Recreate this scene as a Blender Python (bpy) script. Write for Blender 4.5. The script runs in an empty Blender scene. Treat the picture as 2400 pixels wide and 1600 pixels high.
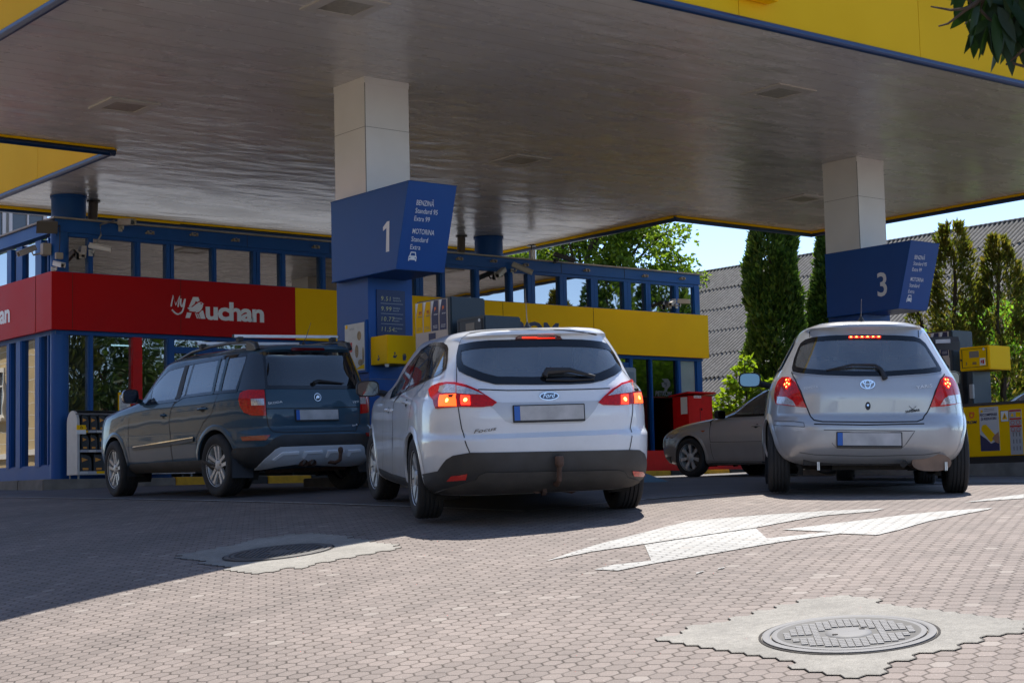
import bpy, bmesh, math, random
from mathutils import Vector, Matrix, noise
random.seed(7)
scn = bpy.context.scene
R_ = math.radians
# ---------------------------------------------------------------- camera / world / sun
YAW, PITCH, ROLL = R_(51.40523586), R_(5.19608828), R_(-1.35788668)
XA = Vector((math.sin(YAW), -math.cos(YAW), 0)); YA = Vector((math.cos(YAW), math.sin(YAW), 0)); ZA = Vector((0, 0, 1))
# forecourt axes: X along the shop front, Y towards the shop; the lens looks along YA
FW = YA*math.cos(PITCH)+ZA*math.sin(PITCH); U0 = -YA*math.sin(PITCH)+ZA*math.cos(PITCH)
RT = XA*math.cos(ROLL)+U0*math.sin(ROLL); UP = -XA*math.sin(ROLL)+U0*math.cos(ROLL)
cd = bpy.data.cameras.new('camera'); cam = bpy.data.objects.new('camera', cd); scn.collection.objects.link(cam)
cd.lens = 3870.89/2400*36; cd.sensor_width = 36; cd.clip_start = .1; cd.clip_end = 1500
M = Matrix.Identity(4)
for i in range(3): M[i][0] = RT[i]; M[i][1] = UP[i]; M[i][2] = -FW[i]
cam.matrix_world = M; scn.camera = cam
cd.dof.use_dof = True; cd.dof.focus_distance = 14.5; cd.dof.aperture_fstop = 20.0
SUND = Vector((.42, .325, 1)).normalized()
SEL = math.asin(SUND.z); SROT = math.atan2(SUND.x, SUND.y)
w = bpy.data.worlds.new('World'); scn.world = w; w.use_nodes = True
nt = w.node_tree; bg = nt.nodes['Background']; sky = nt.nodes.new('ShaderNodeTexSky')
sky.sky_type = 'NISHITA'; sky.sun_disc = False; sky.sun_elevation = SEL; sky.sun_rotation = SROT
sky.altitude = 2200; sky.air_density = .75; sky.dust_density = .8; sky.ozone_density = 1.0
nt.links.new(sky.outputs[0], bg.inputs[0]); bg.inputs[1].default_value = .115
sl = bpy.data.lights.new('sun', 'SUN'); sl.energy = 3.5; sl.angle = R_(.5); sl.color = (1, .945, .87)
so = bpy.data.objects.new('sun', sl); scn.collection.objects.link(so)
so.rotation_euler = SUND.to_track_quat('Z', 'Y').to_euler(); so.location = (12, 10, 30)
scn.view_settings.view_transform = 'Standard'; scn.view_settings.look = 'None'
scn.view_settings.exposure = 1.3; scn.view_settings.gamma = 1
scn.cycles.use_denoising = True; scn.cycles.max_bounces = 10; scn.cycles.diffuse_bounces = 7; scn.cycles.transparent_max_bounces = 16
scn.cycles.glossy_bounces = 5; scn.cycles.sample_clamp_indirect = 6; scn.cycles.caustics_reflective = False
scn.render.engine = 'CYCLES'
# ---------------------------------------------------------------- ground height
GC = (-2.102801637, 0.181655229, 0.245981167, -0.013403261, -0.008981661, -0.015892354, 0.00011138, 0.000327315, 0.000527006, 0.000111259)
def cxy(X, Y): return (X*XA.x+Y*XA.y, X*YA.x+Y*YA.y)
def gz(X, Y):
    x, y = cxy(X, Y); x = min(max(x, -8), 9); y = min(max(y, 3.5), 30)
    t = (1, x, y, x*x, y*y, x*y, y**3, x*y*y, x*x*y, x**3)
    return sum(a*b for a, b in zip(GC, t))
# ---------------------------------------------------------------- materials
MATS = {}
def mat(name, col, rough=.5, metal=0, coat=0, var=0, vscale=3, bump=0, bscale=60, spec=.5, dirt=0, emit=0, sheen=None, bdist=.01, alpha=None):
    if name in MATS: return MATS[name]
    m = bpy.data.materials.new(name); m.use_nodes = True; MATS[name] = m
    n = m.node_tree.nodes; l = m.node_tree.links; b = n['Principled BSDF']
    b.inputs['Base Color'].default_value = (*col, 1); b.inputs['Roughness'].default_value = rough
    b.inputs['Metallic'].default_value = metal; b.inputs['Coat Weight'].default_value = coat
    b.inputs['Coat Roughness'].default_value = .04; b.inputs['Specular IOR Level'].default_value = spec
    if emit: b.inputs['Emission Color'].default_value = (*col, 1); b.inputs['Emission Strength'].default_value = emit
    if var or bump or dirt:
        tc = n.new('ShaderNodeTexCoord')
    if var:
        no = n.new('ShaderNodeTexNoise'); no.inputs['Scale'].default_value = vscale; no.inputs['Detail'].default_value = 6
        l.new(tc.outputs['Object'], no.inputs['Vector'])
        mr = n.new('ShaderNodeMapRange'); mr.inputs[1].default_value = .3; mr.inputs[2].default_value = .7
        mr.inputs[3].default_value = 1-var; mr.inputs[4].default_value = 1+var
        l.new(no.outputs[0], mr.inputs[0])
        vm = n.new('ShaderNodeVectorMath'); vm.operation = 'SCALE'; vm.inputs[0].default_value = col
        l.new(mr.outputs[0], vm.inputs[3]); l.new(vm.outputs[0], b.inputs['Base Color'])
        mr2 = n.new('ShaderNodeMapRange'); mr2.inputs[3].default_value = max(rough-.08, .02); mr2.inputs[4].default_value = min(rough+.12, 1)
        l.new(no.outputs[0], mr2.inputs[0]); l.new(mr2.outputs[0], b.inputs['Roughness'])
    if bump:
        nb = n.new('ShaderNodeTexNoise'); nb.inputs['Scale'].default_value = bscale; nb.inputs['Detail'].default_value = 3
        l.new(tc.outputs['Object'], nb.inputs['Vector'])
        bp = n.new('ShaderNodeBump'); bp.inputs['Strength'].default_value = bump; bp.inputs['Distance'].default_value = bdist
        l.new(nb.outputs[0], bp.inputs['Height']); l.new(bp.outputs[0], b.inputs['Normal'])
    return m
def glassmat(name, tint, refl=.08, ior=1.5, rough=.01, wav=0, film=0):
    if name in MATS: return MATS[name]
    m = bpy.data.materials.new(name); m.use_nodes = True; MATS[name] = m
    n = m.node_tree.nodes; l = m.node_tree.links
    for x in list(n): n.remove(x)
    o = n.new('ShaderNodeOutputMaterial'); mx = n.new('ShaderNodeMixShader'); t = n.new('ShaderNodeBsdfTransparent'); g = n.new('ShaderNodeBsdfGlossy')
    t.inputs[0].default_value = (*tint, 1); g.inputs['Roughness'].default_value = rough
    f = n.new('ShaderNodeFresnel'); f.inputs[0].default_value = ior
    a = n.new('ShaderNodeMath'); a.operation = 'MULTIPLY_ADD'; a.inputs[1].default_value = 1-refl; a.inputs[2].default_value = refl
    l.new(f.outputs[0], a.inputs[0]); l.new(a.outputs[0], mx.inputs[0]); l.new(t.outputs[0], mx.inputs[1]); l.new(g.outputs[0], mx.inputs[2]); l.new(mx.outputs[0], o.inputs[0])
    if film:
        df = n.new('ShaderNodeBsdfDiffuse'); df.inputs[0].default_value = (.50, .55, .57, 1); m2 = n.new('ShaderNodeMixShader'); tc = n.new('ShaderNodeTexCoord'); no = n.new('ShaderNodeTexNoise'); no.inputs['Scale'].default_value = 5; no.inputs['Detail'].default_value = 5
        l.new(tc.outputs['Object'], no.inputs['Vector']); mr = n.new('ShaderNodeMapRange'); mr.inputs[1].default_value = .3; mr.inputs[2].default_value = .7; mr.inputs[3].default_value = film*.6; mr.inputs[4].default_value = film*1.4
        l.new(no.outputs[0], mr.inputs[0]); l.new(mr.outputs[0], m2.inputs[0]); l.new(mx.outputs[0], m2.inputs[1]); l.new(df.outputs[0], m2.inputs[2]); l.new(m2.outputs[0], o.inputs[0])
    if wav:
        tc = n.new('ShaderNodeTexCoord'); nb = n.new('ShaderNodeTexNoise'); nb.inputs['Scale'].default_value = 1.3
        l.new(tc.outputs['Object'], nb.inputs['Vector']); bp = n.new('ShaderNodeBump'); bp.inputs['Strength'].default_value = wav; bp.inputs['Distance'].default_value = .02
        l.new(nb.outputs[0], bp.inputs['Height']); l.new(bp.outputs[0], g.inputs['Normal']); l.new(bp.outputs[0], f.inputs['Normal'])
    return m
# ---------------------------------------------------------------- objects
K = 1.0   # metres per drawing unit of the part being built (the station is drawn in units of 1.13 m)
def tag(o, label=None, cat=None, group=None, kind=None):
    if label: o['label'] = label
    if cat: o['category'] = cat
    if group: o['group'] = group
    if kind: o['kind'] = kind
    return o
def thing(name, label, cat, loc=(0, 0, 0), group=None, rz=0, mw=None):
    o = bpy.data.objects.new(name, None); scn.collection.objects.link(o); o.empty_display_size = .2
    if mw is not None: o.matrix_world = mw
    else: o.location = Vector(loc)*K; o.rotation_euler = (0, 0, rz)
    return tag(o, label, cat, group)
def wpos(p):
    v = Vector((0, 0, 0))
    while p is not None: v = v+p.location; p = p.parent
    return v
class MB:
    """collects faces; build() links them as one mesh"""
    def __init__(s): s.v = []; s.f = []; s.m = []; s.cm = 0
    def add(s, vs, fs):
        k = len(s.v); s.v += [tuple(v) for v in vs]; s.f += [tuple(i+k for i in f) for f in fs]; s.m += [s.cm]*len(fs); return s
    def box(s, x0, x1, y0, y1, z0, z1):
        if x0 > x1: x0, x1 = x1, x0
        if y0 > y1: y0, y1 = y1, y0
        if z0 > z1: z0, z1 = z1, z0
        return s.add([(x, y, z) for z in (z0, z1) for y in (y0, y1) for x in (x0, x1)], [(0, 2, 3, 1), (4, 5, 7, 6), (0, 1, 5, 4), (2, 6, 7, 3), (0, 4, 6, 2), (1, 3, 7, 5)])
    def obox(s, c, ax, ay, az):
        c = Vector(c); ax = Vector(ax); ay = Vector(ay); az = Vector(az)
        vs = [c+ax*i+ay*j+az*k for k in (-1, 1) for j in (-1, 1) for i in (-1, 1)]
        return s.add(vs, [(0, 2, 3, 1), (4, 5, 7, 6), (0, 1, 5, 4), (2, 6, 7, 3), (0, 4, 6, 2), (1, 3, 7, 5)])
    def tube(s, pts, r, n=10, caps=True):
        pts = [Vector(p) for p in pts]; rs = r if isinstance(r, (list, tuple)) else [r]*len(pts)
        k = len(s.v); ref = None; vs = []; fs = []
        for i, p in enumerate(pts):
            d = (pts[min(i+1, len(pts)-1)]-pts[max(i-1, 0)]).normalized()
            if ref is None or abs(ref.dot(d)) > .95: ref = Vector((0, 0, 1)) if abs(d.z) < .9 else Vector((1, 0, 0))
            a = d.cross(ref).normalized(); b = d.cross(a); ref = -b if False else ref
            for j in range(n): t = 2*math.pi*j/n; vs.append(p+(a*math.cos(t)+b*math.sin(t))*rs[i])
        for i in range(len(pts)-1):
            for j in range(n): fs.append((i*n+j, i*n+(j+1) % n, (i+1)*n+(j+1) % n, (i+1)*n+j))
        if caps: fs.append(tuple(range(n-1, -1, -1))); fs.append(tuple((len(pts)-1)*n+j for j in range(n)))
        return s.add(vs, fs)
    def prism(s, poly, f0, f1):
        """poly 2D; f0/f1 map (u,v)->3D for the two ends"""
        n = len(poly); vs = [f0(*p) for p in poly]+[f1(*p) for p in poly]
        fs = [tuple(range(n)), tuple(range(2*n-1, n-1, -1))]+[(i, n+i, n+(i+1) % n, (i+1) % n) for i in range(n)]
        return s.add(vs, fs)
    def lathe(s, prof, cen, axis=(0, 0, 1), n=32, close=False):
        c = Vector(cen); ax = Vector(axis).normalized(); a = ax.orthogonal().normalized(); b = ax.cross(a); vs = []; fs = []
        for r, h in prof:
            for j in range(n): t = 2*math.pi*j/n; vs.append(c+ax*h+(a*math.cos(t)+b*math.sin(t))*r)
        for i in range(len(prof)-1):
            for j in range(n): fs.append((i*n+j, i*n+(j+1) % n, (i+1)*n+(j+1) % n, (i+1)*n+j))
        if close: fs.append(tuple(range(n))); fs.append(tuple((len(prof)-1)*n+j for j in range(n)))
        return s.add(vs, fs)
    def build(s, name, mats, parent=None, smooth=False, local=False, bevel=0, fixn=True, auto=None):
        me = bpy.data.meshes.new(name); off = Vector((0, 0, 0))
        if parent is not None and not local: off = wpos(parent)
        kk = 1.0 if local else K
        me.from_pydata([tuple(Vector(v)*kk-off) for v in s.v], [], s.f)
        if not isinstance(mats, (list, tuple)): mats = [mats]
        for m in mats: me.materials.append(m)
        if len(mats) > 1: me.polygons.foreach_set('material_index', s.m)
        if fixn or bevel:
            bm = bmesh.new(); bm.from_mesh(me)
            if bevel:
                bmesh.ops.remove_doubles(bm, verts=bm.verts, dist=1e-5)
            if fixn: bmesh.ops.recalc_face_normals(bm, faces=bm.faces)
            if bevel:
                es = [e for e in bm.edges if len(e.link_faces) == 2 and e.calc_face_angle(0) > .6]
                bmesh.ops.bevel(bm, geom=es, offset=bevel*kk, segments=2, affect='EDGES', clamp_overlap=True)
            bm.to_mesh(me); bm.free()
        if smooth:
            me.polygons.foreach_set('use_smooth', [True]*len(me.polygons))
            me.set_sharp_from_angle(angle=R_(auto or 40))
        o = bpy.data.objects.new(name, me); scn.collection.objects.link(o)
        if parent is not None: o.parent = parent
        return o
def text_mesh(txt, size=1, bold=0, shear=0, align='LEFT', spacing=1, ext=0):
    c = bpy.data.curves.new('t', 'FONT'); c.body = txt; c.size = size; c.offset = bold; c.shear = shear; c.align_x = align; c.space_character = spacing; c.extrude = ext; c.resolution_u = 3
    o = bpy.data.objects.new('t', c); scn.collection.objects.link(o)
    me = bpy.data.meshes.new_from_object(o)
    vs = [tuple(v.co) for v in me.vertices]; fs = [tuple(p.vertices) for p in me.polygons]
    bpy.data.objects.remove(o); bpy.data.curves.remove(c); bpy.data.meshes.remove(me)
    return vs, fs
def text(mb, txt, org, xd, yd, size=None, width=None, off=.003, **k):
    """adds lettering whose lower-left corner is org, height by size (cap height) or fitted to width"""
    vs, fs = text_mesh(txt, 1, **k)
    if not vs: return
    x0 = min(v[0] for v in vs); x1 = max(v[0] for v in vs); y0 = min(v[1] for v in vs); y1 = max(v[1] for v in vs)
    if k.get('align', 'LEFT') == 'RIGHT': x0 = x1
    elif k.get('align') == 'CENTER': x0 = (x0+x1)/2
    xd = Vector(xd).normalized(); yd = Vector(yd).normalized(); nd = xd.cross(yd)
    sy = size/.7 if size else None
    sx = width/(max(v[0] for v in vs)-min(v[0] for v in vs)) if width else sy
    if sy is None: sy = sx
    o = Vector(org)
    mb.add([o+xd*((v[0]-x0)*sx)+yd*(v[1]*sy)+nd*off for v in vs], fs)
gtrue = gz
def gz(X, Y): return gtrue(X*K, Y*K)/K

PL={'arrowA':[[6.366,7.701],[6.941,7.933],[7.593,8.141],[8.242,8.379],[8.768,8.228],[9.308,8.027],[9.687,7.814],[9.444,7.714],[8.991,7.794],[8.583,7.723],[8.119,7.632],[7.591,7.645],[7.152,7.675],[6.763,7.73]],'arrowB':[[7.118,7.638],[7.562,7.616],[8.093,7.602],[7.695,7.139],[8.169,7.017],[8.113,7.394],[8.355,7.354],[8.883,7.33],[9.57,7.331],[10.188,7.235],[10.005,7.151],[9.012,6.907],[8.464,6.718],[8.163,6.651],[8.117,6.905],[7.617,6.946],[7.069,6.948],[6.597,6.992],[6.305,6.995],[6.275,7.159],[6.441,7.181],[6.654,7.087]],'arrowC':[[10.54,7.747],[11.911,8.15],[11.314,7.743],[10.896,7.745]],'markD':[[6.426,6.489],[6.5,6.506],[6.52,6.529],[6.461,6.525]],'markE':[[6.588,6.488],[6.648,6.49],[6.676,6.52],[6.628,6.519]],'patch1':[[5.117,5.448],[5.361,5.484],[5.526,5.479],[5.68,5.459],[5.854,5.461],[5.994,5.426],[6.187,5.451],[6.274,5.407],[6.271,5.179],[6.258,4.882],[6.246,4.56],[6.271,4.374],[6.21,4.243],[6.097,4.167],[6.02,4.203],[5.88,4.225],[5.71,4.232],[5.568,4.256],[5.39,4.257],[5.215,4.256],[5.118,4.219],[5.092,4.278],[5.093,4.393],[5.094,4.494],[5.093,4.597],[5.123,4.739],[5.139,4.854],[5.146,4.964],[5.136,5.049],[5.111,5.133],[5.113,5.234],[5.129,5.362]],'patch2':[[5.517,10.835],[5.781,10.842],[6.038,10.854],[6.285,10.964],[6.502,10.932],[6.653,10.709],[6.636,10.454],[6.527,9.952],[6.453,9.435],[6.294,9.153],[6.209,9.169],[6.187,9.239],[5.952,9.183],[5.885,9.249],[5.721,9.214],[5.565,9.172],[5.499,9.25],[5.339,9.25],[5.265,9.258],[5.303,9.535],[5.333,9.792],[5.399,10.187],[5.445,10.611]],'cov1':[5.632,4.768],'cov2':[5.891,10.025]}
LG={'aL':[(11.1318,2.7643),(11.1974,2.9102),(11.2792,2.9118),(11.302,2.8635),(11.2619,2.8405),(11.2411,2.8622),(11.2198,2.8135),(11.163,2.7631)],'bird':[(11.0786,2.7474),(11.1078,2.7565),(11.1756,2.7666),(11.2492,2.8227),(11.2914,2.8506),(11.3282,2.8564),(11.3524,2.8472),(11.3649,2.8335),(11.386,2.8318),(11.3669,2.8174),(11.3603,2.7761),(11.3378,2.732),(11.3007,2.6921),(11.2586,2.6758),(11.2398,2.672),(11.2325,2.6887),(11.175,2.6878),(11.1074,2.694),(11.1231,2.7118),(11.094,2.7245)],'foot':[(11.1021,2.6823),(11.1698,2.6781),(11.1411,2.6028),(11.0756,2.6007)],'leg1':[(11.2273,2.6809),(11.2461,2.6742),(11.2738,2.6024),(11.2581,2.6026)],'leg2':[(11.2638,2.6694),(11.2775,2.6738),(11.3053,2.601),(11.2896,2.6022)],'leg3':[(11.2922,2.6765),(11.3378,2.7225),(11.3536,2.7233),(11.3948,2.6014),(11.319,2.6016)],'eye':[(11.3248,2.8219)],'m':[(10.8474,2.7545),(10.8811,2.9098),(10.9216,2.7799),(10.9811,2.9087),(10.9575,2.7526)],'y1':[(11.0047,2.8741),(10.9991,2.8),(11.0248,2.7655),(11.0701,2.8748)],'y2':[(11.0701,2.8748),(11.0454,2.7457),(11.0139,2.678),(10.9569,2.6488),(10.9055,2.668),(10.8625,2.7082)],'u':[(11.3895,2.5964),(12.3686,2.6058)],'h':[(11.7755,2.86)],'xh':[(11.3962,2.7874)]}
# ---------------------------------------------------------------- shared materials
BLUE = mat('blue_paint', (.005, .080, .31), .42, spec=.3, var=.06, vscale=2)
BLUEL = mat('blue_sheet', (.014, .085, .32), .38, spec=.3, var=.05, vscale=1.5)
YEL = mat('yellow_panel', (.98, .57, .002), .5, spec=.10, var=.04, vscale=1.2)
REDP = mat('red_panel', (.47, .0015, .003), .45, spec=.16, var=.05, vscale=1.2)
REDB = mat('red_box_paint', (.58, .006, .006), .45, spec=.25, var=.1, vscale=6)
WHITE = mat('white_cladding', (.80, .79, .77), .35, var=.04, vscale=2)
WSIGN = mat('white_lettering', (.82, .84, .86), .4)
PUMPG = mat('pump_grey', (.028, .045, .06), .4, var=.08, vscale=5)
DARKG = mat('dark_grey_metal', (.05, .052, .055), .45, var=.12, vscale=8)
BLACKP = mat('black_plastic', (.018, .018, .02), .55, var=.2, vscale=12)
RUB = mat('tyre_rubber', (.022, .021, .021), .8, var=.35, vscale=9, bump=.3, bscale=90)
CREAM = mat('cream_panel', (.62, .52, .45), .45, var=.03)
NAVY = mat('navy_print', (.012, .022, .095), .4)
REDPR = mat('red_print', (.5, .02, .02), .4)
ORPR = mat('orange_print', (.8, .16, .02), .4)
GOLDT = mat('pale_gold_digits', (.55, .52, .22), .4)
CAMW = mat('camera_housing', (.45, .42, .36), .45, var=.08, vscale=20)
CAMB = mat('camera_black', (.02, .02, .022), .3)
SILV = mat('aluminium', (.55, .55, .56), .3, metal=.9, var=.08, vscale=10)
GREYM = mat('grey_metal', (.25, .25, .25), .45, metal=.3, var=.1)
CONC = mat('concrete_kerb', (.20, .185, .165), .85, var=.25, vscale=5, bump=.4, bscale=80)
RUST = mat('rusty_metal', (.09, .05, .035), .8, var=.4, vscale=14, bump=.4, bscale=60)
TRUNK = mat('bark', (.06, .042, .03), .9, var=.3, vscale=8, bump=.6, bscale=25)
NAVYT = mat('navy_trim', (.003, .030, .11), .35)
BLINDM = mat('interior_dark', (.02, .022, .025), .7)
# ---------------------------------------------------------------- ground sheet
def nodes(m): return m.node_tree.nodes, m.node_tree.links
def vmath(n, l, op, a, b=None, c=None):
    x = n.new('ShaderNodeVectorMath'); x.operation = op
    for i, q in enumerate((a, b, c)):
        if q is None: continue
        if isinstance(q, (tuple, list)): x.inputs[i].default_value = q
        else: l.new(q, x.inputs[i])
    return x.outputs['Value'] if op in ('LENGTH', 'DOT_PRODUCT', 'DISTANCE') else x.outputs[0]
def fmath(n, l, op, a, b=0, c=0, clamp=False):
    x = n.new('ShaderNodeMath'); x.operation = op; x.use_clamp = clamp
    for i, q in enumerate((a, b, c)):
        if isinstance(q, (int, float)): x.inputs[i].default_value = q
        else: l.new(q, x.inputs[i])
    return x.outputs[0]
def maprange(n, l, v, a, b, c, d):
    x = n.new('ShaderNodeMapRange'); l.new(v, x.inputs[0])
    for i, q in enumerate((a, b, c, d)): x.inputs[i+1].default_value = q
    return x.outputs[0]
def mixc(n, l, f, a, b, mode='MIX'):
    x = n.new('ShaderNodeMix'); x.data_type = 'RGBA'; x.blend_type = mode
    if isinstance(f, (int, float)): x.inputs[0].default_value = f
    else: l.new(f, x.inputs[0])
    for k, q in ((6, a), (7, b)):
        if isinstance(q, (tuple, list)): x.inputs[k].default_value = (*q[:3], 1)
        else: l.new(q, x.inputs[k])
    return x.outputs[2]
def noisen(n, l, vec, sc, det=4, rough=.55):
    x = n.new('ShaderNodeTexNoise'); x.inputs['Scale'].default_value = sc; x.inputs['Detail'].default_value = det; x.inputs['Roughness'].default_value = rough
    l.new(vec, x.inputs['Vector']); return x.outputs[0]
HEX = .0905
def hexnodes(n, l, pos):
    """distance to joint (0 at joint) and a per-paver id; joints lie along the forecourt X axis"""
    sx = n.new('ShaderNodeSeparateXYZ'); l.new(pos, sx.inputs[0])
    cm = n.new('ShaderNodeCombineXYZ')
    wob = noisen(n, l, pos, 1.1, 2); wob = fmath(n, l, 'MULTIPLY', fmath(n, l, 'SUBTRACT', wob, .5), .02)
    l.new(fmath(n, l, 'ADD', fmath(n, l, 'MULTIPLY', sx.outputs[1], 1/HEX), wob), cm.inputs[0]); l.new(fmath(n, l, 'ADD', fmath(n, l, 'MULTIPLY', sx.outputs[0], 1/HEX), wob), cm.inputs[1])
    p = vmath(n, l, 'ADD', cm.outputs[0], (500., 866.0254*1., 0))
    r = (1, 1.7320508, 1); h = (.5, .8660254, 0)
    def mod(v): return vmath(n, l, 'MODULO', v, r)
    a = vmath(n, l, 'MULTIPLY', vmath(n, l, 'SUBTRACT', mod(p), h), (1, 1, 0))
    b = vmath(n, l, 'MULTIPLY', vmath(n, l, 'SUBTRACT', mod(vmath(n, l, 'SUBTRACT', p, h)), h), (1, 1, 0))
    la = vmath(n, l, 'LENGTH', a); lb = vmath(n, l, 'LENGTH', b)
    sel = fmath(n, l, 'LESS_THAN', lb, la)
    mx = n.new('ShaderNodeMix'); mx.data_type = 'VECTOR'; l.new(sel, mx.inputs[0]); l.new(a, mx.inputs[4]); l.new(b, mx.inputs[5]); g = mx.outputs[1]
    ab = vmath(n, l, 'ABSOLUTE', g)
    d1 = vmath(n, l, 'DOT_PRODUCT', ab, (.5, .8660254, 0)); s2 = n.new('ShaderNodeSeparateXYZ'); l.new(ab, s2.inputs[0])
    d = fmath(n, l, 'MAXIMUM', d1, s2.outputs[0])
    dist = fmath(n, l, 'SUBTRACT', .5, d)
    cid = vmath(n, l, 'SUBTRACT', p, g); rid = vmath(n, l, 'SNAP', vmath(n, l, 'ADD', cid, (.25, .43, 0)), (.5, .8660254, 1))
    wn = n.new('ShaderNodeTexWhiteNoise'); wn.noise_dimensions = '3D'; l.new(rid, wn.inputs[0])
    return dist, wn.outputs[0], wn.outputs[1]
def paver_mat(name, base, tintv=.16, under=None):
    m = bpy.data.materials.new(name); m.use_nodes = True; n, l = nodes(m); b = n['Principled BSDF']
    tc = n.new('ShaderNodeNewGeometry'); pos = tc.outputs['Position']
    dist, rnd, rc = hexnodes(n, l, pos)
    big = noisen(n, l, pos, .7, 4); mid = noisen(n, l, pos, 6, 4); fine = noisen(n, l, pos, 160, 2)
    jw = maprange(n, l, mid, .35, .7, .045, .10)
    joint = fmath(n, l, 'SUBTRACT', 1, fmath(n, l, 'DIVIDE', dist, jw), clamp=True)
    v = maprange(n, l, rnd, 0, 1, 1-tintv, 1+tintv)
    v = fmath(n, l, 'MULTIPLY', v, maprange(n, l, big, .3, .7, .84, 1.14)); v = fmath(n, l, 'MULTIPLY', v, maprange(n, l, fine, .3, .7, .84, 1.18))
    c = vmath(n, l, 'SCALE', tuple(base)); c.node.inputs[0].default_value = base; l.new(v, c.node.inputs[3])
    # a few worn or cement-smeared pavers, pale specks
    spk = n.new('ShaderNodeTexVoronoi'); spk.inputs['Scale'].default_value = 34; l.new(pos, spk.inputs['Vector'])
    sp = fmath(n, l, 'LESS_THAN', spk.outputs[0], .09)
    c2 = mixc(n, l, fmath(n, l, 'MULTIPLY', sp, .5), c, (.55, .52, .46))
    # odd replaced blocks, oil drips and dusty patches
    odd = fmath(n, l, 'GREATER_THAN', rnd, .985); c2 = mixc(n, l, fmath(n, l, 'MULTIPLY', odd, .45), c2, (.30, .27, .24))
    o1 = noisen(n, l, pos, 1.9, 5, .7); c2 = mixc(n, l, maprange(n, l, o1, .66, .74, 0, .55), c2, (.05, .045, .04))
    o2 = noisen(n, l, vmath(n, l, 'MULTIPLY', pos, (.35, 1.6, 1)), 1.2, 5, .6); c2 = mixc(n, l, maprange(n, l, o2, .5, .75, 0, .35), c2, (.12, .105, .095))
    if under:
        wr = noisen(n, l, vmath(n, l, 'MULTIPLY', pos, (1, 1, 1)), 7, 7, .75); c2 = mixc(n, l, maprange(n, l, wr, .60, .72, 0, .6), c2, under)
    jc = mixc(n, l, maprange(n, l, big, .35, .65, 0, 1), (.016, .012, .009), (.07, .052, .038))
    c3 = mixc(n, l, fmath(n, l, 'MULTIPLY', joint, maprange(n, l, mid, .3, .6, .6 if not under else .25, 1 if not under else .6)), c2, jc)
    l.new(c3, b.inputs['Base Color']); b.inputs['Roughness'].default_value = .82
    b.inputs['Specular IOR Level'].default_value = .35
    hgt = fmath(n, l, 'MULTIPLY', maprange(n, l, dist, 0, .09, 0, 1), .0045)
    til = fmath(n, l, 'MULTIPLY', rnd, .0035)
    hh = fmath(n, l, 'ADD', fmath(n, l, 'ADD', hgt, til), fmath(n, l, 'MULTIPLY', fine, .0012))
    bp = n.new('ShaderNodeBump'); bp.inputs['Strength'].default_value = 1; bp.inputs['Distance'].default_value = 1.0
    l.new(hh, bp.inputs['Height']); l.new(bp.outputs[0], b.inputs['Normal'])
    MATS[name] = m; return m
PAVER = paver_mat('hexagonal_pavers', (.192, .160, .142), .13)
def axis(a, b, fine0, fine1, st, coarse):
    o = []; v = a
    while v < fine0-1e-6: o.append(v); v += coarse
    v = fine0
    while v < fine1: o.append(v); v += st
    v = fine1
    while v < b: o.append(v); v += coarse
    o.append(b); return o
def sheet(name, xs, ys, m, dz=0, lab=None):
    mb = MB(); n = len(ys)
    for x in xs:
        for y in ys: mb.v.append((x, y, gz(x, y)+dz))
    for i in range(len(xs)-1):
        for j in range(n-1): mb.f.append((i*n+j, (i+1)*n+j, (i+1)*n+j+1, i*n+j+1)); mb.m.append(0)
    o = mb.build(name, m, smooth=True, fixn=False); return tag(o, lab, kind='structure')
sheet('ground', axis(-160, 240, -2, 30, .25, 14), axis(-140, 260, -2, 30, .25, 14), PAVER)
# asphalt slab under the canopy
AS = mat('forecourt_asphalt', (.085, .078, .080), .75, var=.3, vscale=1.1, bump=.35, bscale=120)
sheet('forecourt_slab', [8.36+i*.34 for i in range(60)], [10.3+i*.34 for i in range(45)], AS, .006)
LINE = mat('worn_line_paint', (.36, .35, .33), .7, var=.35, vscale=14)
mb = MB()
def ribbon(mb, pts, w_, dz):
    for a, b in zip(pts, pts[1:]):
        a = Vector((*a, 0)); b = Vector((*b, 0)); d = (b-a).normalized(); nn = Vector((-d.y, d.x, 0))*w_/2; k = max(1, int((b-a).length/.3))
        for i in range(k):
            p = a.lerp(b, i/k); q = a.lerp(b, (i+1)/k); vs = []
            for r in (p-nn, q-nn, q+nn, p+nn): vs.append((r.x, r.y, gz(r.x, r.y)+dz))
            mb.add(vs, [(0, 1, 2, 3)])
ribbon(mb, [(8.3, 10.3), (8.3, 21.8)], .05, .009); ribbon(mb, [(8.3, 10.25), (24, 10.25)], .035, .011)
tag(mb.build('slab_edge_strip', LINE), kind='structure')
mb = MB(); ribbon(mb, [(14.5, 18.35), (25, 18.5)], .07, .012); tag(mb.build('road_marking', LINE), kind='structure')
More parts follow.
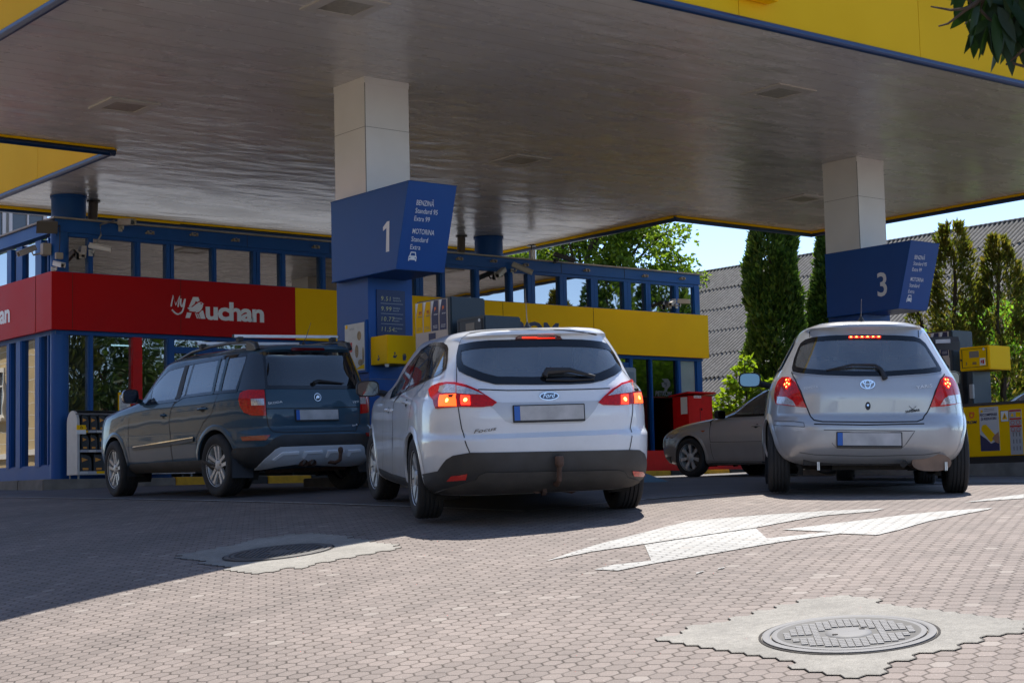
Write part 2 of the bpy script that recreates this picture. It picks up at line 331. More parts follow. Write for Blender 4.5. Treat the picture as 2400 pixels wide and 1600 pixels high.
# painted arrow
WP = paver_mat('worn_white_paint', (.37, .365, .345), .07, (.22, .19, .17))
def gpoly(mb, poly, dz):
    bm = bmesh.new(); f = bm.faces.new([bm.verts.new((x, y, 0)) for x, y in poly])
    xs = [p[0] for p in poly]; ys = [p[1] for p in poly]
    for ax, lo, hi in ((0, min(xs), max(xs)), (1, min(ys), max(ys))):
        v = lo+.2
        while v < hi:
            co = [0, 0, 0]; co[ax] = v; no = [0, 0, 0]; no[ax] = 1
            bmesh.ops.bisect_plane(bm, geom=bm.verts[:]+bm.edges[:]+bm.faces[:], plane_co=co, plane_no=no, dist=1e-5); v += .2
    bmesh.ops.triangulate(bm, faces=bm.faces[:]); bm.verts.index_update()
    vs = [(v.co.x, v.co.y, gz(v.co.x, v.co.y)+dz) for v in bm.verts]
    fs = [tuple(v.index for v in (f.verts if f.normal.z > 0 else reversed(f.verts))) for f in bm.faces]
    bm.free(); mb.add(vs, fs)
mb = MB()
for k, dz in (('arrowA', .005), ('arrowB', .005), ('arrowC', .005), ('markD', .005), ('markE', .005)): gpoly(mb, PL[k], dz)
tag(mb.build('arrow_marking', WP, fixn=False), kind='structure')
# concrete patches stepped along the pavers
def inpoly(x, y, P):
    c = False; j = len(P)-1
    for i in range(len(P)):
        if (P[i][1] > y) != (P[j][1] > y) and x < (P[j][0]-P[i][0])*(y-P[i][1])/(P[j][1]-P[i][1])+P[i][0]: c = not c
        j = i
    return c
def concmat(name, base):
    m = bpy.data.materials.new(name); m.use_nodes = True; n, l = nodes(m); b = n['Principled BSDF']
    g = n.new('ShaderNodeNewGeometry'); pos = g.outputs['Position']
    a = noisen(n, l, pos, 2.2, 6); f = noisen(n, l, pos, 190, 2); md = noisen(n, l, pos, 25, 4)
    v = fmath(n, l, 'MULTIPLY', maprange(n, l, a, .3, .7, .78, 1.16), maprange(n, l, f, .3, .7, .72, 1.25)); v = fmath(n, l, 'MULTIPLY', v, maprange(n, l, md, .3, .7, .85, 1.12))
    c = vmath(n, l, 'SCALE', tuple(base)); l.new(v, c.node.inputs[3]); l.new(c, b.inputs['Base Color']); b.inputs['Roughness'].default_value = .85
    bp = n.new('ShaderNodeBump'); bp.inputs['Distance'].default_value = .004; bp.inputs['Strength'].default_value = .7; l.new(f, bp.inputs['Height']); l.new(bp.outputs[0], b.inputs['Normal'])
    return m
CP = concmat('patch_concrete', (.245, .232, .205))
JOINT = mat('open_joint', (.02, .016, .013), .9)
def patch(key, name, cov):
    P = PL[key]; mb = MB(); xs = [p[0] for p in P]; ys = [p[1] for p in P]; s = HEX/math.sqrt(3)
    cells = set()
    for i in range(int(min(ys)/HEX*2)-2, int(max(ys)/HEX*2)+3):
        for j in range(int(min(xs)/(HEX*.8660254))-2, int(max(xs)/(HEX*.8660254))+3):
            if (i+j) % 2 == 0 and inpoly(j*HEX*.8660254, i*HEX/2, P): cells.add((i, j))
    seg = []
    # cell centres of the same lattice as the paver shader (its offset 500, 866.0254 is a whole number of periods)
    for i, j in sorted(cells):
        cy = i*HEX/2; cx = j*HEX*.8660254
        V6 = [(cx+s*math.cos(math.pi/3*k), cy+s*math.sin(math.pi/3*k)) for k in range(6)]
        NB = [(1, 1), (2, 0), (1, -1), (-1, -1), (-2, 0), (-1, 1)]
        for k in range(6):
            if (i+NB[k][0], j+NB[k][1]) not in cells:
                a = math.pi/3*k+math.pi/6
                if math.cos(a)*YA.x+math.sin(a)*YA.y < .25: seg.append((V6[k], V6[(k+1) % 6]))  # only near edges drawn dark: their shade is painted into the joint line
        if (cx-cov[0])**2+(cy-cov[1])**2 < .30**2: continue
        mb.add([(x, y, gz(x, y)+.004) for x, y in V6], [(0, 1, 2, 3, 4, 5)])
    tag(mb.build(name, CP, fixn=False), kind='structure')
    mb = MB()
    for a, b in seg: ribbon(mb, [a, b], .0045, .0065)
    tag(mb.build('patch_joint_shade', JOINT, fixn=False), kind='structure')
patch('patch1', 'concrete_patch', PL['cov1']); patch('patch2', 'concrete_patch', PL['cov2'])
def gframe(x, y):
    e = .15; n = Vector((-(gz(x+e, y)-gz(x-e, y))/(2*e), -(gz(x, y+e)-gz(x, y-e))/(2*e), 1)).normalized()
    return n, Matrix.Translation((x, y, gz(x, y))) @ n.to_track_quat('Z', 'Y').to_matrix().to_4x4()
def manhole(cov, label, dark, rot, lined):
    n, mw = gframe(*cov)
    t = thing('manhole_cover', label, 'manhole cover', mw=mw @ Matrix.Rotation(rot, 4, 'Z'))
    IR = mat('cast_iron_light', (.135, .135, .138), .65, metal=.05, var=.18, vscale=12) if not dark else mat('cast_iron_dark', (.10, .095, .09), .6, metal=.15, var=.25, vscale=12)
    mb = MB(); mb.lathe([(.372, .002), (.372, .010), (.345, .013), (.338, .009), (.338, .002)], (0, 0, 0), n=64); mb.build('frame', IR, t, local=True, smooth=True)
    mb = MB(); mb.lathe([(.376, .0055), (.388, .0055)], (0, 0, 0), n=64); mb.build('frame_joint', JOINT, t, local=True)
    mb = MB(); mb.lathe([(.331, .0), (.331, .011), (.30, .013), (.29, .008), (.001, .008)], (0, 0, 0), n=64)
    lid = mb.build('lid', mat('lid_floor_iron' if not dark else 'lid_floor_dark', (.07, .068, .065) if not dark else (.035, .033, .03), .7, var=.3, vscale=20), t, local=True, smooth=True)
    mb = MB(); mb.lathe([(.330, .0115), (.325, .0125), (.300, .0125), (.297, .009)], (0, 0, 0), n=64); mb.build('lid_rim', IR, lid, local=True, smooth=True)
    mb = MB(); p = .031 if not lined else .034
    k = int(.28/p)+1
    for i in range(-k, k):
        for j in (range(-k, k) if not lined else [0]):
            if lined:
                x0 = i*p+.005; x1 = i*p+p-.008; xm = (x0+x1)/2
                if abs(xm) > .275: continue
                yy = math.sqrt(.28**2-xm*xm); segs = [(-yy, yy)]
                if abs(xm) < .1: c = math.sqrt(.105**2-xm*xm); segs = [(-yy, -c), (c, yy)]
                for a, b in segs:
                    if b-a > .02: mb.box(x0, x1, a, b, .007, .013)
            else:
                x = (i+.5)*p; y = (j+.5)*p; r = math.hypot(x, y)
                if r > .268 or r < .125 or (abs(abs(x)-.2) < .035 and abs(y+.02) < .03): continue
                mb.box(x-p/2+.0022, x+p/2-.0022, y-p/2+.0022, y+p/2-.0022, .007, .0125)
    mb.build('grip_pattern', IR, lid, local=True)
    mb = MB(); mb.lathe([(.10, .008), (.095, .0125), (.06, .0145), (.001, .015)], (0, 0, 0), n=40); mb.build('boss', IR, lid, local=True, smooth=True)
    mb = MB()
    for a in (.6, .6+math.pi): mb.box(.075*math.cos(a)-.012, .075*math.cos(a)+.012, .075*math.sin(a)-.007, .075*math.sin(a)+.007, .0145, .0162)
    mb.build('key_slot', JOINT, lid, local=True)
manhole(PL['cov1'], 'round iron manhole cover with a square grip grid, in the sunlit pale concrete patch', False, .35, False)
manhole(PL['cov2'], 'round dark ribbed manhole cover lying in canopy shade in front of the dark estate car', True, .5, True)
# ---------------------------------------------------------------- canopy
K = 1.13
SF, TOP = 4.4, 5.25
OUT = [(5.75, 10.48), (21.95, 10.48), (21.95, 19.05), (18.65, 19.05), (18.65, 23.6), (8.85, 23.6), (8.85, 19.0), (5.75, 19.0)]
def soffit_mat():
    m = bpy.data.materials.new('soffit_planks'); m.use_nodes = True; n, l = nodes(m); b = n['Principled BSDF']
    g = n.new('ShaderNodeNewGeometry'); pos = g.outputs['Position']
    s = n.new('ShaderNodeSeparateXYZ'); l.new(pos, s.inputs[0])
    fr = fmath(n, l, 'FRACT', fmath(n, l, 'MULTIPLY', fmath(n, l, 'ADD', s.outputs[1], 40), 1/.3))
    gr = fmath(n, l, 'LESS_THAN', fmath(n, l, 'ABSOLUTE', fmath(n, l, 'SUBTRACT', fr, .5)), .022)
    a = vmath(n, l, 'MULTIPLY', pos, (.8, 1.6, 1)); st = noisen(n, l, a, 1.1, 4, .6)
    a2 = vmath(n, l, 'MULTIPLY', pos, (1.2, 2.6, 1)); wv = noisen(n, l, a2, 1.15, 2, .45)
    d = noisen(n, l, pos, .35, 3)
    c = mixc(n, l, maprange(n, l, st, .3, .75, 0, 1), (.66, .65, .64), (.73, .72, .71))
    c = mixc(n, l, maprange(n, l, d, .35, .7, 0, .45), c, (.54, .525, .50)); c = mixc(n, l, fmath(n, l, 'MULTIPLY', gr, .4), c, (.12, .11, .10))
    l.new(c, b.inputs['Base Color']); l.new(maprange(n, l, st, .3, .7, .20, .34), b.inputs['Roughness']); b.inputs['Specular IOR Level'].default_value = .62
    hh = fmath(n, l, 'ADD', fmath(n, l, 'MULTIPLY', wv, .036), fmath(n, l, 'MULTIPLY', gr, -.004))
    bp = n.new('ShaderNodeBump'); bp.inputs['Strength'].default_value = .8; bp.inputs['Distance'].default_value = 1; l.new(hh, bp.inputs['Height']); l.new(bp.outputs[0], b.inputs['Normal'])
    return m
SOF = soffit_mat()
def drip_mat():
    m = bpy.data.materials.new('yellow_fascia'); m.use_nodes = True; n, l = nodes(m); b = n['Principled BSDF']
    g = n.new('ShaderNodeNewGeometry'); pos = g.outputs['Position']
    s = n.new('ShaderNodeSeparateXYZ'); l.new(pos, s.inputs[0])
    st = noisen(n, l, vmath(n, l, 'MULTIPLY', pos, (9, 9, .5)), 3, 4); d = noisen(n, l, pos, .8, 3)
    near = fmath(n, l, 'LESS_THAN', fmath(n, l, 'ABSOLUTE', fmath(n, l, 'SUBTRACT', s.outputs[0], 11.2)), .42)
    f = fmath(n, l, 'MULTIPLY', near, maprange(n, l, st, .45, .7, 0, .6))
    c = mixc(n, l, maprange(n, l, d, .3, .7, 0, 1), (.72, .42, .006), (.78, .465, .010)); c = mixc(n, l, f, c, (.45, .17, .01))
    l.new(c, b.inputs['Base Color']); b.inputs['Roughness'].default_value = .6; b.inputs['Specular IOR Level'].default_value = .08
    return m
FASC = drip_mat()
can = thing('station_canopy', 'large flat forecourt roof with grey plank soffit and yellow fascia edged in blue', 'canopy', (13.8, 14.7, SF))
mb = MB(); mb.add([(x, y, SF) for x, y in OUT], [tuple(range(8))]); mb.add([(x, y, TOP-.1) for x, y in OUT], [tuple(range(8))]); mb.build('soffit', SOF, can, fixn=False)
mb = MB(); mi = MB(); mt = MB()
for i in range(8):
    a = Vector((*OUT[i], 0)); b = Vector((*OUT[(i+1) % 8], 0)); d = (b-a).normalized(); nn = Vector((d.y, -d.x, 0))
    L_ = (b-a).length; k = max(1, round(L_/2.9)); 
    for j in range(k):
        p = a.lerp(b, j/k)+d*.004; q = a.lerp(b, (j+1)/k)-d*.004
        e0 = -.0 if j else -.06; 
        vs = [p, q, q+nn*.03, p+nn*.03]
        mb.add([(v.x, v.y, SF-.03) for v in vs]+[(v.x, v.y, TOP) for v in vs], [(0, 1, 5, 4), (1, 2, 6, 5), (2, 3, 7, 6), (3, 0, 4, 7), (4, 5, 6, 7), (3, 2, 1, 0)])
        dz = random.uniform(-.008, .008)
        vs = [p-nn*.05, q-nn*.05, q-nn*.012, p-nn*.012]
        mi.add([(v.x, v.y, SF-.036+dz) for v in vs]+[(v.x, v.y, SF-.004) for v in vs], [(0, 1, 5, 4), (1, 2, 6, 5), (2, 3, 7, 6), (3, 0, 4, 7), (3, 2, 1, 0)])
    p = a-d*.03+nn*.02; q = b+d*.03+nn*.02
    mt.tube([(p.x, p.y, SF-.055), (q.x, q.y, SF-.055)], .042, 12)
mb.build('fascia', FASC, can); mi.build('inner_trim', YEL, can); mt.build('edge_trim', NAVYT, can, smooth=True)
mb = MB(); mb.box(11.12, 11.55, 10.30, 10.44, 4.55, 4.75); mb.build('fascia_bracket', YEL, can, bevel=.008)
LFR = mat('light_frame', (.60, .58, .54), .4); LGL = mat('light_glass_dusty', (.30, .28, .23), .3, var=.3, vscale=20)
names = ['over the white cladding column with the number 1 box', 'nearest the shop roof corner at the notch of the roof', 'in the middle of the soffit, between the two rear shop columns', 'above the silver hatchback', 'far right, above the column with the number 3 box']
for (x, y), nm in zip([(7.97, 12.28), (7.99, 16.86), (13.68, 16.87), (13.77, 12.35), (19.26, 16.87)], names):
    t = thing('canopy_light', 'square recessed ceiling light '+nm, 'ceiling light', (x, y, SF), 'recessed lights in the canopy soffit')
    mb = MB(); a, b = .30, .19
    for x0, x1, y0, y1 in ((-a, a, -a, -b), (-a, a, b, a), (-a, -b, -b, b), (b, a, -b, b)): mb.box(x+x0, x+x1, y+y0, y+y1, SF-.018, SF+.01)
    mb.build('frame', LFR, t); mb = MB(); mb.box(x-b, x+b, y-b, y+b, SF-.012, SF+.008); mb.build('lens', LGL, t)
# ---------------------------------------------------------------- columns with number boxes
def car_icon(mb, org, xd, yd, s):
    xd = Vector(xd); yd = Vector(yd); nd = xd.cross(yd)
    P = [(-.5, 0), (-.5, .45), (-.42, .55), (-.3, .95), (.3, .95), (.42, .55), (.5, .45), (.5, 0), (.36, 0), (.36, .12), (-.36, .12), (-.36, 0)]
    o = Vector(org)+nd*.004
    mb.add([o+xd*(u*s)+yd*(v*s) for u, v in P], [tuple(range(len(P)))])
def column(X, Y, num, name_near, dark):
    t = thing('canopy_column', 'square canopy column, white above and blue below, '+name_near, 'column', (X+.29, Y+.3, gz(X, Y)), 'square columns under the number boxes')
    W, D = .56, .60
    mb = MB(); mb.box(X, X+W, Y, Y+D, 3.0, SF-.002); mb.box(X-.004, X+W+.004, Y-.004, Y+D+.004, SF-.07, SF-.001); mb.build('white_cladding', WHITE, t)
    mb = MB(); mb.box(X-.003, X+.003, Y-.003, Y+.003, 3.1, SF-.07); mb.box(X-.002, X+W+.002, Y-.002, Y+D+.002, 3.86, 3.864); mb.box(X-.002, X+W+.002, Y-.002, Y+D+.002, 1.2, 1.205); mb.build('cladding_joint', mat('joint_grey', (.16, .155, .15), .7), t)
    mb = MB(); mb.box(X-.0, X+W+.0, Y-.0, Y+D+.0, gz(X, Y)-.05, 2.5); mb.build('blue_cladding', BLUEL, t)
    if num == '1':
        mb = MB(); mb.box(X+.10, X+.46, Y-.012, Y+.02, 1.62, 2.14); pp = mb.build('price_panel', mat('panel_blue_black', (.006, .028, .12), .3), t)
        mb = MB(); mg = MB()
        for i, (pr, l1, l2) in enumerate((('9.51', 'BENZINA', 'Standard 95'), ('9.99', 'BENZINA', 'Extra 99'), ('10.77', 'MOTORINA', 'Standard'), ('11.54', 'MOTORINA', 'Extra'))):
            z = 2.025-i*.107
            text(mg, pr, (X+.155, Y-.012, z), (1, 0, 0), (0, 0, 1), size=.047, spacing=1.18, shear=.12)
            text(mb, l1, (X+.305, Y-.012, z+.026), (1, 0, 0), (0, 0, 1), size=.015, bold=.01); text(mb, l2, (X+.305, Y-.012, z), (1, 0, 0), (0, 0, 1), size=.015, bold=.01)
            if i < 3: mb.box(X+.15, X+.43, Y-.0145, Y-.012, z-.03, z-.026)
        mg.build('price_digits', GOLDT, pp); mb.build('price_labels', mat('pale_blue_grey_print', (.40, .43, .42), .4), pp)
    # number box
    b = thing('pump_number_box', 'dark blue slanted box on the %s column, with a large white %s' % ('left' if num == '1' else 'right', num), 'sign', (X+.2, Y-.2, 2.25), 'blue number boxes on the canopy columns')
    x0, x1 = X-.10, X+.50; S = [(Y+.54, 2.26), (Y+.54, 3.125), (Y-.92, 3.125), (Y-.67, 2.26)]
    def ring(x): return [(x, y, z) for y, z in S]
    mb = MB(); mb.add(ring(x0)+ring(x1), [(0, 1, 2, 3), (7, 6, 5, 4), (0, 3, 7, 4), (3, 2, 6, 7), (2, 1, 5, 6), (1, 0, 4, 5)]); mb.build('box', BLUEL, b, bevel=.006)
    mb = MB(); e = Vector((0, -.25, .865)).normalized(); 
    mb.tube([(x0, Y-.668, 2.262), (x0, Y-.918, 3.123)], .006, 8); mb.tube([(x0, Y-.918, 3.123), (x0, Y+.54, 3.123)], .005, 6); mb.tube([(x0, Y-.918, 3.123), (x1, Y-.918, 3.123)], .005, 6); mb.tube([(x0, Y-.668, 2.262), (x0, Y+.54, 2.262)], .006, 6); mb.build('edge_bead', BLUE, b)
    mb = MB()
    if num == '3': text(mb, num, (x0, Y-.34, 2.455), (0, -1, 0), (0, 0, 1), size=.31, bold=.012, off=.003, width=.16)
    else: mb.add([(x0-.003, Y-.45-u, 2.455+v) for u, v in ((.045, 0), (.105, 0), (.118, .31), (.075, .31), (.0, .262), (.0, .222), (.062, .245))], [tuple(range(7))])
    mb.build('number', WSIGN, b, fixn=False)
    mb = MB(); up = e
    def row(txt, u, v, h, **k): text(mb, txt, Vector((x0, Y-.67, 2.26))+Vector((1, 0, 0))*u+up*v, (1, 0, 0), up, size=h, **k)
    row('BENZINĂ', .13, .665, .052, bold=.004, shear=.0, width=.215); row('Standard 95', .13, .585, .050, width=.275); row('Extra 99', .13, .505, .050, width=.19)
    row('MOTORINA', .13, .375, .052, bold=.004, width=.27); row('Standard', .13, .295, .050, width=.205); row('Extra', .13, .215, .050, width=.125)
    car_icon(mb, Vector((x0, Y-.67, 2.26))+Vector((.175, 0, 0))+up*.095, (1, 0, 0), up, .10)
    mb.build('lettering', WSIGN, b, fixn=False)
    mb = MB(); o = Vector((x0, Y-.67, 2.26))+Vector((.175, 0, 0))+up*.095+Vector((0, -.865, -.25)).normalized()*.005
    mb.add([o+Vector((u*.1, 0, 0))+up*(v*.1) for u, v in ((-.3, .56), (-.22, .84), (.22, .84), (.3, .56))], [(0, 1, 2, 3)])
    for q in (-1, 1): mb.add([o+Vector((q*.33*.1+.07*.1*math.cos(k), 0, 0))+up*(.33*.1+.007*math.sin(k)) for k in [i*.785 for i in range(8)]], [tuple(range(8))])
    mb.build('icon_windows', BLUEL, b, fixn=False)
column(9.5, 14.29, '1', 'between the dark and the white estate cars', False)
column(17.42, 14.27, '3', 'behind the silver hatchback', True)
for X, Y, nm in ((9.74, 22.4, 'at the left corner'), (17.41, 22.4, 'near the middle')):
    t = thing('round_column', 'round dark blue steel column rising through the shop roof %s' % nm, 'column', (X, Y, .3), 'round columns behind the shop parapet')
    mb = MB(); mb.lathe([(.245, 0), (.245, SF-.3-.001)], (X, Y, .3), n=40); mb.build('shaft', BLUE, t, smooth=True); mb = MB(); mb.lathe([(.262, 0), (.262, .03)], (X, Y, SF-.035), n=40, close=True); mb.build('collar', BLUE, t, smooth=True)
for X, Y, nm in ((10.19, 22.55, 'left'), (16.9, 22.5, 'right')):
    t = thing('drain_pipe', 'thin grey brown rain pipe under the canopy beside the %s round blue column' % nm, 'pipe', (X, Y, 3.5), 'rain pipes beside the round columns')
    mb = MB(); mb.tube([(X-.04, Y, 3.7), (X, Y, SF-.002)], .07, 16); mb.build('pipe', mat('pipe_taupe', (.12, .10, .085), .6), t, smooth=True); mb = MB(); mb.lathe([(.10, 0), (.10, .02)], (X, Y, SF-.022), n=20, close=True); mb.build('flange', DARKG, t)
# poster and glove box on column 1
t = thing('wall_poster', 'small framed advertising poster with a red square, on the side of the blue column', 'poster', (9.48, 14.5, 1.5))
X = 9.49
mb = MB(); mb.box(X-.018, X+.012, 14.30, 14.72, 1.27, 1.82); mb.build('frame', BLUE, t, bevel=.004)
mb = MB(); mb.box(X-.0215, X-.018, 14.325, 14.695, 1.295, 1.795); mb.build('sheet', mat('poster_paper', (.60, .60, .56), .4, var=.1, vscale=9), t)
def leftpoly(mb, pts, x): mb.add([(x, y, z) for y, z in pts], [tuple(range(len(pts)))])
mb = MB(); leftpoly(mb, [(14.66, 1.60), (14.555, 1.60), (14.555, 1.50), (14.66, 1.50)], X-.0225); mb.build('red_offer_square', REDPR, t, fixn=False)
mb = MB(); text(mb, '95%', (X-.0225, 14.65, 1.53), (0, -1, 0), (0, 0, 1), width=.085, size=.04, bold=.02, off=.001); text(mb, 'EXTRA', (X-.0215, 14.60, 1.73), (0, -1, 0), (0, 0, 1), size=.02, off=.001); mb.build('poster_text', mat('grey_print', (.2, .2, .22), .5), t, fixn=False)
mb = MB()
for cy, cz, ry, rz_ in ((14.42, 1.66, .04, .05), (14.47, 1.50, .035, .07), (14.40, 1.38, .05, .035), (14.35, 1.45, .018, .09)): leftpoly(mb, [(cy+ry*math.cos(k*.52), cz+rz_*math.sin(k*.52)) for k in range(12)], X-.0223)
mb.build('poster_picture', mat('brown_print', (.32, .22, .10), .5, var=.5, vscale=50), t, fixn=False)
mb = MB(); leftpoly(mb, [(14.68, 1.79), (14.64, 1.79), (14.64, 1.75), (14.68, 1.75)], X-.0223); leftpoly(mb, [(14.5, 1.31), (14.33, 1.31), (14.33, 1.36), (14.42, 1.34)], X-.0224); mb.build('yellow_mark', YEL, t, fixn=False)
t = thing('glove_dispenser', 'yellow wall box with blue hand symbols, on the front of the blue column', 'dispenser', (9.65, 14.1, 1.3))
mb = MB(); mb.box(9.52, 9.90, 13.98, 14.288, 1.34, 1.635); mb.build('housing', YEL, t, bevel=.006)
mb = MB()
def hand(mb, o, xd, s):
    xd = Vector(xd); nd = xd.cross(Vector((0, 0, 1))); o = Vector(o)+nd*.003
    P = [(-.5, -.3), (.1, -.5), (.5, -.1), (.62, .25), (.45, .2), (.3, 0), (.1, 0), (-.3, .05)]
    mb.add([o+xd*(u*s)+Vector((0, 0, v*s)) for u, v in P], [tuple(range(len(P)))])
    P = [(-.2, .75), (.25, .75), (.12, .35), (.15, .1), (-.1, .1), (-.05, .4)]
    mb.add([o+xd*(u*s)+Vector((0, 0, v*s)) for u, v in P], [tuple(range(len(P)))])
hand(mb, (9.52, 14.14, 1.40), (0, -1, 0), .045); hand(mb, (9.61, 13.98, 1.42), (1, 0, 0), .05)
o = Vector((9.73, 13.977, 1.40)); mb.add([o+Vector((u*.05, 0, v*.05)) for u, v in ((-.4, -.5), (.3, -.5), (.45, .2), (.6, .45), (.4, .4), (.3, .9), (.15, .9), (.1, .4), (0, 1), (-.15, 1), (-.12, .4), (-.3, .85), (-.4, .8))], [tuple(range(13))])
mb.build('hand_symbols', NAVY, t, fixn=False)
mb = MB(); mb.lathe([(.025, 0), (.02, -.03), (.002, -.035)], (9.56, 14.05, 1.34), n=12); mb.build('outlet', WHITE, t)
# ---------------------------------------------------------------- pump islands and pumps
for X0, nm, far in ((9.3, 'left', 'under the number 1 box'), (17.15, 'right', 'under the number 3 box')):
    pts = [(X0, 15.3), (X0, 11.55), (X0+.15, 11.35), (X0+.85, 11.35), (X0+1.0, 11.55), (X0+1.0, 15.3)]
    if nm == 'left': pts = [(X0, 15.3), (X0, 11.2), (X0+.2, 11.0), (X0+.8, 11.0), (X0+1.0, 11.2), (X0+1.0, 15.3)]
    g = gz(X0+.5, 13)
    mb = MB(); mb.prism(pts, lambda x, y: (x, y, gz(x, y)-.08), lambda x, y: (x, y, g+.13))
    tag(mb.build('pump_island', CONC, bevel=.01), 'raised concrete pump island beside the white estate' if nm == 'left' else 'raised concrete pump island carrying the yellow pump cabinet', 'kerb island', 'raised islands carrying the pumps')
def fuel_pump(X, Y, col, zoff, lab, ycol):
    z0 = gz(X+.2, Y)+.13
    t = thing('fuel_pump', lab, 'fuel pump', (X+.2, Y, z0), 'fuel pumps on the islands')
    H = 1.92+zoff; x1 = X+.43
    mb = MB(); mb.box(X, x1, Y, Y+.60, z0, H); mb.build('hose_tower', PUMPG, t, bevel=.012)
    # four product posters on the lane side
    mb = MB(); mb.box(X-.006, X+.01, Y+.05, Y+.595, .75, H-.015); mb.build('cream_front', CREAM, t)
    my = MB(); mn = MB(); mr = MB(); mo = MB(); mw = MB(); mt_ = MB()
    for i in range(4):
        y1 = Y+.585-i*.135; y0 = y1-.115; zt = H-.02; zb = H-.32
        tgt = my if i < 2 else mn
        leftpoly(mw, [(y1, zb+.17), (y1, zt), (y1-.045, zt)], X-.0085)
        leftpoly(tgt, [(y1, zb), (y1, zb+.15), (y1-.04, zt), (y0, zt), (y0, zb)], X-.008)
        if i < 2: text(mr, '99' if i == 0 else '95', (X-.009, y1-.055, zt-.12), (0, -1, 0), (0, 0, 1), size=.036, bold=.02, shear=.15, off=.001)
        else: leftpoly(mo, [(y1-.05, zt-.11), (y1-.05, zt-.065), (y1-.08, zt-.065), (y1-.08, zt-.09), (y1-.06, zt-.095)], X-.0095)
        text(mt_ if i < 2 else mw, 'BENZINĂ' if i < 2 else 'MOTORINĂ', (X-.009, y1-.045, zt-.145), (0, -1, 0), (0, 0, 1), width=.062, size=.013, bold=.02, off=.001)
        for k in range(3): leftpoly(mt_ if i < 2 else mw, [(y1-.025, zb+.05-k*.012), (y1-.025, zb+.053-k*.012), (y1-.10, zb+.053-k*.012), (y1-.10, zb+.05-k*.012)], X-.0092)
    leftpoly(mn, [(Y+.37, H-.42), (Y+.37, H-.34), (Y+.25, H-.34), (Y+.25, H-.42)], X-.008)
    for m_, nm_, ma in ((my, 'yellow_product_panel', YEL), (mn, 'navy_product_panel', NAVY), (mw, 'white_print', WSIGN), (mr, 'red_print', REDPR), (mo, 'orange_print', ORPR), (mt_, 'small_print', mat('grey_print', (.2, .2, .22), .5))): m_.build(nm_, ma, t, fixn=False)
    # display head on the near end
    h0 = 1.38+zoff; h1 = 1.68+zoff
    mb = MB(); mb.box(X-.01, x1+.01, Y-.55, Y-.10, h0, h1); hd = mb.build('display_head', ycol, t, bevel=.012)
    mb = MB(); mb.box(X-.014, X-.008, Y-.51, Y-.15, h0+.04, h1-.03); mb.build('head_door', ycol, hd, bevel=.003)
    mb = MB()
    for a, b, c, d in ((Y-.514, Y-.146, h1-.033, h1-.028), (Y-.514, Y-.146, h0+.038, h0+.043), (Y-.517, Y-.512, h0+.04, h1-.03), (Y-.148, Y-.143, h0+.04, h1-.03)): mb.box(X-.0155, X-.008, a, b, c, d)
    mb.lathe([(.014, 0), (.012, .012), (.001, .012)], (X-.012, Y-.135, h0+.14), (-1, 0, 0), n=12)
    mb.build('door_gap', BLACKP, hd)
    mb = MB(); mb.box(X-.018, X-.013, Y-.40, Y-.26, h1-.14, h1-.06); mb.build('screen', mat('lcd_screen', (.20, .19, .17), .3), hd)
    mb = MB(); mb.lathe([(.001, .003), (.016, .003), (.016, 0)], (X-.014, Y-.475, h1-.045), (-1, 0, 0), n=16); mb.build('round_sticker', WSIGN, hd)
    if col == '3':
        mb = MB(); text(mb, '3', (X-.0145, Y-.20, h0+.075), (0, -1, 0), (0, 0, 1), size=.035, bold=.02); text(mb, '0000', (X-.0145, Y-.30, h0+.085), (0, -1, 0), (0, 0, 1), width=.05, size=.02) if 0 else None
        for k in range(3): mb.box(X-.0165, X-.014, Y-.36, Y-.30, h0+.075+k*.011, h0+.081+k*.011)
        mb.build('head_print', NAVY, hd)
        mb = MB(); mb.box(X-.0165, X-.013, Y-.49, Y-.41, h0+.055, h0+.145); mb.build('sticker', WSIGN, hd); mb = MB(); mb.box(X-.0175, X-.0165, Y-.475, Y-.45, h0+.075, h0+.125); mb.box(X-.0175, X-.0165, Y-.443, Y-.425, h0+.085, h0+.12); mb.build('sticker_print', REDPR, hd)
    # hose pillar with coiled hose and nozzles
    mb = MB(); mb.box(X+.02, x1-.02, Y-.26, Y-.01, .9, h0); mb.build('hose_pillar', PUMPG, t, bevel=.01)
    mb = MB()
    for k in range(26): mb.lathe([(.03, .0), (.036, .006), (.03, .012)], (X+.012, Y-.15, .95+k*.0165), (0, 0, 1), n=10)
    mb.build('ribbed_hose', BLACKP, t, smooth=True)
    mb = MB(); mb.box(X-.01, X+.03, Y-.28, Y-.225, 1.03, 1.21); mb.box(X-.01, X+.03, Y-.03, Y+.03, 1.05, 1.22); mb.build('nozzle_holder', mat('grey_holder', (.38, .38, .38), .4), t, bevel=.006)
    # low cabinet
    mb = MB(); mb.box(X-.03, x1+.03, Y-1.05, Y+.0, .30, .93); mb.build('cabinet', YEL, t, bevel=.01)
    mb = MB(); mb.box(X-.04, x1+.04, Y-1.06, Y-.01, .93, .965); mb.build('cabinet_top', DARKG, t)
    mb = MB(); mb.box(X-.01, x1+.01, Y-1.03, Y+.3, z0-.1, .30); mb.build('plinth', BLACKP, t)
    if col == '3':
        xx = X-.03; YL = (0, -1, 0)
        mb = MB(); mb.box(xx-.004, xx+.002, Y-.655, Y-.375, .365, .91); p = mb.build('reward_poster', mat('poster_white', (.55, .57, .60), .35), t, bevel=.002)
        mb = MB(); text(mb, 'RECOMPENSE', (xx-.004, Y-.385, .80), YL, (0, 0, 1), width=.255, size=.031, bold=.02); text(mb, 'ȘI REDUCERI', (xx-.004, Y-.40, .75), YL, (0, 0, 1), width=.225, size=.031, bold=.02)
        for k in range(2): mb.box(xx-.0055, xx-.004, Y-.60, Y-.455, .885-k*.022, .889-k*.022)
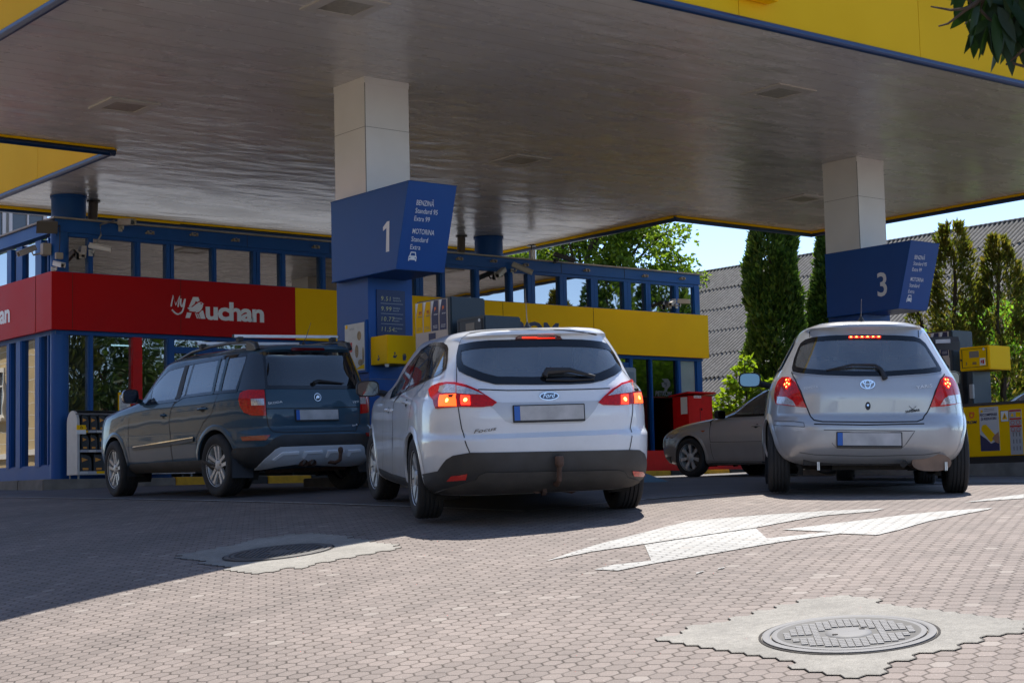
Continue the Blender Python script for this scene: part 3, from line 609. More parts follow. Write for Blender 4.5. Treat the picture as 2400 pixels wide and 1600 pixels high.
        leftpoly(mb, [(Y-.376, .366), (Y-.376, .57), (Y-.46, .52), (Y-.53, .455), (Y-.59, .475), (Y-.654, .55), (Y-.654, .366)], xx-.005)
        mb.build('poster_lettering', NAVY, p, fixn=False)
        mb = MB(); leftpoly(mb, [(Y-.40, .655), (Y-.40, .62), (Y-.53, .47), (Y-.60, .53), (Y-.60, .56), (Y-.47, .695), (Y-.42, .69)], xx-.0065); leftpoly(mb, [(Y-.398, .875), (Y-.398, .845), (Y-.43, .845), (Y-.43, .875)], xx-.0055); mb.build('phone_picture', YEL, p, fixn=False)
        mb = MB(); leftpoly(mb, [(Y-.55, .52), (Y-.59, .56), (Y-.652, .60), (Y-.652, .45), (Y-.60, .47)], xx-.0075); mb.build('hand_picture', mat('skin_print', (.42, .22, .14), .5), p, fixn=False)
        mb = MB(); text(mb, 'PETROM', (xx-.001, Y-.085, .715), YL, (0, 0, 1), width=.25, size=.035, bold=.03, shear=.2); mb.build('petrom_lettering', NAVY, t, fixn=False)
        mb = MB(); mb.lathe([(.018, 0), (.04, .002), (.04, .0), (.018, 0)], (xx-.001, Y-.26, .82), (-1, 0, 0), n=16); leftpoly(mb, [(Y-.22, .86), (Y-.30, .86), (Y-.31, .83), (Y-.25, .835)], xx-.003); mb.build('wolf_head_emblem', ORPR, t, fixn=False)
        mb = MB(); mb.box(xx-.004, xx+.002, Y-.80, Y-.69, .72, .85); s_ = mb.build('hazard_sign', WSIGN, t); mb = MB(); leftpoly(mb, [(Y-.705, .745), (Y-.785, .745), (Y-.745, .83)], xx-.006); mb.build('warning_triangle', YEL, s_, fixn=False)
        mb = MB(); 
        for a, b, c, d in ((Y-.801, Y-.689, .848, .852), (Y-.801, Y-.689, .718, .722), (Y-.803, Y-.798, .72, .85), (Y-.692, Y-.687, .72, .85)): mb.box(xx-.0055, xx-.003, a, b, c, d)
        leftpoly(mb, [(Y-.735, .76), (Y-.755, .76), (Y-.748, .80), (Y-.742, .80)], xx-.007)
        mb.build('sign_border', NAVY, s_, fixn=False)
        mb = MB(); mb.box(xx-.004, xx+.002, Y-.985, Y-.81, .31, .86); s_ = mb.build('rules_sheet', mat('sheet_grey', (.42, .43, .45), .4), t)
        mb = MB()
        for z in (.835, .735, .645): mb.box(xx-.0055, xx-.003, Y-.98, Y-.815, z, z+.02)
        for yy in (Y-.855, Y-.935):
            for z in (.70, .615+.0): mb.lathe([(.022, 0), (.022, .002), (.028, .002), (.028, 0)], (xx-.004, yy, z+.0), (-1, 0, 0), n=16)
        mb.build('prohibition_marks', REDPR, s_)
        mb = MB(); leftpoly(mb, [(Y-.83, .775), (Y-.88, .775), (Y-.855, .82)], xx-.006); mb.box(xx-.0055, xx-.004, Y-.975, Y-.905, .765, .825); mb.build('small_triangle', YEL, s_, fixn=False)
        mb = MB()
        for r in range(3):
            for c in range(3): mb.box(xx-.0055, xx-.004, Y-.865-c*.045+.015, Y-.865-c*.045, .36+r*.085, .41+r*.085)
        for k in range(3): mb.box(xx-.0055, xx-.004, Y-.96, Y-.83, .60-k*.012, .604-k*.012)
        mb.build('sheet_print', mat('grey_print', (.2, .2, .22), .5), s_)
fuel_pump(9.6, 12.98, '1', .01, 'grey fuel pump with four product posters and a dark display head, behind the white estate', PUMPG)
fuel_pump(17.45, 12.88, '3', 0, 'fuel pump with a yellow head marked 3 and a yellow cabinet', YEL)
mb = MB(); a, b = 11.0, 11.95
mb.add([(x, y, gz(11.2, 12)+z) for x, y, z in ((10.7, 11.75, -.02), (11.38, 11.75, -.02), (11.38, 12.25, -.02), (10.7, 12.25, -.02), (10.7, 11.8, .10), (11.05, 11.8, .085), (11.05, 12.2, .085), (10.7, 12.2, .10))], [(0, 1, 2, 3), (4, 5, 6, 7), (0, 1, 5, 4), (1, 2, 6, 5), (2, 3, 7, 6), (3, 0, 4, 7)])
tag(mb.build('metal_wedge', mat('teal_grey_metal', (.05, .11, .14), .35), bevel=.006), 'small teal grey metal wedge on the ground right of the white estate', 'wedge')
# ---------------------------------------------------------------- shop
SL = 21.5
sh = thing('shop_building', 'single storey filling station shop with blue frames and a red and yellow fascia band', 'shop', (15.4, 21.5, .31))
MIR = glassmat('upper_glass', (.10, .13, .14), .60, 1.9, .012, .05)
LOWG = glassmat('shop_glass', (.30, .36, .36), .30, 1.6, .01, .12)
FRG = mat('frosted_glass', (.30, .42, .42), .22, var=.1, vscale=3)
X0, X1 = 9.15, 21.64; YB = 29.5
mb = MB(); mb.box(X0, X1, SL, SL+.16, 3.72, 3.90); mb.box(X0, X0+.16, SL+.16, YB, 3.72, 3.90); mb.box(X1-.16, X1, SL+.16, YB, 3.72, 3.90)
mb.box(X0+.02, X1-.02, SL+.02, SL+.12, 3.665, 3.72); mb.build('roof_beam', BLUE, sh, bevel=.006)
mb = MB(); mb.box(X0-.03, X1+.03, SL-.03, SL+.2, 3.90, 3.925); mb.box(X0-.03, X0+.2, SL+.2, YB, 3.90, 3.925); mb.box(X1-.2, X1+.03, SL+.2, YB, 3.90, 3.925); mb.build('roof_capping', mat('capping_metal', (.30, .27, .22), .5, var=.2, vscale=6), sh)
mb = MB()
for x in (12.15, 13.6, 15.3, 18.28, 19.75): mb.box(x, x+.006, SL-.004, SL, 3.725, 3.895)
mb.build('beam_joint', BLACKP, sh)
mb = MB(); mb.box(X0+.16, X1-.16, SL+.16, YB, 3.60, 3.70); mb.build('roof_slab', GREYM, sh)
mb = MB(); mb.box(9.06, 12.912, 21.40, 21.47, 2.355, 3.15); mb.box(9.06, 9.13, 21.47, YB, 2.355, 3.15); mb.build('red_fascia', REDP, sh)
mb = MB(); mb.box(12.916, 21.71, 21.40, 21.47, 2.358, 3.148); mb.box(21.64, 21.71, 21.47, YB, 2.358, 3.148); mb.build('yellow_fascia', YEL, sh)
mb = MB()
for x in (9.36, 11.0, 14.9, 16.9, 18.9): mb.box(x, x+.005, 21.396, 21.4, 2.36, 3.148)
for y in (21.95, 23.4): mb.box(9.056, 9.06, y, y+.005, 2.36, 3.148)
mb.build('panel_joint', mat('joint_shadow', (.10, .02, .01), .7), sh)
mb = MB(); mb.box(X0, X1, SL+.16, SL+.3, 2.36, 2.50); mb.box(X0+.02, X1, SL, SL+.12, 3.13, 3.17); mb.box(X0+.02, X1, SL, SL+.12, 2.30, 2.37); mb.box(X0, X0+.12, SL+.14, YB, 3.13, 3.17); mb.box(X0, X0+.12, SL+.14, YB, 2.30, 2.37); mb.build('window_rail', BLUE, sh)
# corner posts (rounded at the left)
mb = MB(); mb.lathe([(.125, .31), (.125, 3.72)], (X0+.12, SL+.12, 0), n=28); mb.build('corner_post', BLUE, sh, smooth=True)
mb = MB(); mb.box(X1-.17, X1, SL+.01, SL+.17, .31, 3.72); mb.build('corner_post', BLUE, sh, bevel=.02)
UM = [(9.64, 9.71), (10.34, 10.43), (10.83, 10.96), (11.57, 11.64), (12.25, 12.38), (12.72, 12.81), (13.43, 13.52), (13.93, 14.06), (14.65, 14.73), (15.22, 15.37), (15.70, 15.80), (16.40, 16.50), (17.12, 17.21), (17.53, 17.70), (18.24, 18.41), (18.95, 19.12), (19.73, 19.91), (20.26, 20.39), (20.97, 21.08)]
for a, b in UM:
    mb = MB()
    if b-a > .11: mb.box(a, (a+b)/2-.008, SL+.0, SL+.10, 3.17, 3.665); mb.box((a+b)/2+.008, b, SL+.012, SL+.10, 3.17, 3.665); mb.box((a+b)/2-.008, (a+b)/2+.008, SL+.03, SL+.10, 3.17, 3.665)
    else: mb.box(a, b, SL, SL+.10, 3.17, 3.665); mb.box(a+.02, b-.02, SL-.012, SL, 3.17, 3.665)
    mb.build('mullion', BLUE, sh)
ed = [9.25]+[v for ab in UM for v in ab]+[21.47]
for i in range(0, len(ed), 2):
    a, b = ed[i], ed[i+1]; mb = MB(); ti = random.uniform(-.004, .004)
    mb.add([(a, SL+.06, 3.17), (b, SL+.06+ti, 3.17), (b, SL+.06+ti, 3.665), (a, SL+.06, 3.665)], [(0, 1, 2, 3)]); mb.build('upper_pane', MIR, sh, fixn=False)
mb = MB(); mb.box(X0+.15, X1-.15, SL+.20, SL+.22, 2.5, 3.7); mb.box(X0+.20, X0+.22, SL+.22, YB, 2.5, 3.7); mb.build('inner_lining', BLINDM, sh)
# lower front
LMU = [(9.64, 9.71), (10.84, 10.95), (11.55, 11.63), (12.25, 12.36), (13.4, 13.5), (14.6, 14.7), (15.8, 15.9), (17.0, 17.1), (18.2, 18.3), (19.1, 19.2), (19.80, 19.89), (20.31, 20.36), (20.98, 21.07)]
for a, b in LMU: mb = MB(); mb.box(a, b, SL, SL+.10, .47, 2.30); mb.box(a+.015, b-.015, SL-.01, SL, .47, 2.30); mb.build('mullion', BLUE, sh)
mb = MB(); mb.box(10.30, 10.44, SL-.02, SL+.12, .31, 2.30); mb.build('red_post', REDB, sh)
for a, b, c in ((X0+.1, 10.9, .50), (15.8, X1, .60)): mb = MB(); mb.box(a, b, SL+.005, SL+.11, .31, c); mb.build('base_panel', BLUE, sh, bevel=.004)
for a, b, c in ((10.95, 12.25, 2.10), (19.2, 19.8, 2.14)): mb = MB(); mb.box(a, b, SL+.005, SL+.10, c, c+.09); mb.build('transom', BLUE, sh)
ed = [9.24]+[v for ab in LMU for v in ab]+[21.48]
for i in range(0, len(ed), 2):
    a, b = ed[i], ed[i+1]; mb = MB(); mb.add([(a, SL+.055, .48), (b, SL+.055, .48), (b, SL+.055, 2.30), (a, SL+.055, 2.30)], [(0, 1, 2, 3)])
    g = LOWG
    if a > 20.9: g = FRG
    elif a > 19.7: g = glassmat('dark_film_glass', (.06, .07, .07), .10, 1.45, .05)
    mb.build('window_pane', g, sh, fixn=False)
mb = MB(); mb.box(19.88, 20.99, SL+.09, SL+.10, .6, 2.3); mb.box(21.05, 21.5, SL+.09, SL+.10, .6, 2.3); mb.build('window_film', mat('dark_green_film', (.03, .045, .045), .5), sh)
# left side wall
SM = [(21.72, 21.75), (21.97, 22.18), (22.65, 22.87), (23.06, 23.22), (23.95, 24.05), (24.8, 24.95), (25.7, 25.8), (26.6, 26.75), (27.5, 27.6), (28.4, 28.5)]
for a, b in SM:
    mb = MB(); mb.box(X0, X0+.09, a, b, .5, 2.30); mb.box(X0, X0+.09, a, b, 3.17, 3.665); mb.box(X0-.012, X0, a+.03, b-.03, .5, 2.3) if b-a > .1 else None; mb.build('mullion', BLUE, sh)
ed = [21.62]+[v for ab in SM for v in ab]+[29.4]
for i in range(0, len(ed), 2):
    a, b = ed[i], ed[i+1]
    if b-a < .06: continue
    for z0, z1, nm, g in ((.52, 2.30, 'side_pane', glassmat('side_glass', (.25, .3, .3), .55, 1.8, .008, .06)), (3.17, 3.665, 'upper_pane', MIR)):
        mb = MB(); ti = random.uniform(-.01, .01); mb.add([(X0+.05, b, z0), (X0+.05+ti, a, z0), (X0+.05+ti, a, z1), (X0+.05, b, z1)], [(0, 1, 2, 3)]); mb.build(nm, g, sh, fixn=False)
mb = MB(); mb.box(X0+.005, X0+.11, SL+.14, YB, .31, .52); mb.build('base_panel', BLUE, sh, bevel=.004)
# inside and back
mb = MB(); mb.box(X0+.15, X1-.15, YB-.1, YB, .31, 3.6); mb.box(X1-.12, X1-.02, SL+.2, YB, .31, 3.7); mb.build('back_wall', mat('inside_wall', (.12, .12, .11), .7), sh)
mb = MB(); mb.box(X0+.12, X1-.12, SL+.12, YB-.1, .30, .33); mb.build('shop_floor', mat('inside_floor', (.15, .14, .13), .5), sh)
mb = MB(); mb.box(X0+.2, X1-.2, SL+.3, YB-.1, 2.5, 2.52); mb.build('shop_ceiling', mat('inside_ceiling', (.12, .12, .12), .7), sh)
mb = MB()
for x in (10.5, 11.6): mb.box(x, x+.5, 22.6, 22.63, 2.28, 2.30)
mb.box(10.475, 10.485, 21.9, 21.91, .9, 1.5); mb.build('strip_light', mat('strip_light_glow', (.5, .75, .9), .5, emit=1.1), sh)
for k, x in enumerate((10.2, 11.5, 12.9, 14.6)):
    t = thing('shop_shelf', ['stocked display shelf inside the shop behind the red post', 'stocked shelf inside the shop, seen through the glass above the dark estate car', 'inner shelf of goods behind the yellow fascia end of the glass front', 'innermost shelf of goods, right of the others inside the shop'][k], 'shelf', (x, 23.3, .33), 'goods shelves inside the shop')
    mb = MB()
    for z in (.4, .8, 1.2, 1.6, 2.0): mb.box(x, x+.95, 23.1, 23.5, z, z+.03)
    mb.box(x-.03, x, 23.1, 23.5, .33, 2.1); mb.box(x+.95, x+.98, 23.1, 23.5, .33, 2.1); mb.build('rack_frame', mat('shelf_grey', (.16, .16, .17), .5), t)
    for q, c in enumerate(((.25, .05, .03), (.3, .24, .05), (.05, .12, .25), (.25, .25, .25))):
        mb = MB()
        for z in (.43, .83, 1.23, 1.63):
            for j in range(3): xx = x+.03+((j*4+q)*.077); mb.box(xx, xx+.06, 23.12, 23.3, z, z+random.uniform(.15, .3))
        mb.build('packaged_goods', mat('goods_%d' % q, c, .4), t)
# lettering
def fpt(p, off=.0): return (p[0], 21.4-off, p[1])
mb = MB()
for k in ('aL', 'bird', 'foot', 'leg1', 'leg2', 'leg3'):
    L_ = LG[k]
    if k == 'bird': bc = [sum(p[i] for p in L_)/len(L_) for i in (0, 1)]; L_ = [(bc[0]+(p[0]-bc[0])*.86+.006, bc[1]+(p[1]-bc[1])*.86) for p in L_]
    mb.prism([tuple(p) for p in L_], lambda u, v: (u, 21.388, v), lambda u, v: (u, 21.399, v))
mb.build('bird_emblem', WSIGN, sh)
mb = MB(); e = LG['eye'][0]; mb.lathe([(.0001, .003), (.011, .003), (.011, 0)], (e[0], 21.388, e[1]), (0, -1, 0), n=14); mb.build('bird_eye', REDP, sh)
mb = MB()
def fine(L_, k=6):
    o = []
    P = [Vector(p) for p in L_]
    for i in range(len(P)-1):
        a = P[max(i-1, 0)]; b = P[i]; c = P[i+1]; d = P[min(i+2, len(P)-1)]
        for j in range(k):
            t = j/k; o.append(.5*((2*b)+(c-a)*t+(2*a-5*b+4*c-d)*t*t+(3*b-a-3*c+d)*t**3))
    return o+[P[-1]]
mb.tube([fpt(p, .006) for p in LG['m']], .0125, 8); mb.tube([fpt(p, .006) for p in fine(LG['y1'])], .0125, 8); mb.tube([fpt(p, .006) for p in fine(LG['y2'])], .0125, 8); mb.build('my_lettering', WSIGN, sh)
mb = MB(); text(mb, 'uchan', (LG['u'][0][0]+.01, 21.4, 2.605), (1, 0, 0), (0, 0, 1), width=LG['u'][1][0]-LG['u'][0][0]-.01, size=.255, bold=.035, spacing=.93, off=.004); mb.build('shop_name_lettering', WSIGN, sh, fixn=False)
mb = MB(); text(mb, 'Auchan', (9.06, 22.86+1.28, 2.60), (0, -1, 0), (0, 0, 1), width=1.28, size=.255, bold=.035, spacing=.93, off=.006); mb.build('side_name_lettering', WSIGN, sh, fixn=False)
mb = MB(); text(mb, 'PETROM', (16.35, 21.4, 2.58), (1, 0, 0), (0, 0, 1), width=1.76, size=.25, bold=.045, shear=.12, off=.004); mb.build('fuel_brand_lettering', NAVY, sh, fixn=False)
GLW = mat('window_decal', (.11, .12, .12), .5)
mb = MB(); text(mb, 'PETROM', (20.46, SL+.052, 1.655), (1, 0, 0), (0, 0, 1), width=.41, size=.085, bold=.03, shear=.15, off=.002)
cx, cz = 20.72, 1.84
P = [(-.09, .12), (.06, .13), (.12, .07), (.12, 0), (.05, -.05), (.02, -.12), (-.04, -.12), (-.02, -.04), (-.08, -.02), (-.10, .05), (-.02, .07), (-.06, .10)]
mb.add([(cx+u, SL+.05, cz+v) for u, v in P], [tuple(range(len(P)))])
mb.build('door_decal', GLW, sh, fixn=False)
mb = MB(); mb.add([(cx+u*.35, SL+.048, cz+.01+v*.5) for u, v in ((-.12, .1), (.1, .1), (.1, -.02), (0, -.08), (0, .02), (-.1, .03))], [tuple(range(6))]); mb.build('decal_gap', mat('dark_green_film', (.03, .045, .045), .5), sh, fixn=False)
# window notices
t = thing('window_notice', 'white notice with a yellow frame stuck to the glass beside the red post', 'notice', (10.2, SL, 1.4))
mb = MB(); mb.box(10.10, 10.29, SL+.035, SL+.045, 1.24, 1.52); mb.build('yellow_backing', YEL, t); mb = MB(); mb.box(10.115, 10.275, SL+.031, SL+.035, 1.255, 1.485); mb.build('sheet', WSIGN, t)
mb = MB()
for k in range(9): mb.box(10.13, 10.26-random.random()*.04, SL+.0295, SL+.031, 1.29+k*.019, 1.296+k*.019)
mb.build('print', mat('grey_print', (.2, .2, .22), .5), t)
t = thing('menu_board', 'small black notice board standing inside the glass, left of the yellow framed notice', 'notice board', (9.85, SL+.2, 1.3))
mb = MB(); mb.box(9.78, 9.95, SL+.10, SL+.12, 1.2, 1.47); mb.build('board', BLACKP, t); mb = MB()
for k in range(7): mb.box(9.80, 9.93-random.random()*.04, SL+.098, SL+.10, 1.24+k*.028, 1.244+k*.028)
mb.build('print', mat('grey_print', (.2, .2, .22), .5), t)
t = thing('cash_machine', 'pale blue grey framed panel fixed to the shop front, right of the white car roof', 'wall panel', (19.6, 21.3, 1.5))
mb = MB(); mb.box(19.25, 19.77, 21.28, 21.46, 1.25, 2.12); mb.build('housing', mat('panel_blue_grey', (.27, .33, .40), .4), t, bevel=.02)
mb = MB(); mb.box(19.30, 19.70, 21.27, 21.28, 1.35, 2.04); mb.build('front_panel', mat('panel_slate', (.18, .24, .32), .3), t)
# cctv cameras, floodlight, boxes and small lamps
def cctv(p, aim, label, L_=.26, w_=.045, m=CAMW, br=(0, .1, 0), hood=True):
    p = Vector(p); d = Vector(aim).normalized(); s = d.cross(Vector((0, 0, 1))).normalized(); u = s.cross(d)
    t = thing('security_camera', label, 'security camera', p, 'security cameras on the shop front')
    mb = MB(); mb.obox(p, s*w_*.8, d*L_/2, u*w_*.8); mb.build('housing', m, t, bevel=.01)
    if hood: mb = MB(); mb.obox(p+u*(w_*.8+.008)+d*.02, s*(w_*.95), d*(L_/2+.01), u*.005); mb.obox(p+s*(w_*.9)+d*.02, s*.004, d*(L_/2+.01), u*w_*.7); mb.obox(p-s*(w_*.9)+d*.02, s*.004, d*(L_/2+.01), u*w_*.7); mb.build('sun_hood', m, t)
    mb = MB(); mb.lathe([(w_*.62, 0), (w_*.62, .012), (.001, .014)], p+d*(L_/2-.004), d, n=16); mb.build('lens', CAMB, t)
    q = p-d*L_*.2; mb = MB(); mb.tube([q-u*w_*.6, q-u*(w_+.04), q+Vector(br)-u*.06, q+Vector(br)*1.0-u*.07+Vector((0, .02, 0))], .013, 8); e = q+Vector(br)-u*.07; mb.obox(e, (.03, 0, 0), (0, .008, 0), (0, 0, .045)); mb.build('bracket', m, t)
Y_ = SL-.16
cctv((10.13, Y_, 3.90), (.15, -1, -.12), 'large boxed security camera on the blue roof beam above the red fascia, facing out', .3, .05)
cctv((9.50, Y_, 3.44), (-.45, -.8, -.75), 'security camera on the first mullion pointing down to the left, below a white one', .2, .035)
cctv((9.72, Y_, 3.51), (.9, -.55, -.22), 'white security camera on the first mullion pointing to the right', .28, .04, mat('camera_white', (.6, .6, .58), .4))
cctv((9.14, Y_+.02, 3.24), (.12, -1, -.25), 'small round-nosed security camera low on the shop corner post', .2, .036, mat('camera_white', (.6, .6, .58), .4))
cctv((8.97, 22.0, 3.50), (-.75, -.1, -.35), 'grey security camera on the left side of the shop corner, pointing left', .26, .042, CAMW, (.15, -.05, .02))
cctv((16.83, Y_, 3.62), (-.85, -.5, -.42), 'left one of a pair of security cameras above the PETROM lettering, pointing left', .34, .042)
cctv((17.27, Y_, 3.72), (.75, -.6, -.45), 'right one of a pair of security cameras above the PETROM lettering, pointing right', .34, .045)
cctv((18.2, Y_, 3.97), (.95, -.4, -.3), 'black security camera on top of the blue roof beam', .36, .04, CAMB)
cctv((20.76, Y_, 3.33), (-.9, -.5, -.35), 'left camera of the pair at the right end of the upper windows', .28, .035)
cctv((21.02, Y_, 3.36), (.6, -.9, -.1), 'right camera of the pair at the right end of the upper windows', .2, .042, mat('camera_white', (.6, .6, .58), .4))
t = thing('floodlight', 'square metal floodlight hanging at the top of the left shop corner', 'floodlight', (9.0, 21.5, 3.8))
mb = MB(); c = Vector((9.0, 21.42, 3.77)); n_ = Vector((-.25, -.75, -.55)).normalized(); s_ = n_.cross(Vector((0, 0, 1))).normalized(); u_ = s_.cross(n_)
mb.add([c+n_*.05+s_*a*.14+u_*b*.09 for a, b in ((-1, -1), (1, -1), (1, 1), (-1, 1))]+[c-n_*.08+s_*a*.06+u_*b*.05 for a, b in ((-1, -1), (1, -1), (1, 1), (-1, 1))], [(3, 2, 1, 0), (4, 5, 6, 7), (0, 1, 5, 4), (1, 2, 6, 5), (2, 3, 7, 6), (3, 0, 4, 7)]); mb.build('reflector', mat('flood_grey', (.16, .15, .13), .4, metal=.4), t)
mb = MB(); mb.tube([c-n_*.05, c-n_*.05+Vector((.08, .1, .06)), (9.16, 21.52, 3.88)], .015, 8); mb.obox((9.12, 21.46, 3.80), (.04, 0, 0), (0, .03, 0), (0, 0, .05)); mb.build('yoke', DARKG, t)
for p, s_, nm in (((9.07, 21.62, 3.48), (.06, .05, .08), 'tall grey junction box on the left face of the shop corner post'), ((9.15, 21.36, 3.36), (.05, .03, .045), 'small square beige junction box on the front of the shop corner post')):
    t = thing('junction_box', nm, 'junction box', p); mb = MB(); mb.obox(p, (s_[0], 0, 0), (0, s_[1], 0), (0, 0, s_[2])); mb.build('case', mat('box_beige', (.33, .30, .25), .5), t, bevel=.006)
    mb = MB(); mb.tube([(p[0], p[1], p[2]+s_[2]), (p[0]+.02, p[1]+.02, p[2]+.2), (9.2, 21.45, 3.8)], .006, 6); mb.build('cable', BLACKP, t)
mb = MB(); mb.tube([(10.19, 22.0, 3.95), (10.0, 21.45, 3.93), (9.78, 21.42, 3.85), (9.78, 21.4, 3.7), (9.72, 21.42, 3.58)], .013, 8); tag(mb.build('grey_cable', GREYM, smooth=True), 'grey cable hanging over the roof beam down to the white camera on the first mullion', 'cable')
for i, (x, z) in enumerate([[10.57, 3.80], [11.27, 3.83], [11.95, 3.80], [13.34, 3.80], [16.09, 3.81], [16.8, 3.82], [17.48, 3.80], [18.85, 3.80], [20.24, 3.79], [21.17, 3.80]]):
    t = thing('beam_lamp_bracket', '%s tiny rusty lamp bracket from the left on the blue roof beam' % ('first', 'second', 'third', 'fourth', 'fifth', 'sixth', 'seventh', 'eighth', 'ninth', 'last')[i], 'bracket', (x, SL, z), 'small lamp brackets along the roof beam')
    mb = MB(); mb.box(x-.07, x+.07, SL-.012, SL, z-.012, z+.012); mb.box(x-.05, x-.03, SL-.05, SL-.01, z-.01, z+.03); mb.box(x+.03, x+.05, SL-.05, SL-.01, z-.01, z+.03); mb.tube([(x-.04, SL-.04, z+.01), (x, SL-.045, z+.035), (x+.04, SL-.04, z+.01)], .005, 6); mb.build('clip', mat('bracket_grey', (.32, .28, .22), .6, var=.4, vscale=40), t)
t = thing('roof_vent', 'shiny round metal vent pipe with a cap on the shop roof beside the black camera', 'vent', (17.95, 22.0, 3.9))
mb = MB(); mb.lathe([(.065, 0), (.065, .30)], (17.98, 21.9, 3.85), n=20, close=True); mb.build('tube', SILV, t, smooth=True); mb = MB(); mb.tube([(17.96, 21.9, 4.14), (17.96, 21.9, 4.24)], .012, 8); mb.lathe([(.09, 0), (.07, .02)], (17.96, 21.9, 4.22), n=16, close=True); mb.build('cap', DARKG, t)
# ---------------------------------------------------------------- pavement and kerb in front of the shop
def kerbrow(pts, name, m, w_=.14, top=.305):
    mb = MB()
    for a, b in zip(pts, pts[1:]):
        a = Vector(a); b = Vector(b); d = (b-a).normalized(); nn = Vector((-d.y, d.x))*w_; L_ = (b-a).length; k = max(1, round(L_/.85))
        for i in range(k):
            p = a.lerp(b, i/k)+d*.004; q = a.lerp(b, (i+1)/k)-d*.004; dz = random.uniform(-.006, .006)
            vs = [p, q, q+nn, p+nn]; mb.add([(v.x, v.y, gz(v.x, v.y)-.15) for v in vs]+[(v.x, v.y, top+dz) for v in vs], [(0, 1, 5, 4), (1, 2, 6, 5), (2, 3, 7, 6), (3, 0, 4, 7), (4, 5, 6, 7)])
    return mb.build(name, m, bevel=.012)
PAVE = concmat('pavement_concrete', (.20, .19, .175))
mb = MB(); mb.box(8.75, 22.2, 20.72, 30, -.1, .30); o = mb.build('pavement', PAVE); tag(o, kind='structure')
tag(kerbrow([(8.6, 29.0), (8.6, 20.58), (10.5, 20.58)], 'kerb', CONC), kind='structure')
YK = mat('kerb_yellow', (.65, .36, .01), .6, var=.15, vscale=10); BKK = mat('kerb_black', (.03, .03, .03), .7, var=.2, vscale=10)
for i, x in enumerate([10.5+.72*k for k in range(16)]): tag(kerbrow([(x, 20.58), (x+.72, 20.58)], 'kerb_block', YK if i % 2 == 0 else BKK), kind='structure')
mb = MB(); mb.box(19.3, 22.2, 20.9, 21.42, .1, .655); tag(mb.build('red_plinth', REDB, bevel=.01), 'low red painted plinth along the right end of the shop front', 'plinth')
# fire cabinet
t = thing('fire_cabinet', 'red metal cabinet with a sloping lid and white stickers, right of the shop', 'cabinet', (20.8, 21.1, .65))
mb = MB(); a, b, c, d = 20.62, 21.22, 20.88, 21.28
mb.box(a, b, c, d, .65, 1.62); mb.build('body', REDB, t, bevel=.005)
mb = MB(); mb.add([(a-.05, c-.05, 1.665), (b+.05, c-.05, 1.665), (b+.05, d+.05, 1.62), (a-.05, d+.05, 1.62)]+[(a-.05, c-.05, 1.69), (b+.05, c-.05, 1.69), (b+.05, d+.05, 1.64), (a-.05, d+.05, 1.64)], [(0, 1, 2, 3), (4, 5, 6, 7), (0, 1, 5, 4), (1, 2, 6, 5), (2, 3, 7, 6), (3, 0, 4, 7)]); mb.build('lid', REDB, t, bevel=.004)
mb = MB(); mb.box(a+.14, a+.32, c-.003, c, 1.58, 1.625); mb.box(a-.003, a, c+.03, c+.19, 1.30, 1.60); mb.build('sticker', WSIGN, t)
mb = MB(); text(mb, 'PUNCT PSI', (a+.15, c-.003, 1.593), (1, 0, 0), (0, 0, 1), width=.15, size=.022, bold=.02); mb.build('sticker_text', REDPR, t, fixn=False)
mb = MB(); mb.box(a+.28, a+.29, c-.004, c, .8, 1.4); mb.box(a+.31, a+.33, c-.02, c, 1.36, 1.40); mb.build('door_gap', mat('dark_red', (.15, .005, .005), .6), t)
# oil rack
t = thing('display_rack', 'white rack with round topped sides holding motor oil cans, at the left shop corner', 'rack', (9.6, 20.9, .31))
RM = mat('rack_white', (.48, .48, .48), .4, var=.08, vscale=9)
def side(x):
    P = [(20.78, .36)]+[(20.95-.17*math.cos(a), 1.05+.17*math.sin(a)) for a in [i*math.pi/12 for i in range(13)]]+[(21.12, .36)]
    mb.prism(P, lambda u, v: (x, u, v), lambda u, v: (x+.035, u, v))
for x in (9.16, 10.86): mb = MB(); side(x); mb.build('side_panel', RM, t, bevel=.004)
mb = MB(); mb.box(9.195, 10.86, 21.08, 21.10, .36, 1.2); mb.build('back_panel', BLACKP, t)
mb = MB()
for z in (.385, .67, .93): mb.box(9.195, 10.86, 20.80, 21.10, z, z+.015)
mb.box(9.195, 10.86, 20.79, 20.82, .36, .40); mb.build('shelf', RM, t)
mb = MB(); P = [(20.95-.17*math.cos(a), 1.055+.17*math.sin(a)) for a in [i*math.pi/12 for i in range(5, 13)]]
for p, q in zip(P, P[1:]): mb.add([(9.19, p[0], p[1]), (10.87, p[0], p[1]), (10.87, q[0], q[1]), (9.19, q[0], q[1])], [(0, 1, 2, 3)])
mb.tube([(9.16, 20.83, 1.17), (10.88, 20.83, 1.17)], .012, 8); mb.build('roller_cover', mat('rack_grey', (.18, .18, .19), .35), t)
mb = MB()
for z in (.375, .66, .92):
    for k in range(14): mb.cm = [0, 1, 0, 2][(k+int(z*10)) % 4]; x = 9.2+k*.118; mb.box(x, x+.112, 20.785, 20.79, z, z+.032)
mb.build('price_strip', [mat('strip_pale', (.42, .44, .5), .5), YEL, mat('strip_white', (.6, .6, .6), .5)], t)
mb = MB()
for x in (9.19, 10.85):
    for y in (20.81, 21.08): mb.tube([(x, y, .30), (x, y, .37)], .014, 8)
mb.build('foot', GREYM, t)
t2 = thing('recycling_sign', 'small yellow and white recycling sign hanging on the side of the oil rack', 'sign', (9.14, 20.8, .96))
mb = MB(); mb.box(9.145, 9.275, 20.765, 20.772, .955, 1.02); mb.build('yellow_half', YEL, t2); mb = MB(); mb.box(9.145, 9.275, 20.765, 20.772, .90, .955); mb.build('white_half', WSIGN, t2)
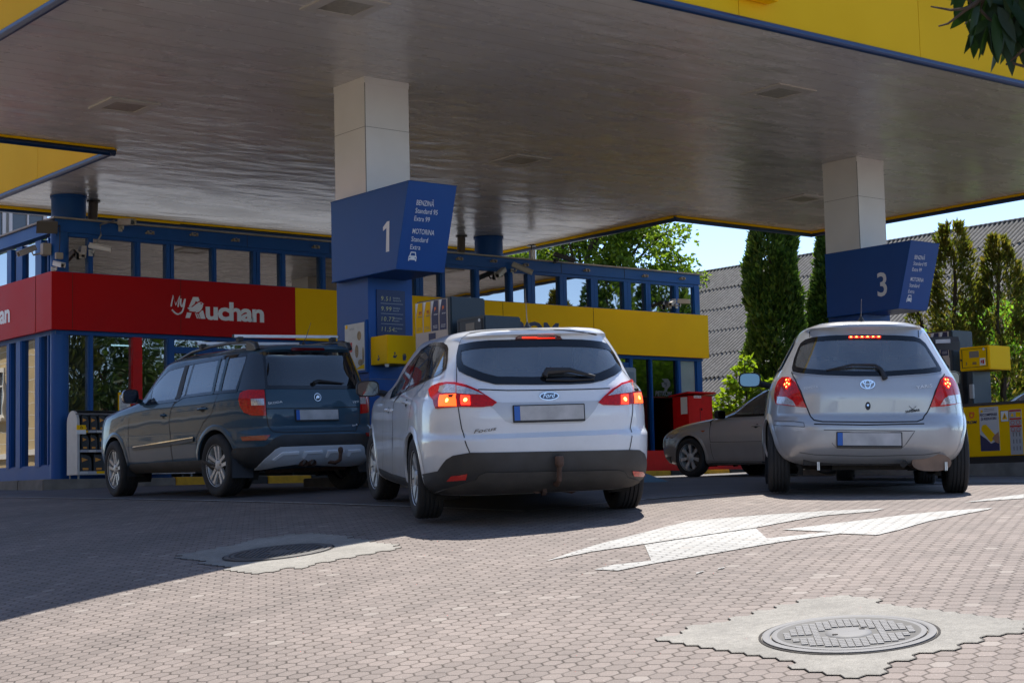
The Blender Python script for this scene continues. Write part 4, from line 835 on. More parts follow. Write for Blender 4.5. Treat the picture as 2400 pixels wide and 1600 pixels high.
mb = MB(); A = [Vector((9.21+.024*math.cos(a), 20.762, .985+.024*math.sin(a))) for a in (math.pi/2, math.pi*7/6, math.pi*11/6)]
for i in range(3): mb.tube([A[i], A[(i+1) % 3].lerp(A[i], .25)], .0035, 6)
mb.build('arrows_symbol', BLACKP, t2)
# oil cans
OILB = mat('can_black', (.02, .022, .025), .35); OILL = mat('can_label_black', (.012, .012, .014), .4); ORG = mat('can_orange', (.75, .30, .02), .4); 
def oilcan(w_, h, d_):
    t = thing('oil_can', 'x', 'oil can', (0, 0, 0))
    mb = MB(); P = [(-w_/2, 0), (w_/2, 0), (w_/2, h*.62), (w_/2-.01, h*.8), (w_*.12, h*.93), (-w_*.1, h*.95), (-w_/2, h*.93)]
    mb.prism(P, lambda u, v: (u, -d_/2, v), lambda u, v: (u, d_/2, v)); mb.build('bottle', OILB, t, bevel=.006)
    mb = MB(); mb.lathe([(.016, 0), (.016, .025)], (-w_*.28, 0, h*.94), n=12, close=True); mb.build('cap', BLACKP, t)
    mb = MB(); mb.tube([(w_*.12, 0, h*.93), (w_*.40, 0, h*.86), (w_*.49, 0, h*.6), (w_*.46, 0, h*.3)], .008, 6); mb.build('handle', mat('can_grey', (.07, .075, .08), .4), t)
    mb = MB(); mb.add([(-w_*.38, -d_/2-.002, h*.08), (w_*.30, -d_/2-.002, h*.08), (w_*.30, -d_/2-.002, h*.80), (-w_*.38, -d_/2-.002, h*.80)], [(0, 1, 2, 3)]); lb = mb.build('label', OILL, t, fixn=False)
    mb = MB(); mb.add([(-w_*.38, -d_/2-.004, h*.55), (w_*.16, -d_/2-.004, h*.68), (-w_*.38, -d_/2-.004, h*.80)], [(0, 1, 2)]); mb.add([(-w_*.30, -d_/2-.004, h*.10), (w_*.2, -d_/2-.004, h*.10), (w_*.2, -d_/2-.004, h*.22), (-w_*.30, -d_/2-.004, h*.22)], [(0, 1, 2, 3)]); mb.build('orange_mark', ORG, lb, fixn=False)
    return t
def dup(root, loc, label=None, rz=None):
    r = root.copy(); scn.collection.objects.link(r); r.location = Vector(loc)*K
    if rz is not None: r.rotation_euler = (0, 0, rz)
    if label: r['label'] = label
    for ch in list(root.children):
        c = ch.copy(); scn.collection.objects.link(c); c.parent = r
        for g in ch.children:
            d = g.copy(); scn.collection.objects.link(d); d.parent = c
    return r
small = oilcan(.105, .21, .08); big = oilcan(.16, .235, .12)
ORD = ('first', 'second', 'third', 'fourth', 'fifth', 'sixth', 'seventh', 'eighth', 'ninth', 'last')
for pr, z, st, n_, lb, gp in ((small, .948, .122, 6, '%s small oil can from the left on the top shelf of the white rack', 'small oil cans on the top shelf'), (small, .688, .122, 5, '%s small oil can from the left on the middle shelf of the white rack', 'small oil cans on the middle shelf'), (big, .402, .19, 3, '%s large oil can from the left on the bottom shelf of the white rack', 'large oil cans on the bottom shelf')):
    for k in range(n_):
        o = dup(pr, (9.30+k*st, 20.88, z), lb % ORD[k]); o['group'] = gp
for pr in (small, big):
    for ch in list(pr.children):
        for g in list(ch.children): bpy.data.objects.remove(g)
        bpy.data.objects.remove(ch)
    bpy.data.objects.remove(pr)
class Surf:
    """car skin: horizontal slices, each a superellipse with its own rear/front reach and half width"""
    def __init__(s, st, xc, nr=7.0, nf=6.0, rake=None):
        s.st = st; s.xc = xc; s.nr = nr; s.nf = nf
        s.z0 = st[0][0]; s.z1 = st[-1][0]
        # monotone cubic tangents per column
        s.tan = []
        N = len(st)
        for c in (1, 2, 3):
            d = [(st[i+1][c]-st[i][c])/(st[i+1][0]-st[i][0]) for i in range(N-1)]
            m = [d[0]]
            for i in range(1, N-1):
                if d[i-1]*d[i] <= 0: m.append(0.0)
                else:
                    h0 = st[i][0]-st[i-1][0]; h1 = st[i+1][0]-st[i][0]
                    w1 = 2*h1+h0; w2 = h1+2*h0
                    m.append((w1+w2)/(w1/d[i-1]+w2/d[i]))
            m.append(d[-1]); s.tan.append(m)
        # arc table at belt height for the chart
        s.th = [i*math.pi/400 for i in range(401)]
        zr = s.z0+(s.z1-s.z0)*0.35
        pts = [s.P(t, zr) for t in s.th]
        s.arc = [0.0]
        for a, b in zip(pts, pts[1:]): s.arc.append(s.arc[-1]+math.dist(a, b))
    def par(s, z):
        st = s.st
        z = min(max(z, s.z0), s.z1)
        i = 0
        while i < len(st)-2 and z > st[i+1][0]: i += 1
        h = st[i+1][0]-st[i][0]; t = (z-st[i][0])/h
        o = []
        for c in (1, 2, 3):
            m = s.tan[c-1]
            o.append((2*t**3-3*t*t+1)*st[i][c]+(t**3-2*t*t+t)*h*m[i]+(-2*t**3+3*t*t)*st[i+1][c]+(t**3-t*t)*h*m[i+1])
        return o
    def P(s, th, z):
        xr, xf, w = s.par(z)
        sg = 1 if th >= 0 else -1
        t = abs(th); c = math.cos(t); si = abs(math.sin(t))
        if c >= 0: n = s.nr; a = s.xc-xr; x = s.xc-a*c**(2/n)
        else: n = s.nf; a = xf-s.xc; x = s.xc+a*(-c)**(2/n)
        return (x, sg*w*si**(2/n), z)
    def TH(s, p):
        x, y, z = p
        xr, xf, w = s.par(z)
        if x <= s.xc: n = s.nr; X = (s.xc-x)/(s.xc-xr); sg = 1
        else: n = s.nf; X = (x-s.xc)/(xf-s.xc); sg = -1
        t = math.atan2(min(abs(y)/w, 5)**(n/2), sg*X**(n/2))
        return t if y >= 0 else -t
    def U(s, th):
        t = abs(th)*400/math.pi; i = min(int(t), 399)
        u = s.arc[i]+(s.arc[i+1]-s.arc[i])*(t-i)
        return u if th >= 0 else -u
    def TU(s, u):
        v = min(abs(u), s.arc[-1]-1e-6); lo, hi = 0, 400
        while hi-lo > 1:
            m = (lo+hi)//2
            if s.arc[m] <= v: lo = m
            else: hi = m
        t = s.th[lo]+(s.th[1])*(v-s.arc[lo])/max(s.arc[hi]-s.arc[lo], 1e-9)
        return t if u >= 0 else -t
    def chart(s, p): return (s.U(s.TH(p)), p[2])
    def at(s, u, z, off=0.0):
        p = s.P(s.TU(u), z)
        if off == 0: return p
        e = 0.004
        a = s.P(s.TU(u+e), z); b = s.P(s.TU(u-e), z)
        zz = min(z+e, s.z1-1e-5); c = s.P(s.TU(u), zz); d = s.P(s.TU(u), zz-2*e)
        A = [a[i]-b[i] for i in range(3)]; B = [c[i]-d[i] for i in range(3)]
        n = (A[1]*B[2]-A[2]*B[1], A[2]*B[0]-A[0]*B[2], A[0]*B[1]-A[1]*B[0])
        l = math.sqrt(sum(k*k for k in n)) or 1
        # outward: away from the axis
        if n[0]*(p[0]-s.xc)*.3+n[1]*p[1]+n[2]*(p[2]-.8)*.3 < 0: l = -l
        return tuple(p[i]+n[i]/l*off for i in range(3))
    def inside(s, p):
        x, y, z = p
        if z < s.z0 or z > s.z1: return False
        xr, xf, w = s.par(z)
        if x <= s.xc: return (abs(s.xc-x)/(s.xc-xr))**s.nr+(abs(y)/w)**s.nr < 1
        return (abs(x-s.xc)/(xf-s.xc))**s.nf+(abs(y)/w)**s.nf < 1
FOCUS = dict(xc=.9, nr=4.6, nf=6, st=[(.20,-.70,3.2,.80),(.27,-.90,3.42,.875),(.40,-1.0,3.50,.895),(.55,-1.03,3.52,.90),(.62,-1.03,3.52,.902),(.655,-.985,3.51,.895),(.76,-.99,3.46,.892),(.86,-.975,3.38,.885),(.92,-.95,3.2,.875),(.97,-.935,2.85,.84),(1.01,-.915,2.45,.81),(1.06,-.89,2.2,.785),(1.2,-.82,1.9,.725),(1.31,-.765,1.65,.665),(1.355,-.75,1.55,.635),(1.375,-.80,1.5,.62),(1.405,-.79,1.4,.58),(1.43,-.55,1.3,.50),(1.445,-.1,1.2,.35),(1.45,.4,1.1,.1)])
YARIS = dict(xc=.8, nr=4.2, nf=5, st=[(.24,-.42,2.9,.75),(.30,-.53,3.1,.83),(.42,-.60,3.2,.865),(.55,-.61,3.22,.868),(.62,-.585,3.2,.862),(.66,-.55,3.18,.855),(.80,-.55,3.1,.835),(.92,-.53,2.9,.81),(.98,-.515,2.6,.785),(1.03,-.49,2.3,.755),(1.2,-.40,1.95,.66),(1.33,-.33,1.7,.59),(1.39,-.30,1.55,.555),(1.41,-.36,1.5,.535),(1.44,-.34,1.4,.47),(1.47,-.15,1.3,.36),(1.485,.1,1.15,.22),(1.49,.5,1.0,.08)])
YETI = dict(xc=.9, nr=4.6, nf=5, st=[(.27,-.55,3.1,.78),(.35,-.70,3.3,.86),(.50,-.79,3.4,.885),(.60,-.80,3.43,.89),(.66,-.775,3.43,.885),(.70,-.74,3.42,.883),(.80,-.745,3.40,.883),(.95,-.735,3.3,.88),(1.03,-.72,2.95,.87),(1.08,-.71,2.5,.85),(1.12,-.70,2.15,.825),(1.2,-.68,1.95,.80),(1.4,-.62,1.65,.74),(1.5,-.60,1.5,.70),(1.535,-.66,1.45,.66),(1.57,-.65,1.35,.58),(1.60,-.45,1.2,.46),(1.615,0,1.1,.30),(1.62,.5,1.05,.1)])
MONDEO = dict(xc=1.2, nr=6, nf=4.5, st=[(.18,-.7,3.3,.80),(.25,-.9,3.52,.86),(.40,-1.05,3.64,.885),(.52,-1.08,3.66,.90),(.62,-1.06,3.66,.90),(.70,-1.04,3.60,.895),(.78,-1.03,3.40,.89),(.86,-1.0,2.9,.875),(.92,-.98,2.3,.855),(.96,-.9,2.0,.83),(1.0,-.7,1.88,.80),(1.15,-.3,1.5,.73),(1.27,0,1.2,.67),(1.34,.2,1.05,.61),(1.37,.35,1.0,.55),(1.39,.5,.95,.4),(1.40,.7,.9,.1)])
MONDEO['xc']=.8
MONDEO['st']=[(.18,-.7,3.35,.80),(.25,-.9,3.58,.86),(.40,-1.05,3.69,.885),(.52,-1.08,3.70,.90),(.62,-1.06,3.69,.90),(.70,-1.04,3.63,.895),(.78,-1.03,3.46,.89),(.86,-1.0,3.12,.88),(.92,-.98,2.6,.865),(.96,-.9,2.25,.845),(1.0,-.7,2.12,.82),(1.15,-.3,1.85,.75),(1.27,0,1.6,.69),(1.34,.2,1.4,.63),(1.37,.35,1.25,.57),(1.39,.5,1.1,.4),(1.40,.7,.95,.1)]
YETI['st']=[(.27,-.55,3.15,.78),(.35,-.70,3.35,.87),(.50,-.79,3.45,.893),(.60,-.80,3.47,.897),(.66,-.775,3.47,.893),(.70,-.74,3.46,.89),(.80,-.745,3.44,.89),(.95,-.735,3.34,.887),(1.03,-.72,2.9,.875),(1.08,-.71,2.45,.857),(1.12,-.70,2.25,.835),(1.2,-.68,2.12,.81),(1.4,-.62,1.85,.745),(1.5,-.60,1.7,.70),(1.535,-.66,1.62,.66),(1.57,-.65,1.5,.58),(1.60,-.45,1.3,.46),(1.615,0,1.1,.30),(1.62,.5,1.05,.1)]
FE={'focus':{'rear_glass':[(-.514,.579,1.31),(-.651,.492,1.325),(-.721,.392,1.33),(-.756,.153,1.329),(-.758,-.105,1.326),(-.751,-.315,1.316),(-.687,-.477,1.299),(-.642,-.531,1.284),(-.65,-.569,1.226),(-.679,-.606,1.142),(-.711,-.61,1.102),(-.824,-.527,1.06),(-.89,-.414,1.021),(-.913,-.315,1.004),(-.919,-.169,1.001),(-.917,.096,1.006),(-.898,.385,1.017),(-.852,.486,1.049),(-.766,.571,1.093),(-.687,.612,1.125),(-.624,.617,1.177),(-.566,.605,1.239)],'brake3':[(-.752,.203,1.336),(-.749,.196,1.356),(-.781,.177,1.367),(-.786,.055,1.368),(-.774,-.103,1.365),(-.75,-.144,1.356),(-.757,-.155,1.327)],'brake3lit':[(-.751,.151,1.344),(-.764,.153,1.362),(-.762,.029,1.361),(-.751,-.099,1.357),(-.753,-.098,1.338)],'lampL1':[(-.346,.792,.989),(-.372,.769,1.016),(-.504,.733,1.036),(-.61,.698,1.041),(-.725,.645,1.035),(-.791,.657,.965),(-.853,.665,.858),(-.758,.738,.854),(-.654,.788,.847),(-.622,.795,.871),(-.587,.795,.911),(-.489,.805,.942)],'lampL2':[(-.726,.645,1.035),(-.818,.582,1.012),(-.888,.516,.975),(-.927,.454,.928),(-.95,.409,.892),(-.958,.393,.88),(-.961,.428,.856),(-.944,.51,.85),(-.853,.664,.858)],'lampL1w':[(-.595,.754,.97),(-.551,.736,1.01),(-.646,.694,1.023),(-.738,.65,1.016),(-.799,.661,.954),(-.663,.74,.957)],'lampL2w':[(-.751,.646,1.01),(-.826,.594,.993),(-.877,.544,.971),(-.918,.477,.937),(-.865,.593,.945),(-.806,.655,.952)],'lampL1a':[(-.692,.77,.865),(-.657,.755,.942),(-.805,.661,.948),(-.85,.666,.862)],'lampL2a':[(-.873,.637,.87),(-.839,.632,.939),(-.883,.574,.932),(-.911,.578,.868)],'lampR1':[(-.97,-.357,.856),(-.949,-.405,.896),(-.914,-.478,.949),(-.844,-.571,.992),(-.642,-.7,1.017),(-.826,-.658,.924),(-.875,-.646,.836),(-.95,-.505,.83),(-.97,-.397,.836)],'lampR2':[(-.593,-.718,1.017),(-.564,-.739,1.001),(-.563,-.778,.953),(-.641,-.784,.891),(-.703,-.77,.835),(-.871,-.651,.836),(-.823,-.661,.924)],'lampR1w':[(-.942,-.438,.9),(-.909,-.5,.943),(-.862,-.566,.975),(-.728,-.675,.994),(-.833,-.652,.922),(-.908,-.541,.912)],'lampR2w':[(-.714,-.686,.991),(-.566,-.751,.985),(-.562,-.786,.943),(-.654,-.766,.926),(-.824,-.659,.924)],'lampR1a':[(-.939,-.535,.837),(-.911,-.545,.902),(-.877,-.606,.905),(-.909,-.598,.837)],'lampR2a':[(-.827,-.663,.912),(-.686,-.756,.916),(-.732,-.756,.84),(-.868,-.653,.84)],'plate':[(-.973,.282,.859),(-.975,-.243,.856),(-.987,-.249,.722),(-.987,.277,.728)],'recess':[(-.952,.41,.889),(-.963,.352,.879),(-.971,.011,.872),(-.964,-.374,.87),(-.98,-.337,.813),(-.988,-.276,.746),(-.987,-.224,.713),(-.988,.02,.712),(-.987,.272,.719),(-.985,.341,.743),(-.969,.415,.829),(-.954,.456,.864)],'crease':[(-.885,.515,.98),(-.933,.303,.965),(-.939,.001,.959),(-.938,-.255,.956),(-.913,-.468,.957)],'seamT':[(-.545,.506,1.402),(-.497,.556,1.368),(-.497,.58,1.317),(-.566,.605,1.239),(-.655,.63,1.127),(-.734,.646,1.026),(-.86,.66,.846),(-.886,.644,.698),(-.946,.624,.581),(-.957,.604,.528)],'seamR':[(-.628,-.505,1.331),(-.619,-.558,1.269),(-.706,-.613,1.102),(-.663,-.681,1.033),(-.658,-.7,1.006),(-.854,-.652,.884),(-.89,-.641,.783),(-.937,-.614,.634),(-.964,-.585,.501)],'roofseam':[(-.545,.506,1.402),(-.672,.39,1.414),(-.731,.145,1.416),(-.793,-.151,1.399),(-.689,-.437,1.361)],'bumper':[(-.362,.859,.361),(-.681,.791,.393),(-.738,.774,.432),(-.801,.747,.478),(-.866,.707,.508),(-.957,.604,.527),(-1.028,.036,.517),(-.966,-.583,.503),(-.9,-.674,.496),(-.824,-.731,.466),(-.739,-.77,.411),(-.575,-.8,.302)],'reflL':[(-.752,.734,.325),(-.811,.712,.361),(-.912,.614,.376),(-.884,.62,.338)],'reflR':[(-.9,-.609,.351),(-.789,-.715,.336),(-.562,-.796,.286),(-.851,-.634,.311)],'bcrease':[(-.914,.556,.332),(-.945,.536,.366),(-.967,.489,.383),(-.99,.032,.374),(-.957,-.487,.362),(-.929,-.546,.346),(-.872,-.586,.302)],'win':[(1.334,.865,.938),(1.57,.806,1.015),(1.354,.751,1.139),(1.107,.701,1.247),(.917,.657,1.323),(.628,.631,1.36),(.358,.629,1.363),(-.057,.63,1.345),(-.263,.631,1.317),(-.346,.636,1.288),(-.458,.661,1.203),(-.493,.681,1.147),(-.415,.716,1.109),(-.082,.77,1.068),(.728,.819,.997)],'win_front':[(1.242,.86,.946),(1.442,.808,1.013),(1.261,.752,1.137),(1.042,.711,1.229),(.935,.678,1.287),(.785,.756,1.128),(.857,.818,.999)],'win_rear':[(.714,.813,1.006),(.744,.756,1.127),(.757,.694,1.26),(.8,.657,1.322),(.555,.643,1.343),(.356,.643,1.343),(-.049,.767,1.079)],'win_quarter':[(-.109,.763,1.08),(.249,.644,1.339),(-.097,.637,1.331),(-.265,.639,1.304),(-.434,.666,1.204),(-.453,.688,1.153),(-.382,.716,1.123)],'door1':[(1.636,.868,.934),(1.694,.888,.828),(1.723,.896,.65),(1.699,.898,.472),(1.929,.858,.247)],'door2':[(.845,.82,.996),(1.035,.88,.898),(1.082,.891,.773),(1.041,.902,.603),(1.199,.877,.278)],'door3':[(-.082,.77,1.068),(.02,.86,.937),(.108,.888,.768),(.192,.893,.661),(.307,.885,.317)],'handle1':[(.491,.88,.896),(.484,.877,.91),(.055,.872,.911),(.042,.877,.882),(.411,.883,.877)],'handle2':[(1.526,.887,.834),(1.505,.886,.85),(1.107,.886,.852),(1.112,.888,.825),(1.454,.889,.819)],'sill':[(2.323,.831,.229),(.31,.884,.315),(.599,.829,.223),(1.14,.8,.2)],'text_focus':[(-.933,.566,.664),(-.975,.403,.683)],'badge':[(-.952,.005,.914)],'wiper':[(-.895,.026,1.049),(-.881,.004,1.079),(-.879,-.161,1.081),(-.893,-.352,1.035),(-.9,-.348,1.023),(-.91,-.172,1.018),(-.907,.016,1.026)],'mirror':[(1.941,.803,1.004)],'antenna':[(-.451,.055,1.435)]},'yaris':{'rear_glass':[(-.132,.546,1.28),(-.173,.51,1.306),(-.239,.45,1.321),(-.31,.319,1.329),(-.328,.029,1.333),(-.327,-.236,1.325),(-.285,-.396,1.316),(-.263,-.446,1.299),(-.253,-.488,1.262),(-.281,-.538,1.174),(-.311,-.581,1.092),(-.33,-.602,1.048),(-.361,-.592,1.028),(-.467,-.456,1.007),(-.512,-.144,.987),(-.51,.142,.991),(-.489,.38,1.002),(-.399,.557,1.023),(-.318,.615,1.042),(-.274,.62,1.073),(-.199,.599,1.157),(-.146,.565,1.241)],'brake3':[(-.345,.121,1.301),(-.333,.12,1.324),(-.334,-.081,1.322),(-.346,-.08,1.299)],'brake3lit':[(-.342,.113,1.306),(-.334,.112,1.321),(-.336,-.075,1.319),(-.344,-.074,1.304)],'lampL':[(-.159,.764,.891),(-.161,.742,.953),(-.218,.706,.989),(-.33,.653,.985),(-.413,.607,.943),(-.47,.567,.861),(-.497,.539,.775),(-.508,.514,.723),(-.449,.623,.737),(-.251,.759,.76),(-.184,.772,.821)],'lampLw':[(-.272,.75,.765),(-.262,.745,.824),(-.396,.669,.815),(-.446,.622,.783),(-.466,.599,.739)],'lampR':[(-.358,-.633,.984),(-.259,-.698,.973),(-.212,-.739,.923),(-.196,-.763,.85),(-.228,-.767,.763),(-.443,-.631,.734),(-.516,-.49,.721),(-.504,-.519,.793),(-.473,-.554,.879),(-.417,-.596,.953)],'lampRw':[(-.481,-.574,.739),(-.457,-.607,.792),(-.419,-.647,.817),(-.224,-.757,.835),(-.237,-.764,.765)],'ledL':[(-.356,.663,.933)],'ledR':[(-.387,-.641,.926)],'mirror':[(.482,.801,.944)],'seamL':[(-.132,.47,1.392),(-.217,.472,1.318)],'seamR':[(-.187,-.44,1.384),(-.262,-.434,1.311)],'gate':[(-.299,.633,1.034),(-.406,.604,.962),(-.474,.561,.861),(-.508,.514,.723),(-.521,.487,.652),(-.562,.459,.618),(-.581,.389,.605),(-.596,-.025,.598),(-.583,-.379,.603),(-.566,-.428,.622),(-.523,-.468,.679),(-.516,-.49,.721),(-.487,-.54,.854),(-.423,-.59,.953),(-.331,-.637,1.005)],'recess':[(-.599,.381,.536),(-.601,-.358,.525),(-.597,-.287,.42),(-.587,-.246,.382),(-.588,.273,.387),(-.596,.315,.427)],'plate':[(-.607,.276,.517),(-.607,-.252,.516),(-.59,-.252,.389),(-.591,.277,.395)],'badge':[(-.531,.014,.914)],'text_make':[(-.484,.535,.873),(-.518,.418,.888)],'text_model':[(-.528,-.383,.872),(-.487,-.517,.89)],'lock':[(-.55,.015,.734)],'text_s':[(-.547,-.289,.675),(-.535,-.409,.691)],'swords':[(-.542,-.349,.709)],'wiper':[(-.477,.349,1.031),(-.473,.27,1.055),(-.471,.138,1.066),(-.472,.043,1.065),(-.474,-.053,1.061),(-.492,-.098,1.027),(-.514,-.134,.983),(-.523,-.13,.952),(-.518,-.101,.971),(-.486,-.051,1.037),(-.481,.139,1.047)],'bseam':[(-.266,.783,.618),(-.495,.625,.609),(-.547,.543,.597),(-.562,.538,.561)],'bseam2':[(-.288,.784,.58),(-.472,.673,.572),(-.562,.538,.561)],'bline':[(-.578,.46,.585),(-.606,.035,.575),(-.583,-.437,.585)],'antenna':[(-.353,.039,1.406)],'dent':[(-.498,.645,.483)],'bumperline':[(-.499,.58,.349),(-.533,.45,.33),(-.546,.035,.318),(-.535,-.438,.33),(-.503,-.571,.348)]},'yeti':{'rear_glass':[(-.493,.537,1.509),(-.601,.209,1.504),(-.521,-.505,1.499),(-.555,-.544,1.354),(-.629,-.538,1.187),(-.663,-.523,1.107),(-.703,-.02,1.107),(-.62,.593,1.123),(-.568,.573,1.279)],'brake3':[(-.642,.285,1.525),(-.65,.281,1.548),(-.659,-.111,1.546),(-.644,-.131,1.523)],'lampL':[(-.404,.772,1.082),(-.428,.752,1.1),(-.493,.714,1.112),(-.621,.606,1.103),(-.669,.622,.833),(-.565,.734,.843),(-.487,.777,.877),(-.438,.795,.944),(-.407,.794,1.017)],'lampLw':[(-.546,.724,1.016),(-.644,.625,1.012),(-.655,.631,.943),(-.562,.728,.947)],'lampR':[(-.66,-.537,1.1),(-.527,-.699,1.102),(-.531,-.727,1.04),(-.61,-.686,.942),(-.647,-.656,.839),(-.715,-.512,.83)],'lampRw':[(-.693,-.518,1.006),(-.651,-.615,1.006),(-.668,-.611,.934),(-.707,-.512,.934)],'plate':[(-.738,.317,.889),(-.741,-.204,.888),(-.743,-.205,.759),(-.741,.301,.765)],'badge':[(-.723,.027,1.015)],'text_make':[(-.674,.597,.949),(-.717,.45,.964)],'text_model':[(-.726,-.406,.942),(-.709,-.499,.951)],'text_44':[(-.739,-.384,.688),(-.722,-.463,.702)],'seamL':[(-.413,.502,1.571),(-.519,.555,1.413),(-.622,.602,1.107),(-.672,.618,.833),(-.676,.606,.729),(-.719,.577,.665),(-.758,.482,.651),(-.785,.049,.643),(-.775,-.406,.643),(-.715,-.498,.726),(-.718,-.501,.833),(-.659,-.534,1.104),(-.523,-.573,1.369),(-.515,-.512,1.499)],'line1':[(-.669,.613,.908),(-.737,.312,.902),(-.711,-.508,.903)],'reflL':[(-.465,.811,.623),(-.725,.611,.627),(-.704,.653,.578),(-.49,.804,.582)],'reflR':[(-.761,-.537,.616),(-.733,-.603,.618),(-.736,-.602,.581),(-.76,-.548,.582)],'bumper':[(-.355,.838,.509),(-.685,.667,.514),(-.72,.626,.548),(-.749,.575,.597),(-.77,.49,.626),(-.796,.056,.619),(-.788,-.412,.612),(-.756,-.559,.602)],'skid':[(-.434,.65,.286),(-.636,.644,.383),(-.738,.566,.481),(-.759,.518,.502),(-.79,.057,.502),(-.773,-.457,.498),(-.757,-.505,.477),(-.703,-.549,.403),(-.413,-.671,.289),(-.56,-.385,.281),(-.666,.293,.327),(-.614,.472,.312),(-.491,.596,.287)],'skid_hl':[[(-.68,.573,.386),(-.749,.499,.453),(-.773,.313,.456),(-.76,.311,.43),(-.74,.481,.429),(-.68,.551,.376)],[(-.736,.256,.392),(-.774,.254,.454),(-.776,.028,.455),(-.766,.018,.435),(-.765,.211,.434),(-.734,.232,.389)],[(-.734,-.033,.388),(-.775,-.034,.453),(-.774,-.243,.452),(-.764,-.251,.434),(-.763,-.071,.43),(-.733,-.057,.387)],[(-.734,-.304,.391),(-.771,-.299,.45),(-.757,-.456,.452),(-.744,-.472,.432),(-.758,-.337,.429),(-.732,-.329,.39)]],'win':[(1.657,.863,1.059),(1.675,.78,1.229),(1.52,.75,1.349),(1.314,.724,1.447),(.848,.711,1.482),(.023,.687,1.5),(-.337,.621,1.507),(-.352,.654,1.424),(-.333,.78,1.105),(-.032,.826,1.108),(.755,.846,1.1),(.888,.863,1.066)],'win_front':[(1.622,.861,1.065),(1.644,.788,1.221),(1.492,.757,1.34),(1.322,.729,1.436),(.917,.722,1.459),(.911,.856,1.083),(1.218,.86,1.074)],'win_rear':[(.742,.84,1.11),(.727,.72,1.465),(.141,.702,1.486),(.096,.84,1.097)],'win_quarter':[(-.037,.82,1.117),(-.012,.691,1.489),(-.305,.633,1.501),(-.329,.672,1.399),(-.309,.782,1.113)],'pillar':[(-.335,.62,1.511),(-.491,.541,1.512),(-.57,.571,1.279),(-.624,.596,1.11),(-.36,.773,1.104),(-.352,.671,1.385)],'door1':[(2.101,.883,.921),(2.126,.885,.719),(2.087,.875,.387)],'door2':[(.905,.713,1.479),(.913,.858,1.078),(1.016,.886,.962),(1.054,.89,.825),(1.017,.896,.617),(.996,.881,.396)],'door3':[(.036,.687,1.501),(-.019,.834,1.095),(.048,.879,.894),(.224,.887,.808),(.382,.892,.667),(.435,.881,.4)],'molding':[(2.001,.894,.568),(1.947,.895,.593),(1.049,.896,.625),(.439,.893,.652),(.45,.897,.602),(1.051,.897,.57),(1.954,.893,.543)],'molding_top':[(1.954,.895,.588),(1.049,.896,.626),(.439,.893,.652),(.44,.894,.642),(1.048,.897,.614),(1.965,.895,.577)],'sill':[(2.087,.875,.387),(1.156,.881,.396),(.279,.879,.399),(-.153,.737,.27),(-.104,.746,.27),(.069,.767,.27),(2.251,.786,.284)],'handle1':[(1.269,.888,.916),(1.248,.888,.932),(1.083,.888,.923),(1.092,.889,.898),(1.257,.889,.899)],'handle2':[(.332,.886,.946),(.311,.884,.965),(.14,.881,.96),(.145,.882,.931),(.318,.886,.932)],'mirror':[(1.977,.759,1.133)],'wiper':[(-.691,.06,1.156),(-.686,.043,1.179),(-.685,-.003,1.182),(-.689,-.031,1.164),(-.687,-.318,1.155),(-.69,-.316,1.143),(-.696,-.025,1.135),(-.696,.051,1.136)]},'mondeo':{'win_front':[(1.877,.791,.959),(1.968,.669,1.004),(1.815,.635,1.097),(1.628,.603,1.206),(1.436,.575,1.295),(1.061,.667,1.302),(.915,.859,.935),(1.372,.857,.934)],'win':[(1.866,.839,.928),(1.97,.665,1.005),(1.79,.634,1.111),(1.588,.598,1.226),(1.375,.569,1.316),(.543,.669,1.3),(.397,.867,.912),(1.12,.864,.923)],'door1':[(2.128,.703,.952),(2.263,.865,.833),(2.278,.886,.68),(2.261,.891,.541),(2.256,.872,.375),(2.222,.854,.26)],'door2':[(1.296,.639,1.301),(1.12,.864,.923),(1.135,.89,.776),(1.189,.854,.237)],'molding':[(2.26,.891,.547),(1.711,.899,.535),(1.176,.9,.528),(1.177,.9,.508),(1.712,.899,.515),(2.255,.891,.524)],'handle1':[(1.412,.891,.77),(1.35,.889,.784),(1.191,.89,.781),(1.187,.892,.751),(1.314,.892,.745)],'indicator':[(2.484,.871,.736),(2.378,.877,.737),(2.43,.877,.708)],'mirror':[(2.007,.675,.987)],'bumperseam':[(3.442,.697,.649),(3.166,.8,.637)],'bumperdark':[(3.487,.643,.334),(3.25,.754,.339),(3.317,.678,.243),(3.34,-.329,.18),(3.425,.631,.261)],'sill':[(2.317,.851,.262),(1.224,.857,.243),(1.252,.827,.207),(2.34,.828,.224)]}}
POSE={'focus': [8.1766, 10.1158, 1.1002, -0.1732, 0.0547, -0.02], 'yaris': [11.3012, 9.3058, 0.7566, -0.0783, 0.0252, 0.0259], 'yeti': [9.4205, 15.8066, 1.558, 0.048, 0.0109, -0.0319], 'mondeo': [19.8865, 16.4564, 1.6107, 0.1525, 0.0077, -0.0013]}
K = 1.0
